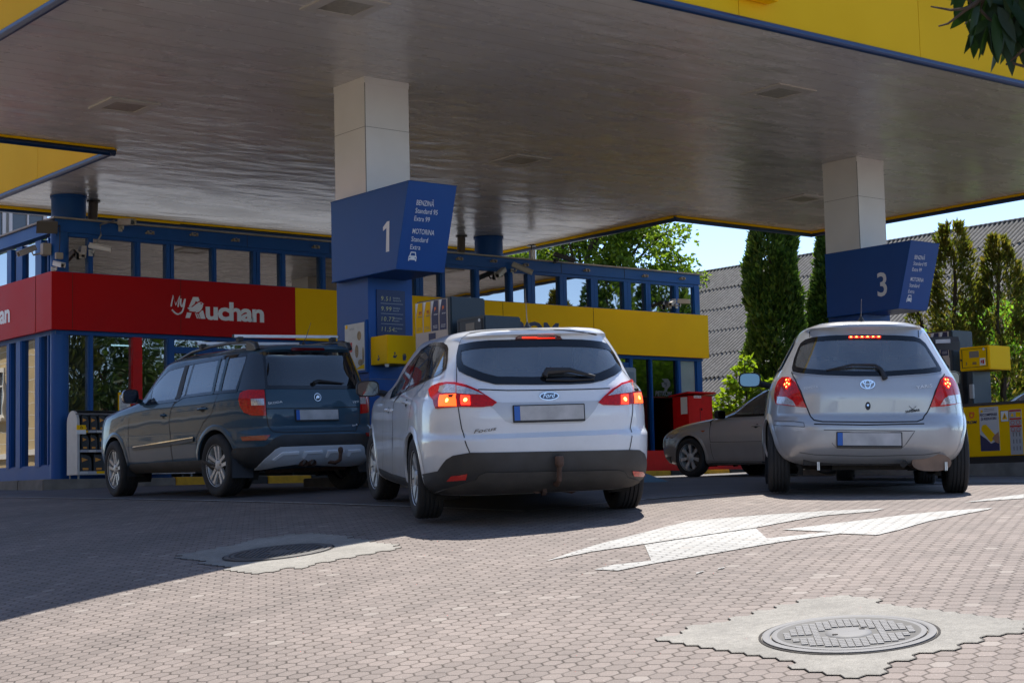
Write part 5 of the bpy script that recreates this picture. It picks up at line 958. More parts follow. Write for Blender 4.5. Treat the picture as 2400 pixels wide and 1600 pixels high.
# ---------------------------------------------------------------- cars
def paint(name, col, metal=0, rough=.25, coat=1.0, dust=.25, spec=.3, dcol=(.16, .13, .11)):
    m = bpy.data.materials.new(name); m.use_nodes = True; MATS[name] = m; n, l = nodes(m); b = n['Principled BSDF']
    tc = n.new('ShaderNodeTexCoord'); pos = tc.outputs['Object']
    a = noisen(n, l, pos, 3.5, 5); f = noisen(n, l, pos, 45, 3); s = n.new('ShaderNodeSeparateXYZ'); l.new(pos, s.inputs[0])
    low = maprange(n, l, s.outputs[2], .95, .25, 0, 1)
    d = fmath(n, l, 'MULTIPLY', fmath(n, l, 'MULTIPLY', low, maprange(n, l, a, .3, .7, .25, 1)), dust); d = fmath(n, l, 'ADD', d, fmath(n, l, 'MULTIPLY', maprange(n, l, f, .5, .8, 0, 1), dust*.18), clamp=True)
    l.new(mixc(n, l, d, col, dcol), b.inputs['Base Color']); b.inputs['Metallic'].default_value = metal
    l.new(fmath(n, l, 'MULTIPLY_ADD', d, .5, rough), b.inputs['Roughness']); b.inputs['Specular IOR Level'].default_value = spec; b.inputs['Coat Weight'].default_value = coat; l.new(fmath(n, l, 'MULTIPLY_ADD', d, .5, .03), b.inputs['Coat Roughness'])
    nb = noisen(n, l, pos, 2.2, 1); bp = n.new('ShaderNodeBump'); bp.inputs['Strength'].default_value = .35; bp.inputs['Distance'].default_value = .012
    l.new(nb, bp.inputs['Height']); l.new(bp.outputs[0], b.inputs['Coat Normal'])
    return m
WCAR = paint('car_paint_white', (.72, .75, .79), 0, .3, .8, .30, dcol=(.30, .27, .24))
SCAR = paint('car_paint_silver', (.42, .435, .455), .35, .30, .8, .22)
YCAR = paint('car_paint_slate', (.034, .074, .112), .0, .45, .6, .10, spec=.08, dcol=(.06, .055, .05))
MCAR = paint('car_paint_taupe', (.44, .415, .395), .15, .3, .8, .25)
DCAR = paint('car_paint_black', (.02, .023, .028), .3, .25, 1, .15)
TRIM = mat('bumper_plastic', (.035, .036, .038), .5, var=.25, vscale=6, bump=.15, bscale=300)
TRIMD = mat('bumper_plastic_dirty', (.062, .057, .052), .7, var=.3, vscale=5, bump=.2, bscale=150)
FRIT = mat('glass_frit_black', (.006, .007, .009), .08, spec=.6)
GAP = mat('panel_gap', (.012, .012, .013), .7)
CGL = glassmat('car_glass', (.60, .68, .70), .22, 1.55, .01, film=.10)
CGD = glassmat('car_glass_privacy', (.08, .15, .18), .07, 1.55, .01, film=.012)
LRED = mat('lamp_red', (.52, .002, .002), .2, spec=.2, coat=.5, var=.25, vscale=40)
LDRED = mat('lamp_dark_red', (.10, .006, .008), .15, coat=1)
LCLR = mat('lamp_clear', (.50, .47, .48), .12, metal=.4, coat=1, var=.3, vscale=60)
LLIT = mat('lamp_lit_orange', (1, .085, .010), .3, emit=1.2)
LLR = mat('lamp_lit_red', (1, .03, .01), .3, emit=1.3)
LHOT = mat('lamp_hot_spot', (1, .45, .08), .3, emit=3.5)
LET = mat('lettering_silver', (.72, .74, .76), .3)
CHR = mat('chrome', (.75, .75, .76), .12, metal=1)
PLT = mat('plate_white', (.40, .39, .39), .35, var=.22, vscale=7); PBL = mat('plate_blue', (.01, .10, .42), .4)
ALLOY = mat('alloy_wheel', (.50, .49, .47), .35, metal=.15, var=.15, vscale=20); HUBC = mat('hubcap_silver', (.52, .53, .54), .35, metal=.4, var=.12, vscale=20)
WELL = mat('wheel_well', (.015, .014, .013), .95); UND = mat('underbody', (.030, .027, .024), .85, var=.4, vscale=7, bump=.4, bscale=40)
BRK = mat('brake_disc', (.10, .09, .085), .5, metal=.5); SEAT = mat('seat_cloth', (.035, .036, .04), .9); CABIN = mat('cabin_dark', (.022, .022, .024), .8)
def clipz(S, p): return (p[0], p[1], min(max(p[2], S.z0+.005), S.z1-.004))
def chartpoly(S, P, step=.05, close=True):
    o = []; n = len(P)
    for i in range(n if close else n-1):
        a = Vector(clipz(S, P[i])); b = Vector(clipz(S, P[(i+1) % n])); k = max(1, int((b-a).length/step))
        for j in range(k): o.append(S.chart(tuple(a.lerp(b, j/k))))
    if not close: o.append(S.chart(clipz(S, P[-1])))
    return o
def patch_mb(mb, S, P, off=.004, thick=.012, cell=.045, mirror=False):
    C = chartpoly(S, P, cell)
    if mirror: C = [(-u, v) for u, v in reversed(C)]
    bm = bmesh.new(); f = bm.faces.new([bm.verts.new((u, v, 0)) for u, v in C])
    for ax in (0, 1):
        lo = min(c[ax] for c in C); hi = max(c[ax] for c in C); v = math.ceil((lo+.003)/cell)*cell
        while v < hi-.003:
            co = [0, 0, 0]; co[ax] = v; no = [0, 0, 0]; no[ax] = 1
            bmesh.ops.bisect_plane(bm, geom=bm.verts[:]+bm.edges[:]+bm.faces[:], plane_co=co, plane_no=no, dist=1e-6); v += cell
    bmesh.ops.triangulate(bm, faces=[f for f in bm.faces if len(f.verts) > 4]); bm.verts.index_update()
    vs = [S.at(v.co.x, v.co.y, off) for v in bm.verts]; fs = []
    for f in bm.faces:
        q = [v.index for v in f.verts]; a, b, c = (Vector(vs[i]) for i in q[:3]); n = (b-a).cross(c-a); ctr = (a+b+c)/3
        if n.x*(ctr.x-S.xc)*.4+n.y*ctr.y+n.z*(ctr.z-.8)*.3 < 0: q.reverse()
        fs.append(tuple(q))
    bes = [(e.verts[0].index, e.verts[1].index, e.verts[0].co.copy(), e.verts[1].co.copy()) for e in bm.edges if len(e.link_faces) == 1]
    bm.free(); mb.add(vs, fs)
    if thick:
        for i, j, a, b in bes: mb.add([S.at(a.x, a.y, off), S.at(b.x, b.y, off), S.at(b.x, b.y, off-thick), S.at(a.x, a.y, off-thick)], [(0, 1, 2, 3)])
def inset(C, d):
    n = len(C); o = []; A = sum(C[i][0]*C[(i+1) % n][1]-C[(i+1) % n][0]*C[i][1] for i in range(n)); sg = 1 if A > 0 else -1
    for i in range(n):
        p0, p1, p2 = C[i-1], C[i], C[(i+1) % n]
        e1 = Vector((p1[0]-p0[0], p1[1]-p0[1])); e2 = Vector((p2[0]-p1[0], p2[1]-p1[1]))
        if e1.length < 1e-6 or e2.length < 1e-6: o.append(p1); continue
        n1 = Vector((-e1.y, e1.x)).normalized(); n2 = Vector((-e2.y, e2.x)).normalized(); m = (n1+n2)
        if m.length < .2: m = n1
        m = m.normalized()/max(.5, m.normalized().dot(n1)); o.append((p1[0]+m.x*d*sg, p1[1]+m.y*d*sg))
    return o
def ring_mb(mb, S, P, w_in, w_out, off, mirror=False, step=.04):
    C = chartpoly(S, P, step)
    if mirror: C = [(-u, v) for u, v in reversed(C)]
    A = inset(C, w_in); B = inset(C, -w_out) if w_out else C; n = len(C)
    cz = lambda q: (q[0], min(max(q[1], S.z0+.002), S.z1-.002))
    vs = [S.at(*cz(q), off) for q in A]+[S.at(*cz(q), off) for q in B]
    mb.add(vs, [(i, (i+1) % n, n+(i+1) % n, n+i) for i in range(n)])
def line_mb(mb, S, P, w_=.007, off=.0015, mirror=False, close=False):
    C = chartpoly(S, P, .03, close); 
    if mirror: C = [(-u, v) for u, v in C]
    n = len(C); vs = []
    for i in range(n):
        a = Vector(C[max(i-1, 0)]); b = Vector(C[min(i+1, n-1)]); d = (b-a); d = d.normalized() if d.length > 1e-7 else Vector((1, 0)); nn = Vector((-d.y, d.x))*w_/2; p = Vector(C[i])
        for q in (p-nn, p+nn): vs.append(S.at(q.x, min(max(q.y, S.z0+.002), S.z1-.002), off))
    mb.add(vs, [(2*i, 2*i+1, 2*i+3, 2*i+2) for i in range(n-1)])
def body_mb(S, holes, wheels, Rw, nz=None):
    """holes: list of chart polygons; wheels: list of x; returns shell mesh with openings"""
    mb = MB(); TH = []
    N = 168
    umax = S.arc[-1]
    us = [-umax+2*umax*i/N for i in range(N)]
    zs = []
    for a, b in zip(S.st, S.st[1:]):
        k = max(2, int((b[0]-a[0])/.022)) if b[0] < 1.3 or 1 else 2
        zs += [a[0]+(b[0]-a[0])*i/k for i in range(k)]
    zs.append(S.z1)
    for z in zs:
        for u in us: mb.v.append(S.at(u, z))
    for i in range(len(zs)-1):
        for j in range(N):
            jj = (j+1) % N; u = (us[j]+us[j]+2*umax/N)/2; z = (zs[i]+zs[i+1])/2
            p = S.at(u, z)
            if any(inpoly(u, z, H) for H in holes): continue
            if abs(p[1]) > .45 and z < 1.0 and any((p[0]-x)**2+(z-r)**2 < (Rw+.012)**2 for x, r in wheels): continue
            mb.f.append((i*N+j, i*N+jj, (i+1)*N+jj, (i+1)*N+j)); mb.m.append(0)
    k = (len(zs)-1)*N; mb.f.append(tuple(range(k, k+N))); mb.m.append(0)
    return mb
def wheel(parent, name, x, y, r, w_, sgn, style, steer=0, rimr=.205, label=None):
    """built around its own hub; child of the car with tyre and rim below it"""
    ho = bpy.data.objects.new(name, None)
    AX = (0, sgn, 0)
    T = Matrix.Translation((x, y, r)) @ Matrix.Rotation(steer, 4, 'Z')
    rim_r = rimr; h = w_/2
    tb = MB(); prof = [(rim_r-.008, -h*.80), (rim_r+.01, -h*.92), (r-.055, -h*1.0), (r-.028, -h*.98), (r-.010, -h*.88), (r-.002, -h*.72)]
    gr = [-.48, -.16, .16, .48]
    for g in gr: prof += [(r, h*(g-.07)), (r-.008, h*(g-.045)), (r-.008, h*(g+.045)), (r, h*(g+.07))]
    prof += [(r-.002, h*.72), (r-.010, h*.88), (r-.028, h*.98), (r-.055, h*1.0), (rim_r+.01, h*.92), (rim_r-.008, h*.80)]
    tb.lathe(prof, (0, 0, 0), AX, 64)
    ty = tb.build('wheel', RUB, parent, local=True, smooth=True, auto=50); ty.matrix_local = T
    if label: ty['label'] = label
    m = HUBC if style == 'cap' else ALLOY
    rb = MB(); rb.lathe([(rim_r-.02, -h*.7), (rim_r-.014, h*.55), (rim_r-.004, h*.82), (rim_r+.006, h*.90), (rim_r+.004, h*.80)], (0, 0, 0), AX, 56)
    rm = rb.build('rim', m, ty, local=True, smooth=True)
    sp = MB(); yo = h*.80*sgn; yi = h*.55*sgn
    def spoke(pts, dy0=0, dy1=0):
        """pts polar (radius, angle) ; y sinks towards the hub"""
        def f(rr_, a, y): return (rr_*math.cos(a), y, rr_*math.sin(a))
        P = [(q[0], q[1], yo-sgn*(.022*(1-q[0]/rim_r)+dy0)) for q in pts]; n = len(P)
        sp.add([f(*p) for p in P]+[f(p[0], p[1], p[2]-sgn*.028) for p in P], [tuple(range(n)), tuple(range(2*n-1, n-1, -1))]+[(i, n+i, n+(i+1) % n, (i+1) % n) for i in range(n)])
    R2 = rim_r-.008
    if style == 'cap':
        for i in range(7):
            a = 2*math.pi*i/7+.2; spoke([(.045, a-.38), (.10, a-.20), (R2*.72, a-.20), (R2, a-.30), (R2, a+.30), (R2*.72, a+.20), (.10, a+.20), (.045, a+.38)])
        sp.lathe([(.001, .006), (.05, .004), (.062, -.012)], (0, yo, 0), AX, 24)
    elif style == 'twin5':
        for i in range(5):
            a = math.pi/2+2*math.pi*i/5
            for s_ in (-1, 1): spoke([(.045, a+s_*.12), (.055, a+s_*.75), (R2, a+s_*.30), (R2, a+s_*.12)])
        sp.lathe([(.001, .0), (.035, -.002), (.055, -.010), (.075, -.026)], (0, yo, 0), AX, 24)
    elif style == 'seven':
        for i in range(7):
            a = math.pi/2+2*math.pi*i/7; spoke([(.05, a-.33), (R2, a-.155), (R2, a+.155), (.05, a+.33)])
        sp.lathe([(.001, .004), (.05, .002), (.075, -.014)], (0, yo, 0), AX, 24)
    else:
        for i in range(12):
            a = 2*math.pi*i/12; spoke([(.05, a-.22), (R2, a-.08), (R2, a+.08), (.05, a+.22)])
        sp.lathe([(.001, .004), (.05, .002), (.07, -.014)], (0, yo, 0), AX, 24)
    sp.build('spokes', m, ty, local=True, smooth=True, auto=35)
    nb = MB()
    for i in range(5):
        a = 2*math.pi*i/5+.5; nb.lathe([(.001, .0), (.011, .0), (.011, -.01)], (.052*math.cos(a), yo-sgn*.012+sgn*.004, .052*math.sin(a)), AX, 8)
    nb.build('wheel_nuts', BLACKP, ty, local=True)
    db = MB(); db.lathe([(.001, 0), (.145, 0), (.145, -.02), (.001, -.02)], (0, yi-sgn*.03, 0), AX, 32); db.build('brake_disc', BRK, ty, local=True)
    db = MB(); db.lathe([(.001, 0), (rim_r-.012, 0)], (0, yi-sgn*.08, 0), AX, 32); db.build('backing', WELL, ty, local=True)
    bpy.data.objects.remove(ho)
    return ty
def seat(mb, x, y, z, w_=.5, head=True, back=.55):
    mb.add([(x-.06, y-w_/2, z), (x+.10, y-w_/2, z), (x-.06, y+w_/2, z), (x+.10, y+w_/2, z), (x-.22, y-w_/2+.05, z+back), (x-.10, y-w_/2+.05, z+back), (x-.22, y+w_/2-.05, z+back), (x-.10, y+w_/2-.05, z+back)], [(0, 2, 6, 4), (1, 5, 7, 3), (0, 4, 5, 1), (2, 3, 7, 6), (4, 6, 7, 5), (0, 1, 3, 2)])
    if head:
        for s_ in (-.05, .05): mb.tube([(x-.17, y+s_, z+back), (x-.18, y+s_, z+back+.07)], .006, 6)
        mb.obox((x-.17, y, z+back+.12), (.045, 0, 0), (0, .13, 0), (-.02, 0, .085))
def car(key, cfg, label, cat, pm, WB, r, tw, wst, ytr, steer, rimr, Rw, glassy=CGL, height_int=1.0):
    X, Y, th, Z, pt, ro = POSE[key]
    h = Vector((math.cos(th)*math.cos(pt), math.sin(th)*math.cos(pt), math.sin(pt))); l_ = Vector((-math.sin(th), math.cos(th), 0)); n_ = h.cross(l_)
    l2 = l_*math.cos(ro)+n_*math.sin(ro); n2 = h.cross(l2)
    M_ = Matrix.Identity(4)
    for i in range(3): M_[i][0] = h[i]; M_[i][1] = l2[i]; M_[i][2] = n2[i]; M_[i][3] = (X, Y, Z)[i]
    t = thing(cfg['name'], label, cat, mw=M_)
    S = Surf(**cfg['surf']); F = FE.get(key, {})
    holes = []
    for k in cfg['holes']:
        C = chartpoly(S, F[k]); C = inset(C, .02); holes.append(C)
        if k.startswith('win'): holes.append([(-u, v) for u, v in C])
    if 'windscreen' in cfg: 
        C = inset(chartpoly(S, cfg['windscreen']), .02)
        umax = S.arc[-1]; holes.append(C); holes.append([(-u, v) for u, v in C])
    b = body_mb(S, holes, [(0, r), (WB, r)], Rw).build('body', pm, t, local=True, smooth=True, auto=50)
    bb = MB()   # floor pan and sills closing the underside
    nN = 60; ring = [S.P(-math.pi+2*math.pi*i/nN, S.z0+.01) for i in range(nN)]
    bb.add([(p[0], p[1]*.80, p[2]) for p in ring], [tuple(range(nN))]); bb.add([(p[0], p[1]*.78, p[2]+.16) for p in ring], [tuple(range(nN))])
    bb.box(-.45, WB+.3, -.55, .55, S.z0-.0, S.z0+.1); bb.build('floor_pan', UND, t, local=True)
    for s_ in (1, -1):
        for x in (0, WB):
            w1 = MB(); ang = [math.pi*i/20-.25+.0 for i in range(21)]; ang = [-.45+(math.pi+.9)*i/24 for i in range(25)]
            y1 = S.par(r+.2)[2]
            vs = []; 
            for a in ang:
                px, pz = x+(Rw+.004)*math.cos(a), r+(Rw+.004)*math.sin(a); ys = surf_y(S, px, max(pz, S.z0+.01)); vs += [(px, s_*(ys-.006), pz), (px, s_*(y1-.32), pz)]
            w1.add(vs, [(2*i, 2*i+1, 2*i+3, 2*i+2) for i in range(len(ang)-1)])
            w1.add([(x, s_*(y1-.32), r)]+[(x+(Rw+.02)*math.cos(a), s_*(y1-.32), r+(Rw+.02)*math.sin(a)) for a in ang], [tuple(range(len(ang)+1))]); w1.build('wheel_arch_liner', WELL, t, local=True)
            # arch lip in body colour (or plastic)
            w2 = MB(); vs = []; A = [-.30+(math.pi+.6)*i/40 for i in range(41)]
            for a in A:
                for rr_, of in ((Rw-.006, -.010), (Rw-.002, .010), (Rw+.028, .010), (Rw+.050, .002)):
                    px, pz = x+rr_*math.cos(a), max(r+rr_*math.sin(a), S.z0+.006); ys = surf_y(S, px, pz); vs.append((px, s_*(ys+of), pz))
            w2.add(vs, [(4*i+k, 4*i+k+1, 4*i+k+5, 4*i+k+4) for i in range(40) for k in range(3)]); w2.build('arch_lip', cfg.get('lip', pm), t, local=True, smooth=True)
            wheel(t, 'wheel', x, s_*ytr, r, tw, s_, wst, steer if x else 0, rimr)
    return t, S, F
def surf_y(S, x, z):
    xr, xf, w_ = S.par(z)
    if x <= S.xc: X = min((S.xc-x)/(S.xc-xr), .995); return w_*(1-X**S.nr)**(1/S.nr)
    X = min((x-S.xc)/(xf-S.xc), .995); return w_*(1-X**S.nf)**(1/S.nf)
def part(t, name, m, P, S, off=.004, thick=.012, mirror=None, cell=.045, label=None):
    mb = MB()
    if mirror != 'only': patch_mb(mb, S, P, off, thick, cell)
    o = mb.build(name, m, t, local=True, smooth=True, auto=45, fixn=False)
    if label: o['label'] = label
    if mirror: mb2 = MB(); patch_mb(mb2, S, P, off, thick, cell, mirror=True); mb2.build(name, m, t, local=True, smooth=True, auto=45, fixn=False)
    return o
def window(t, name, P, S, gl, frame=FRIT, w_in=.03, w_out=.008, mirror=False, off=.005, frit=True):
    for mi in ([False, True] if mirror else [False]):
        mb = MB(); patch_mb(mb, S, P, off-.003, 0, .06, mirror=mi); g = mb.build(name, gl, t, local=True, smooth=True, auto=60, fixn=False)
        if frit: mb = MB(); ring_mb(mb, S, P, w_in, w_out, off, mirror=mi); mb.build('window_seal', frame, g, local=True, smooth=True, fixn=False)
def lines(t, S, PL_, w_=.007, mirror=False, m=None, name='panel_gap', off=.0015):
    if 'pillar' in name:
        for P in PL_:
            for mi in (False, True): mb = MB(); line_mb(mb, S, P, w_, off, mirror=mi); mb.build(name, m or GAP, t, local=True, fixn=False)
        return
    mb = MB()
    for P in PL_:
        line_mb(mb, S, P, w_, off)
        if mirror: line_mb(mb, S, P, w_, off, mirror=True)
    return mb.build(name, m or GAP, t, local=True, fixn=False)
def centre(P): return Vector([sum(p[i] for p in P)/len(P) for i in range(3)])
def plate(t, P, lab=True):
    c = centre(P)+Vector((-.012, 0, 0)); xd = (Vector(P[1])-Vector(P[0])+Vector(P[2])-Vector(P[3])).normalized(); xd.x = 0; xd.normalize(); yd = Vector((.06, 0, 1)).normalized(); nd = xd.cross(yd)
    mb = MB(); mb.obox(c, xd*.268, yd*.064, nd*.006); o = mb.build('number_plate', BLACKP, t, local=True, bevel=.003)
    mb = MB(); mb.obox(c+nd*.0065+xd*.022+yd*.004, xd*.237, yd*.052, nd*.0012); mb.build('plate_face', PLT, o, local=True)
    mb = MB(); mb.obox(c+nd*.0065-xd*.237+yd*.004, xd*.021, yd*.052, nd*.0012); mb.build('blue_band', PBL, o, local=True)
    return o, c, xd, yd, nd
def tpatch(t, name, m, txt, P, S, h, bold=.02, shear=0, off=.010):
    a = Vector(P[0]); b = Vector(P[1]); xd = Vector((0, -1, 0)); 
    n = S.at(*S.chart(clipz(S, tuple((a+b)/2))), .01); n = (Vector(n)-Vector(S.at(*S.chart(clipz(S, tuple((a+b)/2)))))).normalized()
    xd = (b-a); xd = (xd-n*xd.dot(n)).normalized(); yd = n.cross(xd).normalized()
    mb = MB(); text(mb, txt, a+n*off, xd, yd, size=h, width=(b-a).length, bold=bold, shear=shear, off=0); return mb.build(name, m, t, local=True, fixn=False)
def mirror_(t, pm, c, s_, w_=.2, h=.15, mo=None, glass=True):
    """door mirror whose glass faces backwards"""
    c = Vector((c[0], c[1]*1, c[2])); mb = MB(); P = []
    for k in range(16): a = 2*math.pi*k/16; ca, sa = math.cos(a), math.sin(a); P.append((math.copysign(abs(ca)**.55, ca)*w_/2, math.copysign(abs(sa)**.6, sa)*h/2))
    rings = [(0, .96), (.02, 1.0), (.07, .92), (.11, .62), (.125, .1)]
    vs = [(c.x+dx, c.y+u*q, c.z+v*q) for dx, q in rings for u, v in P]; n = 16
    mb.add(vs, [(i*n+j, i*n+(j+1) % n, (i+1)*n+(j+1) % n, (i+1)*n+j) for i in range(len(rings)-1) for j in range(n)]+[tuple(range(4*n, 5*n))])
    o = mb.build('door_mirror', pm, t, local=True, smooth=True)
    mb = MB(); mb.add([(c.x+.004, c.y+u*.96, c.z+v*.96) for u, v in P], [tuple(range(16))]); mb.build('mirror_rim', BLACKP, o, local=True, fixn=False)
    mb = MB(); mb.add([(c.x+.001, c.y+u*.86, c.z+v*.84) for u, v in P], [tuple(range(15, -1, -1))]); mb.build('mirror_glass', mo or mat('mirror_glass', (.07, .07, .08), .03, metal=1), o, local=True, fixn=False)
    mb = MB(); mb.tube([(c.x+.07, c.y-s_*w_*.35, c.z-h*.2), (c.x+.10, c.y-s_*(w_*.5+.10), c.z-h*.42)], .028, 8); mb.build('mirror_arm', BLACKP, o, local=True)
    return o
def handle(t, P, S, m, s_=1):
    c = centre(P); u, v = S.chart(clipz(S, tuple(c)));
    for mi in (1, -1):
        mb = MB(); q = [S.at(mi*(u+d), v+.004*math.cos(d*9), .028 if abs(d) < .07 else .008) for d in (-.095, -.07, 0, .07, .095)]; mb.tube(q, .013, 8); o = mb.build('door_handle', m, t, local=True, smooth=True)
        mb = MB(); pts = [S.at(mi*(u+.045*math.cos(k*.52)), v+.032*math.sin(k*.52), .003) for k in range(12)]; mb.add(pts, [tuple(range(12))]); mb.build('handle_recess', GAP, o, local=True, fixn=False)
def interior(t, S, xs, zt=.0, belt=.95, shelf=None):
    mb = MB()
    for x, ys in xs:
        for y in ys: seat(mb, x, y, belt-.38, .50, True, .50)
    mb.build('seats', SEAT, t, local=True)
    w_ = S.par(belt)[2]-.10
    mb = MB(); mb.box(S.st[6][1]+.25, S.xc+1.2, -w_, w_, .42, belt-.32); mb.box(S.xc+.95, S.xc+1.35, -w_, w_, belt-.32, belt-.02)
    if shelf: mb.box(S.par(belt)[0]+.12, shelf, -w_, w_, belt-.07, belt-.05)
    mb.build('cabin_floor', CABIN, t, local=True)
    mb = MB(); c = Vector((S.xc+.85, .36, belt-.02)); mb.lathe([(.175, 0), (.19, .015), (.175, .03), (.165, .015), (.175, 0)], c, (-.9, 0, .4), 24); mb.tube([c, c+Vector((.25, 0, -.1))], .03, 8); mb.build('steering_wheel', BLACKP, t, local=True, smooth=True)
    mb = MB(); mb.obox((S.xc+.75, 0, S.z1-.16), (.01, 0, 0), (0, .11, 0), (0, 0, .03)); mb.tube([(S.xc+.76, 0, S.z1-.13), (S.xc+.8, 0, S.z1-.05)], .008, 6); mb.build('rear_view_mirror', BLACKP, t, local=True)
def aerial(t, p, L_, lean=(-.35, 0, 1)):
    p = Vector(p); d = Vector(lean).normalized(); mb = MB(); mb.lathe([(.034, -.01), (.028, .008), (.012, .03), (.006, .045)], p, (0, 0, 1), 12); o = mb.build('aerial_base', BLACKP, t, local=True, smooth=True)
    mb = MB(); mb.tube([p+Vector((0, 0, .04)), p+d*L_*.3, p+d*L_], [.0045, .0035, .0022], 6); mb.build('aerial', mat('aerial_grey', (.10, .09, .085), .5), t, local=True)
def windshield(S, z0, z1, k=.93):
    P = []
    for z in (z0, z1):
        xr, xf, w_ = S.par(z)
        th = math.pi
        ys = w_*(k if z == z0 else k*.96); 
        for s_ in ((1, -1) if z == z0 else (-1, 1)): P.append((z, s_*ys))
    return P
def wscreen(t, S, z0, z1, gl):
    """windscreen laid on the front of the greenhouse"""
    mb = MB(); n = 14; m_ = 6; vs = []
    for i in range(m_+1):
        z = z0+(z1-z0)*i/m_; xr, xf, w_ = S.par(z)
        for j in range(n+1):
            y = w_*.86*(2*j/n-1); x = S.xc+(xf-S.xc)*(1-(abs(y)/w_)**S.nf)**(1/S.nf); vs.append((x+.006, y, z+.003))
    mb.add(vs, [(i*(n+1)+j, i*(n+1)+j+1, (i+1)*(n+1)+j+1, (i+1)*(n+1)+j) for i in range(m_) for j in range(n)]); mb.build('windscreen', gl, t, local=True, smooth=True, fixn=False)
def wshole(S, z0, z1):
    o = []
    for z, k in ((z0, .84), (z1, .84)):
        xr, xf, w_ = S.par(z); y = w_*k; x = S.xc+(xf-S.xc)*(1-k**S.nf)**(1/S.nf); o.append(S.chart((x, y, z)))
    um = S.arc[-1]+.02
    return [(o[0][0], z0+.01), (um, z0+.01), (um, z1-.01), (o[1][0], z1-.01)]
_body = body_mb
def body_mb(S, holes, wheels, Rw, nz=None):
    if getattr(S, 'ws', None):
        H = wshole(S, *S.ws); holes = holes+[H, [(-u, v) for u, v in H]]
    return _body(S, holes, wheels, Rw)
_Surf = Surf
def mk(cfg, ws):
    class Q(_Surf): pass
    Q.ws = ws; return Q
# ---- white estate
Surf = mk(0, (1.05, 1.37))
t, S, F = car('focus', dict(name='estate_car', surf=FOCUS, holes=['rear_glass', 'win']), 'white estate car seen from behind, brake lamps lit, stopped on the paving in the middle', 'car', WCAR, 2.648, .316, .205, 'cap', .785, .10, .205, .355)
WF = 'focus'
mb = MB(); P = F['bumper']+[(S.par(.22)[0]*0-.72, -.78, .22), (-.75, -.3, .215), (-.75, .3, .215), (-.70, .78, .22)]
Pb = F['bumper']; lowR = S.P(math.radians(-86), .23); lowL = S.P(math.radians(83), .23)
bp = list(Pb)+[(.30-.7, -.86, .24)]+[S.P(math.radians(a), .215) for a in (-70, -50, -30, 0, 30, 50, 70)]+[(.25-.65, .86, .24)]
part(t, 'rear_bumper', TRIM, bp, S, .010, .02)
mb = MB(); line_mb(mb, S, F['bcrease'], .008, .0125); mb.build('bumper_crease', GAP, t, local=True, fixn=False)
BC = F['bcrease']; lower = BC+[S.P(math.radians(a), .225) for a in (-62, -40, 0, 40, 58)]
part(t, 'bumper_insert', TRIMD, lower, S, .014, .01)
for k in ('reflL', 'reflR'): part(t, 'reflector', mat('reflector_red', (.55, .03, .02), .2, coat=1), F[k], S, .019, .01)
window(t, 'rear_window', F['rear_glass'], S, CGL, w_in=.05, off=.006)
for a, b_, nm in (('lampL1', 'lampL2', 'left'), ('lampR2', 'lampR1', 'right')):
    for k in (a, b_):
        o = part(t, 'tail_lamp', LRED, F[k], S, .010, .016)
        w_ = {'lampL1': 'lampL1w', 'lampL2': 'lampL2w', 'lampR1': 'lampR1w', 'lampR2': 'lampR2w'}[k]; part(o, 'clear_lens', LCLR, F[w_], S, .0125, .004)
        lit = {'lampL1': 'lampL1a', 'lampL2': 'lampL2a', 'lampR1': 'lampR1a', 'lampR2': 'lampR2a'}[k]; part(o, 'lit_lens', LLIT if k in ('lampL1', 'lampR2') else LLR, F[lit], S, .013, .004)
        c = centre(F[lit]); q = Vector(S.at(*S.chart(clipz(S, tuple(c))), .0145)); mb = MB(); nn = (q-Vector(S.at(*S.chart(clipz(S, tuple(c)))))).normalized(); mb.lathe([(.001, .001), (.012, .001), (.015, 0)], q, nn, 12); mb.build('bulb_glow', LHOT, o, local=True)
o = part(t, 'high_brake_lamp', LDRED, F['brake3'], S, .016, .02, cell=.04); part(o, 'lit_strip', LLR, F['brake3lit'], S, .019, .003, cell=.04)
mb = MB(); line_mb(mb, S, F['recess'], .010, .002, close=True)
part(t, 'plate_recess', mat('recess_white', (.50, .52, .55), .35, coat=.5), F['recess'], S, .0012, 0)
plate(t, F['plate'])
lines(t, S, [F['seamT'], F['seamR'], F['crease'], F['roofseam']], .008); lines(t, S, [F['door1'], F['door2'], F['door3']], .006, True, name='door_gap')
for k in ('handle1', 'handle2'): handle(t, F[k], S, WCAR)
WP_ = F['win']; window(t, 'side_window', WP_, S, CGL, mirror=True, w_in=.022)
lines(t, S, [[F['win_rear'][5], F['win_rear'][6]], [F['win_quarter'][1], F['win_quarter'][0]]], .035, True, FRIT, 'window_pillar', .0075)
lines(t, S, [[F['win_front'][4], F['win_front'][5], F['win_rear'][0]]], .06, True, FRIT, 'window_pillar', .0075)
c = Vector(F['badge'][0]); n0 = Vector((-1, 0, .1)).normalized()
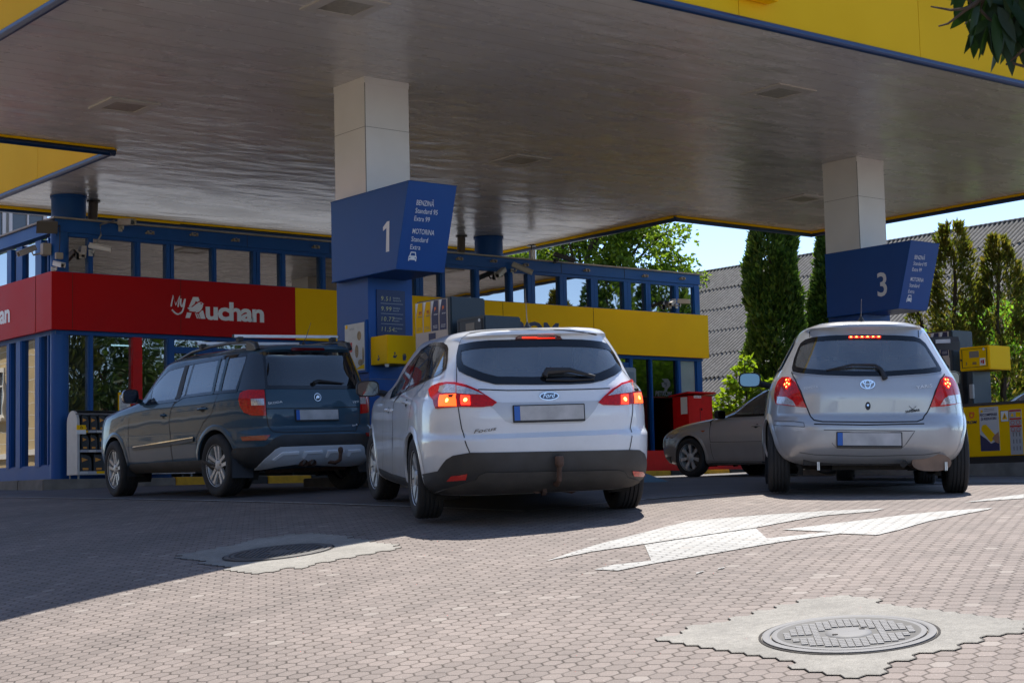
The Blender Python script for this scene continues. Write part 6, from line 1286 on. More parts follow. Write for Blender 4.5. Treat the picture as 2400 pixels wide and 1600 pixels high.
def oval(t, c, a, b, m, name, off, nd=Vector((-1, 0, .12)), n=28, ring=0):
    nd = nd.normalized(); xd = Vector((0, -1, 0)); yd = xd.cross(nd)*-1; yd = nd.cross(xd); mb = MB(); c = c+nd*off
    if ring: vs = [c+xd*(q*a+0)*math.cos(2*math.pi*i/n)+yd*q*b*math.sin(2*math.pi*i/n) for q in (1, 1-ring) for i in range(n)]; mb.add(vs, [(i, (i+1) % n, n+(i+1) % n, n+i) for i in range(n)])
    else: mb.add([c+xd*a*math.cos(2*math.pi*i/n)+yd*b*math.sin(2*math.pi*i/n) for i in range(n)]+[c-nd*.008+xd*a*math.cos(2*math.pi*i/n)+yd*b*math.sin(2*math.pi*i/n) for i in range(n)], [tuple(range(n))]+[(i, (i+1) % n, n+(i+1) % n, n+i) for i in range(n)])
    return mb.build(name, m, t, local=True, fixn=False), c, xd, yd, nd
o, cc, xd, yd, nd = oval(t, c, .073, .030, CHR, 'oval_badge', .010)
oval(o, c, .066, .0245, mat('badge_navy', (.008, .016, .06), .25, coat=1), 'badge_field', .012)
mb = MB(); text(mb, 'Ford', cc-xd*.046-yd*.012, xd, yd, width=.092, size=.034, shear=.35, off=.0035); mb.build('badge_lettering', CHR, o, local=True, fixn=False)
tpatch(t, 'model_lettering', mat('lettering_dark_chrome', (.20, .19, .17), .3, metal=.6), 'Focus', F['text_focus'], S, .026, .015, .35)
wp = [Vector(p) for p in F['wiper']]; mb = MB(); q = lambda i, o_: Vector(S.at(*S.chart(clipz(S, tuple(wp[i]))), o_))
mb.tube([q(0, .03), q(1, .04), q(2, .045), q(3, .03)], [.026, .028, .018, .008], 8); mb.tube([q(6, .02), q(5, .018), q(4, .014)], .008, 6); mb.build('rear_wiper', BLACKP, t, local=True, smooth=True)
aerial(t, (-.47, .045, 1.435), .30, (-.12, .05, 1)); mirror_(t, BLACKP, (1.86, 1.00, 1.03), 1, .21, .145); mirror_(t, WCAR, (1.86, -1.00, 1.03), -1, .21, .145)
part(t, 'sill', TRIM, [(2.25, .9, .24), (2.2, .9, .315), (1.3, .9, .30), (.42, .9, .30), (.40, .9, .22), (1.2, .9, .215)], S, .006, .01, mirror=True)
interior(t, S, [(.55, (-.37, 0, .37)), (1.45, (-.36, .36))], belt=1.0, shelf=.1); wscreen(t, S, 1.05, 1.37, CGL)
mb = MB(); mb.tube([(-.80, -.03, .30), (-.97, -.03, .27), (-1.05, -.03, .31), (-1.07, -.03, .42)], .019, 10); mb.lathe([(.018, -.03), (.031, -.015), (.033, 0), (.033, .035), (.028, .05), (.001, .055)], (-1.07, -.03, .43), (0, 0, 1), 16); mb.build('tow_bar', RUST, t, local=True, smooth=True)
mb = MB(); mb.tube([(-.45, .50, .29), (-.45, -.50, .29)], .085, 12); mb.tube([(-.35, .1, .25), (-.80, .08, .24)], .04, 10); mb.tube([(.8, -.25, .19), (-.3, -.3, .2)], .04, 8); mb.tube([(0, -.7, .24), (0, .7, .24)], .045, 8); mb.tube([(-.8, .05, .235), (-.8, .02, .235)], .05, 12); mb.build('exhaust', RUST, t, local=True)
# ---- silver hatchback
Surf = mk(0, (1.06, 1.40))
t, S, F = car('yaris', dict(name='hatchback_car', surf=YARIS, holes=['rear_glass']), 'silver hatchback seen squarely from behind with lit brake lamps, on the right', 'car', SCAR, 2.46, .302, .185, 'multi', .745, .0, .19, .335)
window(t, 'rear_window', F['rear_glass'], S, CGL, w_in=.035, off=.006)
mb = MB(); ring_mb(mb, S, F['rear_glass'], -.006, .016, .004); mb.build('window_surround', SCAR, t, local=True, fixn=False)
o = part(t, 'high_brake_lamp', LDRED, F['brake3'], S, .016, .012, cell=.04)
c = centre(F['brake3lit']); mb = MB()
for i in range(6):
    yy = -.115+.046*i; p = Vector(S.at(*S.chart(clipz(S, (c.x, c.y+yy, c.z))), .021)); mb.obox(p, (.003, 0, 0), (0, .018, 0), (0, 0, .007))
mb.build('lit_leds', LLR, o, local=True); mb = MB()
for i in range(6):
    yy = -.115+.046*i; p = Vector(S.at(*S.chart(clipz(S, (c.x, c.y+yy, c.z))), .024)); mb.obox(p, (.002, 0, 0), (0, .007, 0), (0, 0, .004))
mb.build('bulb_glow', LHOT, o, local=True)
for k, wk, lk in (('lampL', 'lampLw', 'ledL'), ('lampR', 'lampRw', 'ledR')):
    o = part(t, 'tail_lamp', LRED, F[k], S, .011, .018); part(o, 'clear_lens', LCLR, F[wk], S, .0135, .004)
    c = Vector(F[lk][0]); mb = MB(); mh = MB()
    for i in range(6):
        a = i*1.2566; dy, dz = (.032*math.cos(a+.94), .032*math.sin(a+.94)) if i < 5 else (0, 0)
        u, v = S.chart(clipz(S, (c.x, c.y+dy, c.z+dz))); p = Vector(S.at(u, v, .0145)); nn = (p-Vector(S.at(u, v))).normalized(); mb.lathe([(.001, .001), (.0125, .001), (.016, 0)], p, nn, 10); mh.lathe([(.001, .002), (.007, .002)], p, nn, 8)
    mb.build('lit_leds', LLR, o, local=True); mh.build('bulb_glow', LHOT, o, local=True)
part(t, 'plate_recess', SCAR, F['recess'], S, .0012, 0); lines(t, S, [F['recess']], .008, name='recess_edge', m=mat('silver_shadow', (.10, .105, .11), .5)); plate(t, F['plate'])
lines(t, S, [F['seamL'], F['seamR'], F['gate'], F['bline']], .010); lines(t, S, [F['bseam'], F['bseam2'], F['bumperline']], .006, name='bumper_seam', m=mat('silver_shadow', (.10, .105, .11), .5))
c = Vector(F['badge'][0]); o, cc, xd, yd, nd = oval(t, c, .062, .041, CHR, 'ringed_badge', .010, ring=.16)
oval(o, c, .026, .040, CHR, 'badge_ring', .012, ring=.30); oval(o, c+Vector((0, 0, .016)), .044, .020, CHR, 'badge_ring', .0125, ring=.30)
tpatch(t, 'maker_lettering', LET, 'TOYOTA', F['text_make'], S, .020, .0); tpatch(t, 'model_lettering', LET, 'YARiS', F['text_model'], S, .026, .015, .1)
tpatch(t, 'decal_lettering', BLACKP, 'SANSIBAR', F['text_s'], S, .018, .03)
mb = MB(); c = Vector(F['swords'][0])
for s_ in (-1, 1): pts = [Vector(S.at(*S.chart((c.x, c.y+s_*.03*(1-2*q), c.z-.012+.035*q*q)), .004)) for q in (0, .25, .5, .75, 1)]; mb.tube(pts, .002, 5)
mb.build('crossed_swords_decal', BLACKP, t, local=True)
c = Vector(F['lock'][0]); oval(t, c, .022, .034, BLACKP, 'lock_plate', .004); oval(t, c+Vector((0, 0, .006)), .009, .009, CHR, 'lock', .008)
wp = [Vector(p) for p in F['wiper']]; q = lambda i, o_: Vector(S.at(*S.chart(clipz(S, tuple(wp[i]))), o_)); mb = MB()
mb.tube([q(0, .012), q(2, .03), q(4, .032), q(5, .03), q(7, .03)], [.006, .010, .012, .018, .024], 8); mb.tube([q(0, .01), q(10, .012)], .006, 6); mb.build('rear_wiper', BLACKP, t, local=True, smooth=True)
aerial(t, (-.10, .03, 1.475), .19, (-.3, 0, 1)); mirror_(t, BLACKP, (1.35, .985, 1.03), 1, .215, .145, mat('mirror_blue_glass', (.05, .095, .17), .05, metal=.8)); mirror_(t, SCAR, (1.35, -.88, 1.03), -1, .19, .145)
interior(t, S, [(.25, (-.35, .35)), (1.15, (-.35, .35))], belt=1.02, shelf=-.1); wscreen(t, S, 1.06, 1.40, CGL)
mb = MB(); mb.box(.95, .955, .18, .34, 1.03, 1.22); mb.box(.95, .955, .02, .15, 1.03, 1.12); mb.build('dashboard_papers', PLT, t, local=True)
mb = MB(); n = 28; mb.prism([(-.50+.16*math.copysign(abs(math.cos(a))**.7, math.cos(a)), .265+.072*math.sin(a)) for a in [2*math.pi*i/n for i in range(n)]], lambda u, v: (-.50, u, v), lambda u, v: (-.05, u, v)); mb.build('silencer', mat('silencer_tan', (.24, .15, .10), .6, var=.2, vscale=10), t, local=True, smooth=True)
mb = MB(); mb.tube([(-.50, -.28, .26), (-.60, -.26, .25)], .026, 10); mb.tube([(0, -.66, .25), (0, .66, .25)], .05, 8); mb.box(-.3, .3, -.3, .3, .20, .26); mb.build('rear_axle', UND, t, local=True)
mb = MB()
for y in (.42, -.62): mb.tube([(-.52, y, .20), (-.52, y, .27)], .006, 6); mb.tube([(-.52, y+.012, .20), (-.52, y+.012, .27)], .006, 6)
mb.build('tow_eye', SILV, t, local=True)
sw = [(.95, .74, 1.05), (1.75, .72, 1.03), (1.35, .6, 1.33), (.35, .6, 1.38), (.1, .62, 1.30), (.05, .7, 1.08)]
window(t, 'side_window', sw, S, CGD, mirror=True, w_in=.02, off=.012)
# ---- dark compact SUV
YETIG = CGD; Surf = mk(0, (1.14, 1.50))
t, S, F = car('yeti', dict(name='estate_car', surf=YETI, holes=['rear_glass', 'win']), 'dark slate blue tall car with silver roof bars, on the left before the shop', 'car', YCAR, 2.578, .335, .225, 'twin5', .775, -.10, .22, .385)
window(t, 'rear_window', F['rear_glass'], S, CGD, w_in=.03, off=.006); window(t, 'side_window', F['win'], S, CGL, mirror=True, w_in=.024)
part(t, 'pillar_trim', mat('gloss_black', (.008, .009, .012), .1, coat=1), F['pillar'], S, .008, .004, mirror=True)
lines(t, S, [[F['win_front'][4], F['win_front'][5]], [F['win_rear'][1], F['win_rear'][0]]], .03, True, BLACKP, 'window_pillar', .0075); lines(t, S, [[F['win_rear'][2], F['win_rear'][3]], [F['win_quarter'][1], F['win_quarter'][0]]], .055, True, YCAR, 'door_pillar', .008)
for k, wk in (('lampL', 'lampLw'), ('lampR', 'lampRw')): o = part(t, 'tail_lamp', LRED, F[k], S, .011, .018); part(o, 'clear_lens', LCLR, F[wk], S, .0135, .004)
part(t, 'high_brake_lamp', LDRED, F['brake3'], S, .012, .012)
bp = list(F['bumper'])+[S.P(math.radians(a), .30) for a in (-75, -50, -25, 0, 25, 50, 72)]
part(t, 'rear_bumper', TRIM, bp, S, .010, .02)
for k in ('reflL', 'reflR'): part(t, 'reflector', mat('reflector_dark_red', (.30, .015, .012), .2, coat=1), F[k], S, .014, .01)
o = part(t, 'skid_plate', mat('skid_silver', (.60, .64, .69), .4), F['skid'], S, .020, .02)
for P in F['skid_hl']: part(o, 'skid_rib', mat('skid_bright', (.85, .88, .92), .35), P, S, .032, .014)
plate(t, F['plate']); lines(t, S, [F['seamL'], F['line1']], .009); lines(t, S, [F['door1'], F['door2'], F['door3']], .007, True, name='door_gap')
c = Vector(F['badge'][0]); o, cc, xd, yd, nd = oval(t, c, .043, .043, CHR, 'round_badge', .010); oval(o, c, .037, .037, mat('badge_black', (.01, .012, .012), .3), 'badge_field', .012)
mb = MB(); W = [(-.022, -.018), (-.02, .0), (-.004, .024), (.0, .012), (.012, .022), (.012, .008), (.022, .014), (.018, -.002), (.024, -.006), (.006, -.012), (-.004, -.008), (-.012, -.018)]; mb.add([cc+xd*u+yd*v+nd*.0035 for u, v in W], [tuple(range(len(W)))]); mb.build('winged_arrow', CHR, o, local=True, fixn=False)
tpatch(t, 'maker_lettering', LET, 'ŠKODA', F['text_make'], S, .022, .01); tpatch(t, 'model_lettering', LET, 'YETI', F['text_model'], S, .02, .01); tpatch(t, 'drive_lettering', LET, '4x4', F['text_44'], S, .018, .01)
part(t, 'side_moulding', TRIM, F['molding'], S, .016, .012, mirror=True); part(t, 'moulding_strip', CHR, F['molding_top'], S, .022, .008, mirror=True); part(t, 'sill', TRIMD, F['sill'], S, .012, .014, mirror=True)
for k in ('handle1', 'handle2'): handle(t, F[k], S, YCAR)
wp = [Vector(p) for p in F['wiper']]; q = lambda i, o_: Vector(S.at(*S.chart(clipz(S, tuple(wp[i]))), o_)); mb = MB(); mb.tube([q(0, .03), q(2, .03), q(4, .02)], [.026, .018, .007], 8); mb.build('rear_wiper', BLACKP, t, local=True, smooth=True)
mirror_(t, DCAR, (1.85, .965, 1.165), 1, .20, .17); mirror_(t, DCAR, (1.85, -.965, 1.165), -1, .20, .17)
RB = mat('rail_black', (.03, .032, .035), .35)
for s_ in (1, -1):
    mb = MB(); P = [(-.45, .575, 1.545), (-.42, .575, 1.60), (-.3, .58, 1.635), (.1, .585, 1.655), (.6, .585, 1.65), (1.05, .575, 1.62), (1.4, .56, 1.555)]
    P = [Vector((x, s_*y, z)) for x, y, z in P]; mb.tube(P, [.03, .028, .020, .018, .018, .018, .02], 10); mb.obox((-.33, s_*.575, 1.585), (.09, 0, 0), (0, .022, 0), (0, 0, .045)); mb.build('roof_rail', RB, t, local=True, smooth=True)
for x, z in ((-.08, 1.715), (.78, 1.70)):
    mb = MB(); mb.obox((x, 0, z), (.016, 0, 0), (0, .66, 0), (0, 0, .016)); o = mb.build('roof_bar', SILV, t, local=True, bevel=.006)
    mb = MB()
    for s_ in (1, -1): mb.obox((x, s_*.585, z-.035), (.03, 0, 0), (0, .03, 0), (0, 0, .028)); mb.obox((x, s_*.662, z), (.018, 0, 0), (0, .003, 0), (0, 0, .018))
    mb.build('bar_clamp', BLACKP, o, local=True)
aerial(t, (-.35, -.05, 1.60), .26, (-.28, -.25, 1)); interior(t, S, [(.45, (-.36, 0, .36)), (1.35, (-.36, .36))], belt=1.12, shelf=0); wscreen(t, S, 1.14, 1.50, CGL)
mb = MB(); mb.obox((-.30, .30, 1.22), (.06, 0, 0), (0, .05, 0), (0, 0, .10)); mb.build('toy_on_shelf', mat('toy_cream', (.25, .22, .15), .8), t, local=True, bevel=.03)
mb = MB()
for y in (.12, .22): mb.tube([(-.6, y, .33), (-.76, y, .32)], .035, 14, caps=False)
mb.tube([(-.1, .17, .30), (-.6, .17, .33)], .03, 8); mb.tube([(-.35, .45, .31), (-.35, -.5, .31)], .09, 10); mb.tube([(0, -.7, .3), (0, .7, .3)], .05, 8); mb.build('exhaust', RUST, t, local=True)
mb = MB(); mb.tube([(-.6, -.12, .33), (-.80, -.12, .31), (-.90, -.12, .34), (-.92, -.12, .42)], .019, 10); mb.lathe([(.02, -.03), (.027, -.01), (.03, .01), (.022, .032), (.001, .038)], (-.92, -.12, .44), (0, 0, 1), 14); mb.build('tow_bar', RUST, t, local=True, smooth=True)
for s_ in (1, -1):
  for fl in ([(-.36, s_*.87, .40), (-.40, s_*.90, .20), (-.42, s_*.66, .19), (-.37, s_*.62, .38)], [(2.16, s_*.88, .42), (2.17, s_*.90, .24), (2.17, s_*.68, .23), (2.16, s_*.66, .40)]):
    mb = MB(); mb.add(fl, [(0, 1, 2, 3)]); mb.build('mud_flap', BLACKP, t, local=True)
    continue
    mb = MB(); mb.add([(-.36, s_*.87, .40), (-.40, s_*.90, .20), (-.42, s_*.66, .19), (-.37, s_*.62, .38)], [(0, 1, 2, 3)]); mb.add([(2.16, s_*.88, .42), (2.17, s_*.90, .24), (2.17, s_*.68, .23), (2.16, s_*.66, .40)], [(0, 1, 2, 3)]); mb.build('mud_flap', BLACKP, t, local=True)
# ---- taupe saloon behind
Surf = mk(0, (1.0, 1.33))
t, S, F = car('mondeo', dict(name='hatchback_car', surf=MONDEO, holes=['win']), 'taupe grey car parked nose in at the right end of the shop', 'car', MCAR, 2.754, .315, .205, 'seven', .775, 0, .212, .355)
window(t, 'side_window', F['win'], S, CGL, mirror=True, w_in=.03); wscreen(t, S, 1.0, 1.33, CGL)
lines(t, S, [F['door1'], F['door2'], F['bumperseam']], .007, True, name='door_gap'); part(t, 'side_moulding', MCAR, F['molding'], S, .012, .010, mirror=True); part(t, 'sill', MCAR, F['sill'], S, .014, .012, mirror=True)
lines(t, S, [F['molding'][:3]], .006, True, name='moulding_shadow', off=.014)
handle(t, F['handle1'], S, MCAR); part(t, 'side_repeater', mat('indicator_orange', (.55, .12, .01), .25, coat=1), F['indicator'], S, .006, .006, mirror=True); part(t, 'front_bumper_lip', TRIM, F['bumperdark'], S, .01, .01, mirror=True)
mirror_(t, BLACKP, (1.95, .95, .97), 1, .19, .14); mirror_(t, BLACKP, (1.95, -.95, .97), -1, .19, .14); interior(t, S, [(.35, (-.37, .37)), (1.25, (-.37, .37))], belt=.95)
part(t, 'headlamp', LCLR, [(3.45, .80, .62), (3.40, .80, .72), (3.15, .86, .76), (3.22, .86, .66)], S, .006, .006, mirror=True)
# ---- two more dark cars that show only in part
POSE['hatch_open'] = [14.82, 11.72, .69, gz(14.8, 11.7)-.02, .01, 0]
Surf = mk(0, (1.06, 1.40))
KY = dict(YARIS); KY['st'] = [(q[0], q[1], q[2], q[3]*.83) for q in YARIS['st']]; FE['hatch_open'] = {}
t, S, F = car('hatch_open', dict(name='hatchback_car', surf=KY, holes=[]), 'black car hidden in front of the silver hatchback, only its raised tailgate showing', 'car', DCAR, 2.46, .302, .185, 'multi', .60, 0, .19, .335)
mb = MB(); P = []
n = 14
top = []; bot = []
for i in range(n+1):
    y = -.66+1.32*i/n; k = 1-abs(y/.66)**3*.35
    for dx, dz, L_ in ((0, 0, 0), (-.42*k, .035, 1), (-.80*k, -.04, 2)): top.append((-.30+dx, y, 1.52+dz)); bot.append((-.30+dx, y, 1.52+dz-(.03, .10, .09)[L_]))
mb.add(top+bot, [(i*3+j, (i+1)*3+j, (i+1)*3+j+1, i*3+j+1) for i in range(n) for j in range(2)]+[(45+i*3+j, 45+i*3+j+1, 45+(i+1)*3+j+1, 45+(i+1)*3+j) for i in range(n) for j in range(2)]+[(i*3+2, (i+1)*3+2, 45+(i+1)*3+2, 45+i*3+2) for i in range(n)]+[(0, 1, 46, 45), (1, 2, 47, 46), (42, 87, 88, 43), (43, 88, 89, 44)])
g = mb.build('raised_tailgate', mat('tailgate_lining', (.012, .012, .013), .6), t, local=True, smooth=True)
mb = MB(); mb.tube([(-.35, .58, 1.35), (-.75, .56, 1.50)], .01, 6); mb.tube([(-.35, -.58, 1.35), (-.75, -.56, 1.50)], .01, 6); mb.build('gas_strut', BLACKP, t, local=True)
mb = MB(); mb.add([(-1.105, -.40, 1.455), (-1.105, -.55, 1.455), (-1.10, -.55, 1.495), (-1.10, -.40, 1.495)], [(0, 1, 2, 3)]); mb.build('tailgate_sticker', PLT, g, local=True, fixn=False)
POSE['far_dark'] = [22.6, 13.3, 2.35, gz(22.6, 13.3), 0, 0]; FE['far_dark'] = {}
Surf = mk(0, (1.0, 1.33))
t, S, F = car('far_dark', dict(name='estate_car', surf=MONDEO, holes=[]), 'black car with a pale blue windscreen, behind the yellow cabinet at the right edge', 'car', DCAR, 2.754, .315, .205, 'seven', .775, 0, .212, .355)
window(t, 'side_window', [(1.95, .8, .99), (1.4, .7, 1.30), (.2, .7, 1.34), (-.3, .75, 1.2), (-.5, .8, 1.02)], S, FRIT, mirror=True, w_in=.02)
wscreen(t, S, 1.0, 1.34, mat('pale_glass', (.10, .16, .22), .04, spec=1.0, coat=1))
K = 1.13
# ---------------------------------------------------------------- plants
def leafmat(name, cols, trans=.35, rough=.5, spec=.3):
    if name in MATS: return MATS[name]
    m = bpy.data.materials.new(name); m.use_nodes = True; MATS[name] = m; n, l = nodes(m)
    for x in list(n): n.remove(x)
    o = n.new('ShaderNodeOutputMaterial'); g = n.new('ShaderNodeNewGeometry'); rp = n.new('ShaderNodeValToRGB'); l.new(g.outputs['Random Per Island'], rp.inputs[0])
    e = rp.color_ramp.elements; e[0].color = (*cols[0], 1); e[1].color = (*cols[-1], 1)
    for i, c in enumerate(cols[1:-1]): q = e.new((i+1)/(len(cols)-1)); q.color = (*c, 1)
    d = n.new('ShaderNodeBsdfPrincipled'); d.inputs['Roughness'].default_value = rough; d.inputs['Specular IOR Level'].default_value = spec; t = n.new('ShaderNodeBsdfTranslucent'); mx = n.new('ShaderNodeMixShader'); mx.inputs[0].default_value = trans
    l.new(rp.outputs[0], d.inputs['Base Color']); tt = mixc(n, l, .75, rp.outputs[0], (1.0, 1.0, .25), 'MULTIPLY'); sc = vmath(n, l, 'SCALE', tt); sc.node.inputs[3].default_value = 1.6; l.new(sc, t.inputs[0])
    l.new(d.outputs[0], mx.inputs[1]); l.new(t.outputs[0], mx.inputs[2]); l.new(mx.outputs[0], o.inputs[0]); return m
GC1 = leafmat('cypress_green', [(.024, .055, .014), (.055, .11, .02), (.14, .22, .04)], .4)
GC2 = leafmat('brown_thuja', [(.06, .075, .016), (.13, .12, .03), (.08, .12, .022), (.18, .14, .04)], .55)
GT = leafmat('bright_tree_green', [(.06, .11, .014), (.12, .19, .02), (.19, .27, .03)], .55)
GB = leafmat('hedge_green', [(.08, .17, .02), (.13, .26, .03), (.20, .36, .05)], .6)
GV = leafmat('vine_yellow_green', [(.12, .20, .015), (.20, .28, .02), (.07, .14, .012)], .55)
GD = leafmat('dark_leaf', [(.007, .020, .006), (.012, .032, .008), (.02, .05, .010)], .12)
rnd = random.random; gau = random.gauss
def leafq(mb, c, d, u, L_, W):
    """pointed folded leaf: centre c, direction d, side u"""
    d = d.normalized(); s = d.cross(u)
    if s.length < 1e-4: s = d.orthogonal()
    s.normalize(); nn = s.cross(d)
    mb.add([c, c+d*L_*.45+s*W*.5+nn*W*.12, c+d*L_, c+d*L_*.45-s*W*.5+nn*W*.12], [(0, 1, 2, 3)])
def rv(): 
    v = Vector((gau(0, 1), gau(0, 1), gau(0, 1))); return v.normalized()
def trunk_mb(mb, base, top, r0, r1, limbs=0, spread=1, wob=.05):
    base = Vector(base); top = Vector(top); P = []
    for i in range(7): q = i/6; P.append(base.lerp(top, q)+Vector((gau(0, wob), gau(0, wob), 0))*(q*(1-q)*4))
    mb.tube(P, [r0+(r1-r0)*i/6 for i in range(7)], 9)
    for k in range(limbs):
        q = .35+.6*rnd(); a = base.lerp(top, q); d = Vector((gau(0, 1), gau(0, 1), .7)).normalized()*spread*(1.1-q*.5); rr_ = (r0+(r1-r0)*q)*.5
        mb.tube([a, a+d*.4+Vector((0, 0, .05)), a+d*.75+Vector((0, 0, .15)), a+d], [rr_, rr_*.7, rr_*.45, rr_*.2], 6)
def column_tree(name, label, cat, base, h, r, m, nl, group=None, lean=(0, 0), L_=.12, W=.05, gap=.0, tip=.45, limbs=6):
    x, y = base; z = gz(x, y); t = thing(name, label, cat, (x, y, z), group)
    mb = MB(); trunk_mb(mb, (x, y, z-.1), (x+lean[0], y+lean[1], z+h*.92), r*.16, .02, limbs, r*.8); mb.build('trunk', TRUNK, t, smooth=True)
    mb = MB(); cl = [(rnd(), rnd()*6.28, .5+.5*rnd()) for _ in range(int(nl/85))]
    for i in range(nl):
        if rnd() < .8: q, a, k = cl[int(rnd()*len(cl))]; q = min(max(q+gau(0, .022), .015), .995); a += gau(0, .22)
        else: q, a, k = rnd(), rnd()*6.28, 1
        prof = (1-max(0, (q-.55)/.45)**2.0*(1-tip*.2))*(.80+.20*min(1, q/.12)) if q < 1 else 0
        prof = max(.05, prof)*(1+.14*math.sin(a*3+q*21)+.08*math.sin(a*5-q*43))
        rad = r*prof*(1-.45*rnd()**2*(1 if rnd() < .6 else .3))*(.80+.25*k)
        c = Vector((x+lean[0]*q+rad*math.cos(a), y+lean[1]*q+rad*math.sin(a), z+.1+h*q))
        if gap and noise.noise(c*2.2) < -gap*.0-.22+gap: continue
        d = Vector((math.cos(a)*.55+gau(0, .35), math.sin(a)*.55+gau(0, .35), .8+gau(0, .3)))
        leafq(mb, c, d, rv(), L_*(.6+.8*rnd()), W*(.6+.8*rnd()))
    mb.build('crown', m, t, fixn=False); return t
def bushy(mb, c, rad, n, L_, W, droop=0, sq=1):
    c = Vector(c)
    for i in range(n):
        v = rv(); q = rnd()**.35; p = c+Vector((v.x*rad*q, v.y*rad*q, v.z*rad*q*sq)); d = (v+rv()*.8+Vector((0, 0, -droop)))
        leafq(mb, p, d, rv(), L_*(.6+.7*rnd()), W*(.6+.7*rnd()))
column_tree('cypress_tree', 'tall dark green column cypress right of the shop, its tip reaching the canopy edge', 'conifer', (24.7, 22.5), 6.0, .49, GC1, 32000, 'dark conifers between the shop and the right column', L_=.13, W=.07, tip=.9)
column_tree('cypress_tree', 'shorter dark green cypress with a ragged tip, partly behind the number 3 column', 'conifer', (26.3, 22.4), 4.9, .42, GC1, 22000, 'dark conifers between the shop and the right column', L_=.13, W=.07, lean=(.1, 0), tip=1.0)
column_tree('conifer_tree', 'browned conifer with a pointed top, directly right of the number 3 box', 'conifer', (22.5, 16.5), 3.72, .42, GC2, 6800, 'browned conifers on the right', L_=.11, W=.04, tip=1.6)
column_tree('conifer_tree', 'browned conifer with a blunt olive top, nearest the brick gable', 'conifer', (23.1, 16.05), 3.45, .42, GC2, 6200, 'browned conifers on the right', L_=.11, W=.04, tip=.9)
column_tree('conifer_tree', 'thin half bare leaning conifer, left of the other browned ones', 'conifer', (22.9, 17.0), 3.3, .26, GC2, 2600, 'browned conifers on the right', lean=(-.25, .45), L_=.10, W=.035, tip=1.2)
def shrub(name, label, cat, base, z0, blobs, m, n, L_, W, group=None, stems=8):
    x, y = base; z = gz(x, y); t = thing(name, label, cat, (x, y, z), group); mb = MB()
    for bx, by, bz, br in blobs:
        for k in range(max(1, stems//len(blobs))): e = Vector((x+bx+gau(0, br*.4), y+by+gau(0, br*.4), z+bz+br*.6)); s0 = Vector((x+bx*.6+gau(0, .1), y+by*.6+gau(0, .1), z-.05)); mb.tube([s0, s0.lerp(e, .5)+Vector((gau(0, .05), gau(0, .05), 0)), e], [.03, .02, .008], 6)
    mb.build('stems', TRUNK, t); mb = MB(); tot = sum(b[3]**2 for b in blobs)
    for bx, by, bz, br in blobs: bushy(mb, (x+bx, y+by, z+bz), br, int(n*br*br/tot), L_, W, .3)
    mb.build('foliage', m, t, fixn=False); return t
shrub('hedge_bush', 'bright green leafy bush rising behind the browned conifers at the right edge', 'bush', (25.2, 16.3), 0, [(0, 0, 1.9, 1.0), (.6, -.8, 2.2, 1.0), (-.2, .9, 1.8, .9), (.4, -.2, 2.75, .75), (.9, -1.6, 2.2, 1.0), (0, 1.6, 2.2, .8), (.3, -.9, 1.0, .9), (0, .6, .9, .9)], GB, 21000, .09, .045, 'bright bushes behind the right pump')
shrub('hedge_bush', 'green bush visible under the number 3 box, left of the browned conifers', 'bush', (25.6, 19.0), 0, [(0, 0, 1.6, .9), (.2, -.9, 2.1, .8), (.3, .8, 1.3, .8), (0, -1.6, 1.6, .8)], GB, 11000, .09, .045, 'bright bushes behind the right pump')
shrub('hedge_bush', 'low dark green bush behind the far black car at the right edge', 'bush', (24.3, 14.2), 0, [(0, 0, 1.1, .7), (.4, -.8, 1.2, .8), (0, .9, 1.0, .7)], GC1, 6000, .09, .045, 'bright bushes behind the right pump')
shrub('vine_shrub', 'loose yellow green climbing shrub with broad leaves, beside the red cabinet', 'shrub', (22.35, 21.6), 0, [(0, 0, .75, .42), (.1, -.15, 1.25, .38), (.15, -.2, 1.75, .22), (.2, -.35, 2.05, .13), (-.15, .35, 1.2, .18), (.45, -.6, 1.5, .25), (.4, -.5, .9, .4)], GV, 1500, .13, .12)
K = 1.0
# big tree behind the shop
def big_tree(name, label, base, blobs, h, n, m, L_, W, r0=.3, group=None, droop=.4, limbs=9, spread=2.6):
    x, y = base; z = gz(x, y); t = thing(name, label, 'tree', (x, y, z), group); mb = MB(); trunk_mb(mb, (x, y, z-.2), (x+.3, y, z+h*.85), r0, .06, limbs, spread, .25); 
    for bx, by, bz, br in blobs:
        a = Vector((x, y, z+h*.35+rnd()*h*.25)); b = Vector((x+bx, y+by, z+bz)); mb.tube([a, a.lerp(b, .5)+Vector((gau(0, .3), gau(0, .3), .2)), b], [r0*.45, r0*.25, .04], 6)
        for k in range(5): e = b+rv()*br*.9; mb.tube([a.lerp(b, .6), b.lerp(e, .5), e], [.06, .035, .01], 5)
    mb.build('trunk', TRUNK, t, smooth=True); mb = MB(); tot = sum(b[3]**2 for b in blobs)
    for bx, by, bz, br in blobs:
        c = Vector((x+bx, y+by, z+bz)); k = max(6, int(26*br)); tw = []
        for i in range(k):
            v = rv(); q = .45+.6*rnd(); tw.append((c+Vector((v.x*br*q, v.y*br*q, v.z*br*q*.85)), v))
        for i in range(int(n*br*br/tot)):
            p, v = tw[int(rnd()*len(tw))]; hang = abs(gau(0, 1)); p2 = p+Vector((gau(0, .22), gau(0, .22), -hang*.28*(1+droop))); leafq(mb, p2, v*.4+rv()*.6+Vector((0, 0, -droop)), rv(), L_*(.6+.7*rnd()), W*(.6+.7*rnd()))
    mb.build('crown', m, t, fixn=False); return t
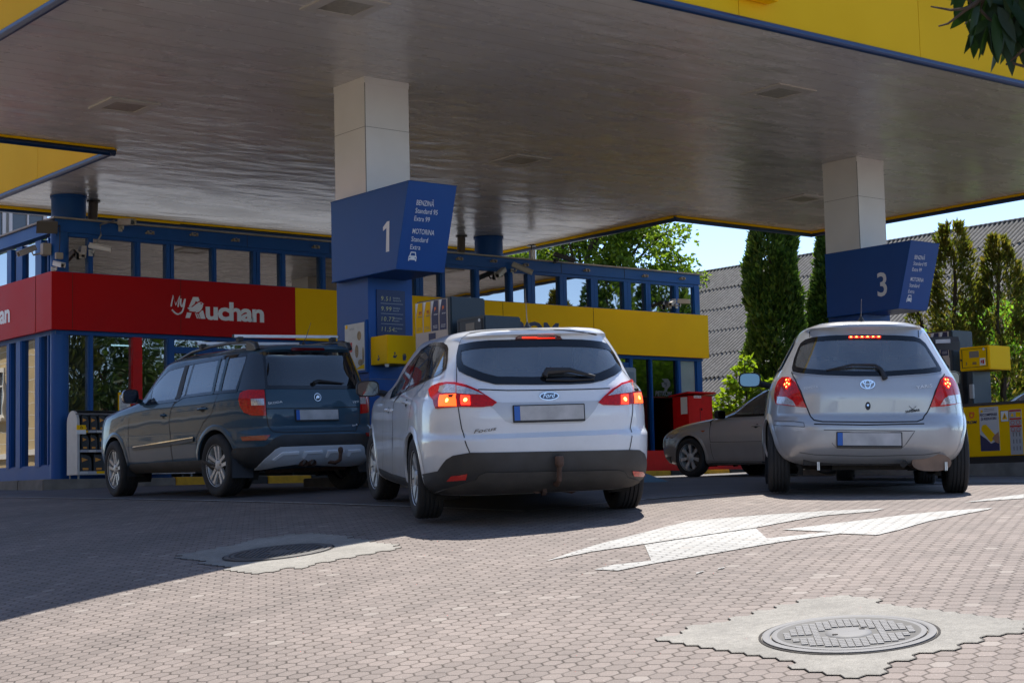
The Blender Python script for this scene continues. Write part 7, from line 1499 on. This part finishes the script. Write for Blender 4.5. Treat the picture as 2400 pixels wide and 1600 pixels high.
big_tree('leafy_tree', 'large bright green leafy tree behind the shop roof', (39.5, 45.5), [(-6.5, 5.5, 6.5, 1.8), (-4.2, 3.6, 7.6, 2.0), (-2.2, 1.9, 8.0, 2.2), (0, 0, 8.8, 2.3), (1.7, -1.5, 8.7, 1.9), (2.3, -1.9, 7.2, 1.6), (.6, -.5, 6.4, 2.0), (-2, 1.5, 5.8, 2.0), (-8.5, 7.4, 6.0, 1.6), (.8, -.6, 10.3, 1.7)], 9.5, 42000, GT, .22, .12, .4)
big_tree('leafy_tree', 'dark green tree seen in the narrow slot between the red fascia roof and the canopy', (22.5, 44.0), [(0, 0, 6.4, 2.4), (-3.5, 1.5, 6.2, 2.2), (3.2, -1, 6.3, 2.2), (-6.5, 3, 6.0, 2.0)], 7, 14000, GC1, .25, .14, .3)
# foreground branch at the top right corner: a tree standing beside the camera
t = thing('foreground_tree', 'dark leafy branch of a nearby tree hanging into the top right corner', 'tree', (3.6, 1.1, gz(3.6, 1.1)))
bx_, by_ = 5.1, .9
def CP_(px, py, Y): 
    a = (px-1200)/3870.89; b = (py-800)/3870.89; d = FW+RT*a-UP*b; d = d/(d.dot(YA)); return d*Y
mb = MB(); tb = Vector((4.6, .8, gz(4.6, .8)-.1)); J = CP_(2560, -240, 4.1)
mb.tube([tb, tb+Vector((.05, .05, 1.0)), tb+Vector((.0, .12, 2.0)), J+Vector((0, 0, .15)), J+Vector((-.1, .1, .5))], [.11, .09, .07, .05, .02], 10)
mb.tube([J, CP_(2420, -130, 4.05), CP_(2300, 0, 4.0), CP_(2265, 22, 4.0)], [.03, .014, .007, .005], 8)
for P in ([(2268, 20), (2228, 24), (2205, 20), (2182, 16)], [(2268, 20), (2248, 36), (2222, 56), (2200, 62)], [(2310, -12), (2296, 22), (2276, 48), (2262, 56)], [(2296, 22), (2316, 43), (2340, 58)], [(2262, -10), (2290, 22)], [(2400, 115), (2380, 135), (2358, 152)], [(2400, 156), (2378, 150), (2370, 140)]):
    mb.tube([CP_(a, b, 4.0+.02*i) for i, (a, b) in enumerate(P)], [.0042-.0007*i for i in range(len(P))], 6)
mb.build('trunk', TRUNK, t, smooth=True)
mb = MB()
def bleaf(px, py, ang, Lp, Wp, Y):
    """broad pointed leaf built as a folded blade"""
    c = CP_(px, py, Y); sc = Y/3870.89; a = math.radians(ang); d = (RT*math.cos(a)-UP*math.sin(a)).normalized(); tw = gau(0, .5); s = (RT*math.sin(a)+UP*math.cos(a)); s = (s*math.cos(tw)+FW*math.sin(tw)).normalized(); nn = d.cross(s)
    prof = [(0, 0), (.12, .55), (.3, .95), (.5, 1), (.7, .75), (.87, .38), (1, 0)]; vs = []
    for q, k in prof: o = c+d*Lp*sc*q-Vector((0, 0, 1))*Lp*sc*.12*q*q; vs += [o+s*Wp*sc*.5*k+nn*Wp*sc*.12*k, o, o-s*Wp*sc*.5*k+nn*Wp*sc*.12*k]
    mb.add(vs, [f for i in range(6) for f in ((3*i, 3*i+1, 3*i+4, 3*i+3), (3*i+1, 3*i+2, 3*i+5, 3*i+4))])
for a in ((2318, 48, 148, 62, 24, 4.0), (2316, 60, 108, 80, 14, 4.02), (2240, -4, 178, 24, 10, 4.0), (2345, 60, 72, 95, 36, 4.05), (2330, 30, 85, 110, 36, 3.98), (2368, 60, 88, 110, 34, 4.02), (2355, 30, 100, 105, 38, 4.1), (2392, 60, 80, 110, 34, 4.0), (2275, 30, 110, 36, 9, 4.03)): bleaf(*a)
for k in range(260):
    px = 2290+rnd()**1.1*340; py = -240+rnd()*320*(.55+.45*min(1, (px-2275)/70)); bleaf(px, min(py, 75), 60+gau(0, 38), 85+rnd()*35, 30+rnd()*10, 3.9+rnd()*.5)
for k in range(46): bleaf(2262+rnd()*130, -70+rnd()*125, 75+gau(0, 25), 70+rnd()*40, 26+rnd()*10, 3.95+rnd()*.3)
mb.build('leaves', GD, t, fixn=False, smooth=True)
# ---------------------------------------------------------------- corrugated barn
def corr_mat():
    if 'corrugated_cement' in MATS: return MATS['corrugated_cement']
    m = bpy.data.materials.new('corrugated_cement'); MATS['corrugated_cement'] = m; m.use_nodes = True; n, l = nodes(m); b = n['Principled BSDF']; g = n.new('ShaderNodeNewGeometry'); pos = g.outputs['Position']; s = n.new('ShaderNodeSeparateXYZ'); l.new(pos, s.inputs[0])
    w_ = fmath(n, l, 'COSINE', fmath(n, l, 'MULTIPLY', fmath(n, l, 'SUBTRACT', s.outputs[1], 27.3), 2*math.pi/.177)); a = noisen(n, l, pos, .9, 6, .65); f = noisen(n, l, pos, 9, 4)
    valley_shade = fmath(n, l, 'MULTIPLY', maprange(n, l, w_, -.6, .5, 1, 0), maprange(n, l, a, .3, .6, .6, 1))   # shade painted into the valleys so the ribs stand out
    c = mixc(n, l, maprange(n, l, f, .35, .7, 0, 1), (.24, .225, .20), (.15, .14, .125)); c = mixc(n, l, valley_shade, c, (.022, .020, .017)); c = mixc(n, l, maprange(n, l, a, .5, .75, 0, .6), c, (.13, .12, .10)); l.new(c, b.inputs['Base Color']); b.inputs['Roughness'].default_value = .9
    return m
bt = thing('barn', 'long barn with a weathered grey corrugated roof and a brick gable on the right', 'barn', (40, 40, .2))
RX, RZ = 43.2, 7.87; SL_ = .70; YA0, YB0 = 27.3, 62.0; mb = MB(); pw = .177; ncol = int((YB0-YA0)/pw)
CH = 1.28
for r in range(9):
    x0 = RX-CH*r; x1 = RX-CH*(r+1)-.10; nseg = 8
    vs = []; ys = [YA0+pw*i/nseg*1.0 for i in range(ncol*nseg+1)]
    jit = [gau(0, .03) for _ in range(ncol//6+2)]; jz = [abs(gau(0, .012)) for _ in range(ncol//6+2)]
    for i, y in enumerate(ys):
        w_ = math.cos(2*math.pi*i/nseg)*.042; s = int(i/(nseg*6)); zt = RZ-(RX-x0)*SL_-.0; e = x1+jit[s]
        vs += [(x0, y, zt+w_), (e, y, RZ-(RX-e)*SL_+w_+.035+jz[s])]
    mb.add(vs, [(2*i, 2*i+1, 2*i+3, 2*i+2) for i in range(len(ys)-1)])
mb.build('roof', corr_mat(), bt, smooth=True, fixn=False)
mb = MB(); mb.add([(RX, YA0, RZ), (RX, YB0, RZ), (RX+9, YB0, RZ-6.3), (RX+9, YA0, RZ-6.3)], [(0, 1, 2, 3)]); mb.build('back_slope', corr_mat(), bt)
mb = MB()
for k in range(int((YB0-YA0)/pw)): mb.lathe([(.001, -.05), (.055, -.02), (.06, .02), (.04, .05)], (RX, YA0+pw*(k+.5), RZ-.0), (1, 0, 0), 6)
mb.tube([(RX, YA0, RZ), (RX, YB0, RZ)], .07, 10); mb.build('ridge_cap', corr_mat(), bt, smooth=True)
def brick_mat():
    m = bpy.data.materials.new('plastered_brick'); m.use_nodes = True; n, l = nodes(m); b = n['Principled BSDF']; tc = n.new('ShaderNodeTexCoord'); g = n.new('ShaderNodeNewGeometry')
    s = n.new('ShaderNodeSeparateXYZ'); l.new(g.outputs['Position'], s.inputs[0]); cm = n.new('ShaderNodeCombineXYZ'); l.new(fmath(n, l, 'ADD', s.outputs[0], s.outputs[1]), cm.inputs[0]); l.new(s.outputs[2], cm.inputs[1])
    bk = n.new('ShaderNodeTexBrick'); l.new(cm.outputs[0], bk.inputs[0]); bk.inputs['Color1'].default_value = (.20, .08, .05, 1); bk.inputs['Color2'].default_value = (.28, .13, .08, 1); bk.inputs['Mortar'].default_value = (.22, .18, .14, 1); bk.inputs['Scale'].default_value = 1; bk.inputs['Brick Width'].default_value = .27; bk.inputs['Row Height'].default_value = .085; bk.inputs['Mortar Size'].default_value = .012
    no = noisen(n, l, vmath(n, l, 'MULTIPLY', g.outputs['Position'], (.6, .6, 1.6)), .9, 6, .65); c = mixc(n, l, maprange(n, l, no, .48, .56, 0, 1), (.24, .21, .165), bk.outputs[0]); l.new(c, b.inputs['Base Color']); b.inputs['Roughness'].default_value = .9; return m
mb = MB(); gy = YA0+.25; mb.add([(RX, gy, RZ-.1), (RX-9, gy, RZ-.1-9*SL_), (RX-9, gy, -.3), (RX+9, gy, -.3), (RX+9, gy, RZ-.1-9*SL_)], [(0, 1, 2, 3, 4)]); mb.box(RX-9, RX-8.8, gy, YB0, -.3, RZ-9*SL_-.1); mb.build('gable_wall', brick_mat(), bt, fixn=False)
mb = MB(); mb.obox((RX-4.5, YA0-.02, RZ-4.5*SL_-.04), (4.6, 0, 4.6*SL_), (0, .05, 0), (.0, 0, .09)); mb.build('verge_board', mat('old_wood', (.10, .075, .05), .9), bt)
# fence at the right edge and wall
K = 1.13
t = thing('mesh_fence', 'dark wire mesh fence with a top rail at the right edge', 'fence', (24.5, 16, .1))
mb = MB(); P0 = Vector((24.0, 20.5)); P1 = Vector((26.6, 12.5)); n = 9
for i in range(n+1):
    p = P0.lerp(P1, i/n); mb.tube([(p.x, p.y, gz(p.x, p.y)-.1), (p.x, p.y, 1.98)], .025, 8)
mb.build('post', DARKG, t); mb = MB(); mb.tube([(P0.x, P0.y, 1.98), (P1.x, P1.y, 2.0)], .03, 8); mb.build('top_rail', DARKG, t); mb = MB()
for i in range(130):
    p = P0.lerp(P1, i/130); mb.tube([(p.x, p.y, .3), (p.x, p.y, 1.96)], .0035, 3, caps=False)
for k in range(14): z = .4+k*.12; mb.tube([(P0.x, P0.y, z), (P1.x, P1.y, z)], .0035, 3, caps=False)
mb.build('wire_mesh', DARKG, t)
t = thing('wire_fence', 'low dark wire fence with a drooping rail behind the yellow green shrub', 'fence', (23, 21.5, .2))
mb = MB(); mb.tube([(22.2, 22.6, 1.72), (22.9, 21.9, 1.76), (23.7, 21.2, 1.84), (24.3, 20.7, 1.85)], .022, 6); mb.build('rail', DARKG, t); mb = MB()
for x, y in ((22.3, 22.5), (24.1, 20.9)): mb.tube([(x, y, .1), (x, y, 1.75)], .03, 6)
mb.build('post', DARKG, t); mb = MB()
for k in range(10): mb.tube([(22.3, 22.5, .4+k*.13), (24.1, 20.9, .4+k*.13)], .004, 3, caps=False)
mb.build('wires', DARKG, t)
K = 1.0
# ---------------------------------------------------------------- buildings around
def block(name, label, x0, x1, y0, y1, z1, wallm, face, rows, cols, winm, framem, cat='building', roof=None, wz=1.5, base=0.0, wsz=(.55, .85)):
    t = thing(name, label, cat, ((x0+x1)/2, (y0+y1)/2, base)); mb = MB(); mb.box(x0, x1, y0, y1, -1.5, z1); mb.build('wall', wallm, t)
    for f in face:
        for r in rows:
            for c in range(cols):
                q = (c+.5)/cols
                if f == '+x': cx, cy, ax, nx = x1, y0+(y1-y0)*q, Vector((0, 1, 0)), Vector((1, 0, 0))
                elif f == '-y': cx, cy, ax, nx = x0+(x1-x0)*q, y0, Vector((1, 0, 0)), Vector((0, -1, 0))
                elif f == '+y': cx, cy, ax, nx = x0+(x1-x0)*q, y1, Vector((1, 0, 0)), Vector((0, 1, 0))
                else: cx, cy, ax, nx = x0, y0+(y1-y0)*q, Vector((0, 1, 0)), Vector((-1, 0, 0))
                o = Vector((cx, cy, r)); mb = MB(); W, H = wsz
                for a, b, c_, d in ((-W, W, -H-.12, -H), (-W, W, H, H+.14), (-W-.12, -W, -H-.12, H+.14), (W, W+.12, -H-.12, H+.14), (-.03, .03, -H, H), (-W, W, .25, .31)): mb.obox(o+ax*(a+b)/2+Vector((0, 0, (c_+d)/2))+nx*.04, ax*(b-a)/2, nx*.06, Vector((0, 0, (d-c_)/2)))
                mb.obox(o+Vector((0, 0, -H-.17))+nx*.08, ax*(W+.2), nx*.12, Vector((0, 0, .05)))
                w_ = mb.build('window', framem, t); mb = MB(); mb.add([o+ax*a*W+Vector((0, 0, b*H))+nx*.02 for a, b in ((-1, -1), (1, -1), (1, 1), (-1, 1))], [(0, 1, 2, 3)]); mb.build('pane', winm, w_)
    if roof:
        mb = MB(); mb.add([(x0-.4, y0-.4, z1), (x1+.4, y0-.4, z1), (x1+.4, y1+.4, z1), (x0-.4, y1+.4, z1), ((x0+x1)/2, y0+2, z1+2.4), ((x0+x1)/2, y1-2, z1+2.4)], [(0, 1, 4), (1, 2, 5, 4), (2, 3, 5), (3, 0, 4, 5)]); mb.build('roof', roof, t)
        mb = MB(); mb.box(x0-.2, x1+.2, y0-.2, y1+.2, z1-.35, z1-.02); mb.build('cornice', framem, t)
    return t
OCH = mat('ochre_render', (.42, .31, .15), .85, var=.12, vscale=1.2); OFRM = mat('cream_frame', (.60, .55, .45), .6); WPN = mat('old_window', (.05, .055, .06), .08, spec=.8)
TILE = mat('red_tiles', (.28, .09, .05), .8, var=.3, vscale=3)
t = block('yellow_house', 'ochre yellow house across the street, mirrored in the shop side glass and the car doors', -14, -3.5, 2, 84, 6.6, OCH, ['+x'], (4.3,), 22, WPN, OFRM, 'house', TILE)
mb = MB(); mb.box(-3.5, -3.40, 2, 84, 1.75, 1.95); mb.box(-3.5, -3.44, 2, 84, -1.0, .0)
for k in range(108): mb.box(-3.505, -3.495, 2+k*.75, 2.02+k*.75, 2.0, 6.2)
for k in range(9): mb.box(-3.505, -3.495, 2, 84, 2.3+k*.45, 2.32+k*.45)
mb.build('string_course', OFRM, t)
mb = MB(); mb.box(-1.9, -1.6, -2, 44, -1.2, .85); tag(mb.build('added_low_wall', mat('added_wall_grey', (.10, .095, .09), .85, var=.3, vscale=1.5), None, bevel=.02), 'long low grey wall added out of view to darken the reflections in the car doors', 'wall')  # unseen wall added to break up the house's reflection in the dark car
CG = mat('grey_render', (.30, .29, .26), .85, var=.15, vscale=.5)
block('apartment_block', 'grey concrete apartment block far behind the shop at the left edge', 10.5, 24.6, 58.5, 66, 13.5, CG, ['-y'], (7.6, 10.4), 9, WPN, mat('white_frame', (.5, .5, .5), .5), 'apartment block', wsz=(.6, .75))
block('lilac_house', 'pale lilac house glimpsed in the slot between the shop roof and the canopy', 25.5, 36.5, 50, 56, 7.4, mat('lilac_render', (.50, .46, .50), .8), ['-y'], (6.2,), 3, WPN, OFRM, 'house', TILE, wsz=(.8, .6))
block('red_roof_house', 'white house with a red tile roof behind the photographer, mirrored in the shop window', 17, 45, -40, -31, 3.6, mat('pale_render', (.5, .47, .42), .85), ['+y'], (.6,), 5, WPN, OFRM, 'house', TILE)
column_tree('conifer_tree', 'slim conifer far to the right, mirrored in the right upper shop panes', 'conifer', (42.0, 2.0), 9.0, .85, GC1, 9000, L_=.25, W=.12)
column_tree('conifer_tree', 'broad conifer far to the right, mirrored in the last upper shop panes', 'conifer', (44.8, 2.0), 9.5, 1.2, GC1, 12000, L_=.25, W=.12)
# trees behind the photographer, mirrored in the shop glass
column_tree('conifer_tree', 'tall conifer on the street side, seen only mirrored in the first shop pane', 'conifer', (22.5, -4.0), 8.5, 1.2, leafmat('olive_conifer', [(.03, .045, .012), (.06, .075, .02), (.09, .10, .03)], .3), 13000, L_=.25, W=.10)
big_tree('street_tree', 'broad street tree seen only mirrored in the shop glass', (27.2, -10.0), [(0, 0, 5.6, 2.2), (1.8, -.6, 5.0, 1.9), (-1.4, .8, 4.8, 1.6), (.6, .4, 7.4, 1.8), (3.2, -1.2, 6.0, 1.8), (1, 0, 3.9, 1.5)], 6.5, 22000, leafmat('street_leaf', [(.02, .045, .012), (.04, .08, .018), (.07, .12, .03)], .4), .14, .085, .22)
big_tree('street_tree', 'second street tree further right, seen only mirrored in the shop glass', (33.5, -12.0), [(0, 0, 4.8, 2.2), (2.2, 0, 4.2, 1.8), (-2, .4, 4.2, 1.7), (.5, 0, 6.4, 1.8)], 6, 16000, leafmat('street_leaf', [(.02, .045, .012), (.04, .08, .018), (.07, .12, .03)], .4), .15, .09, .24)
scn.view_layers[0].update()
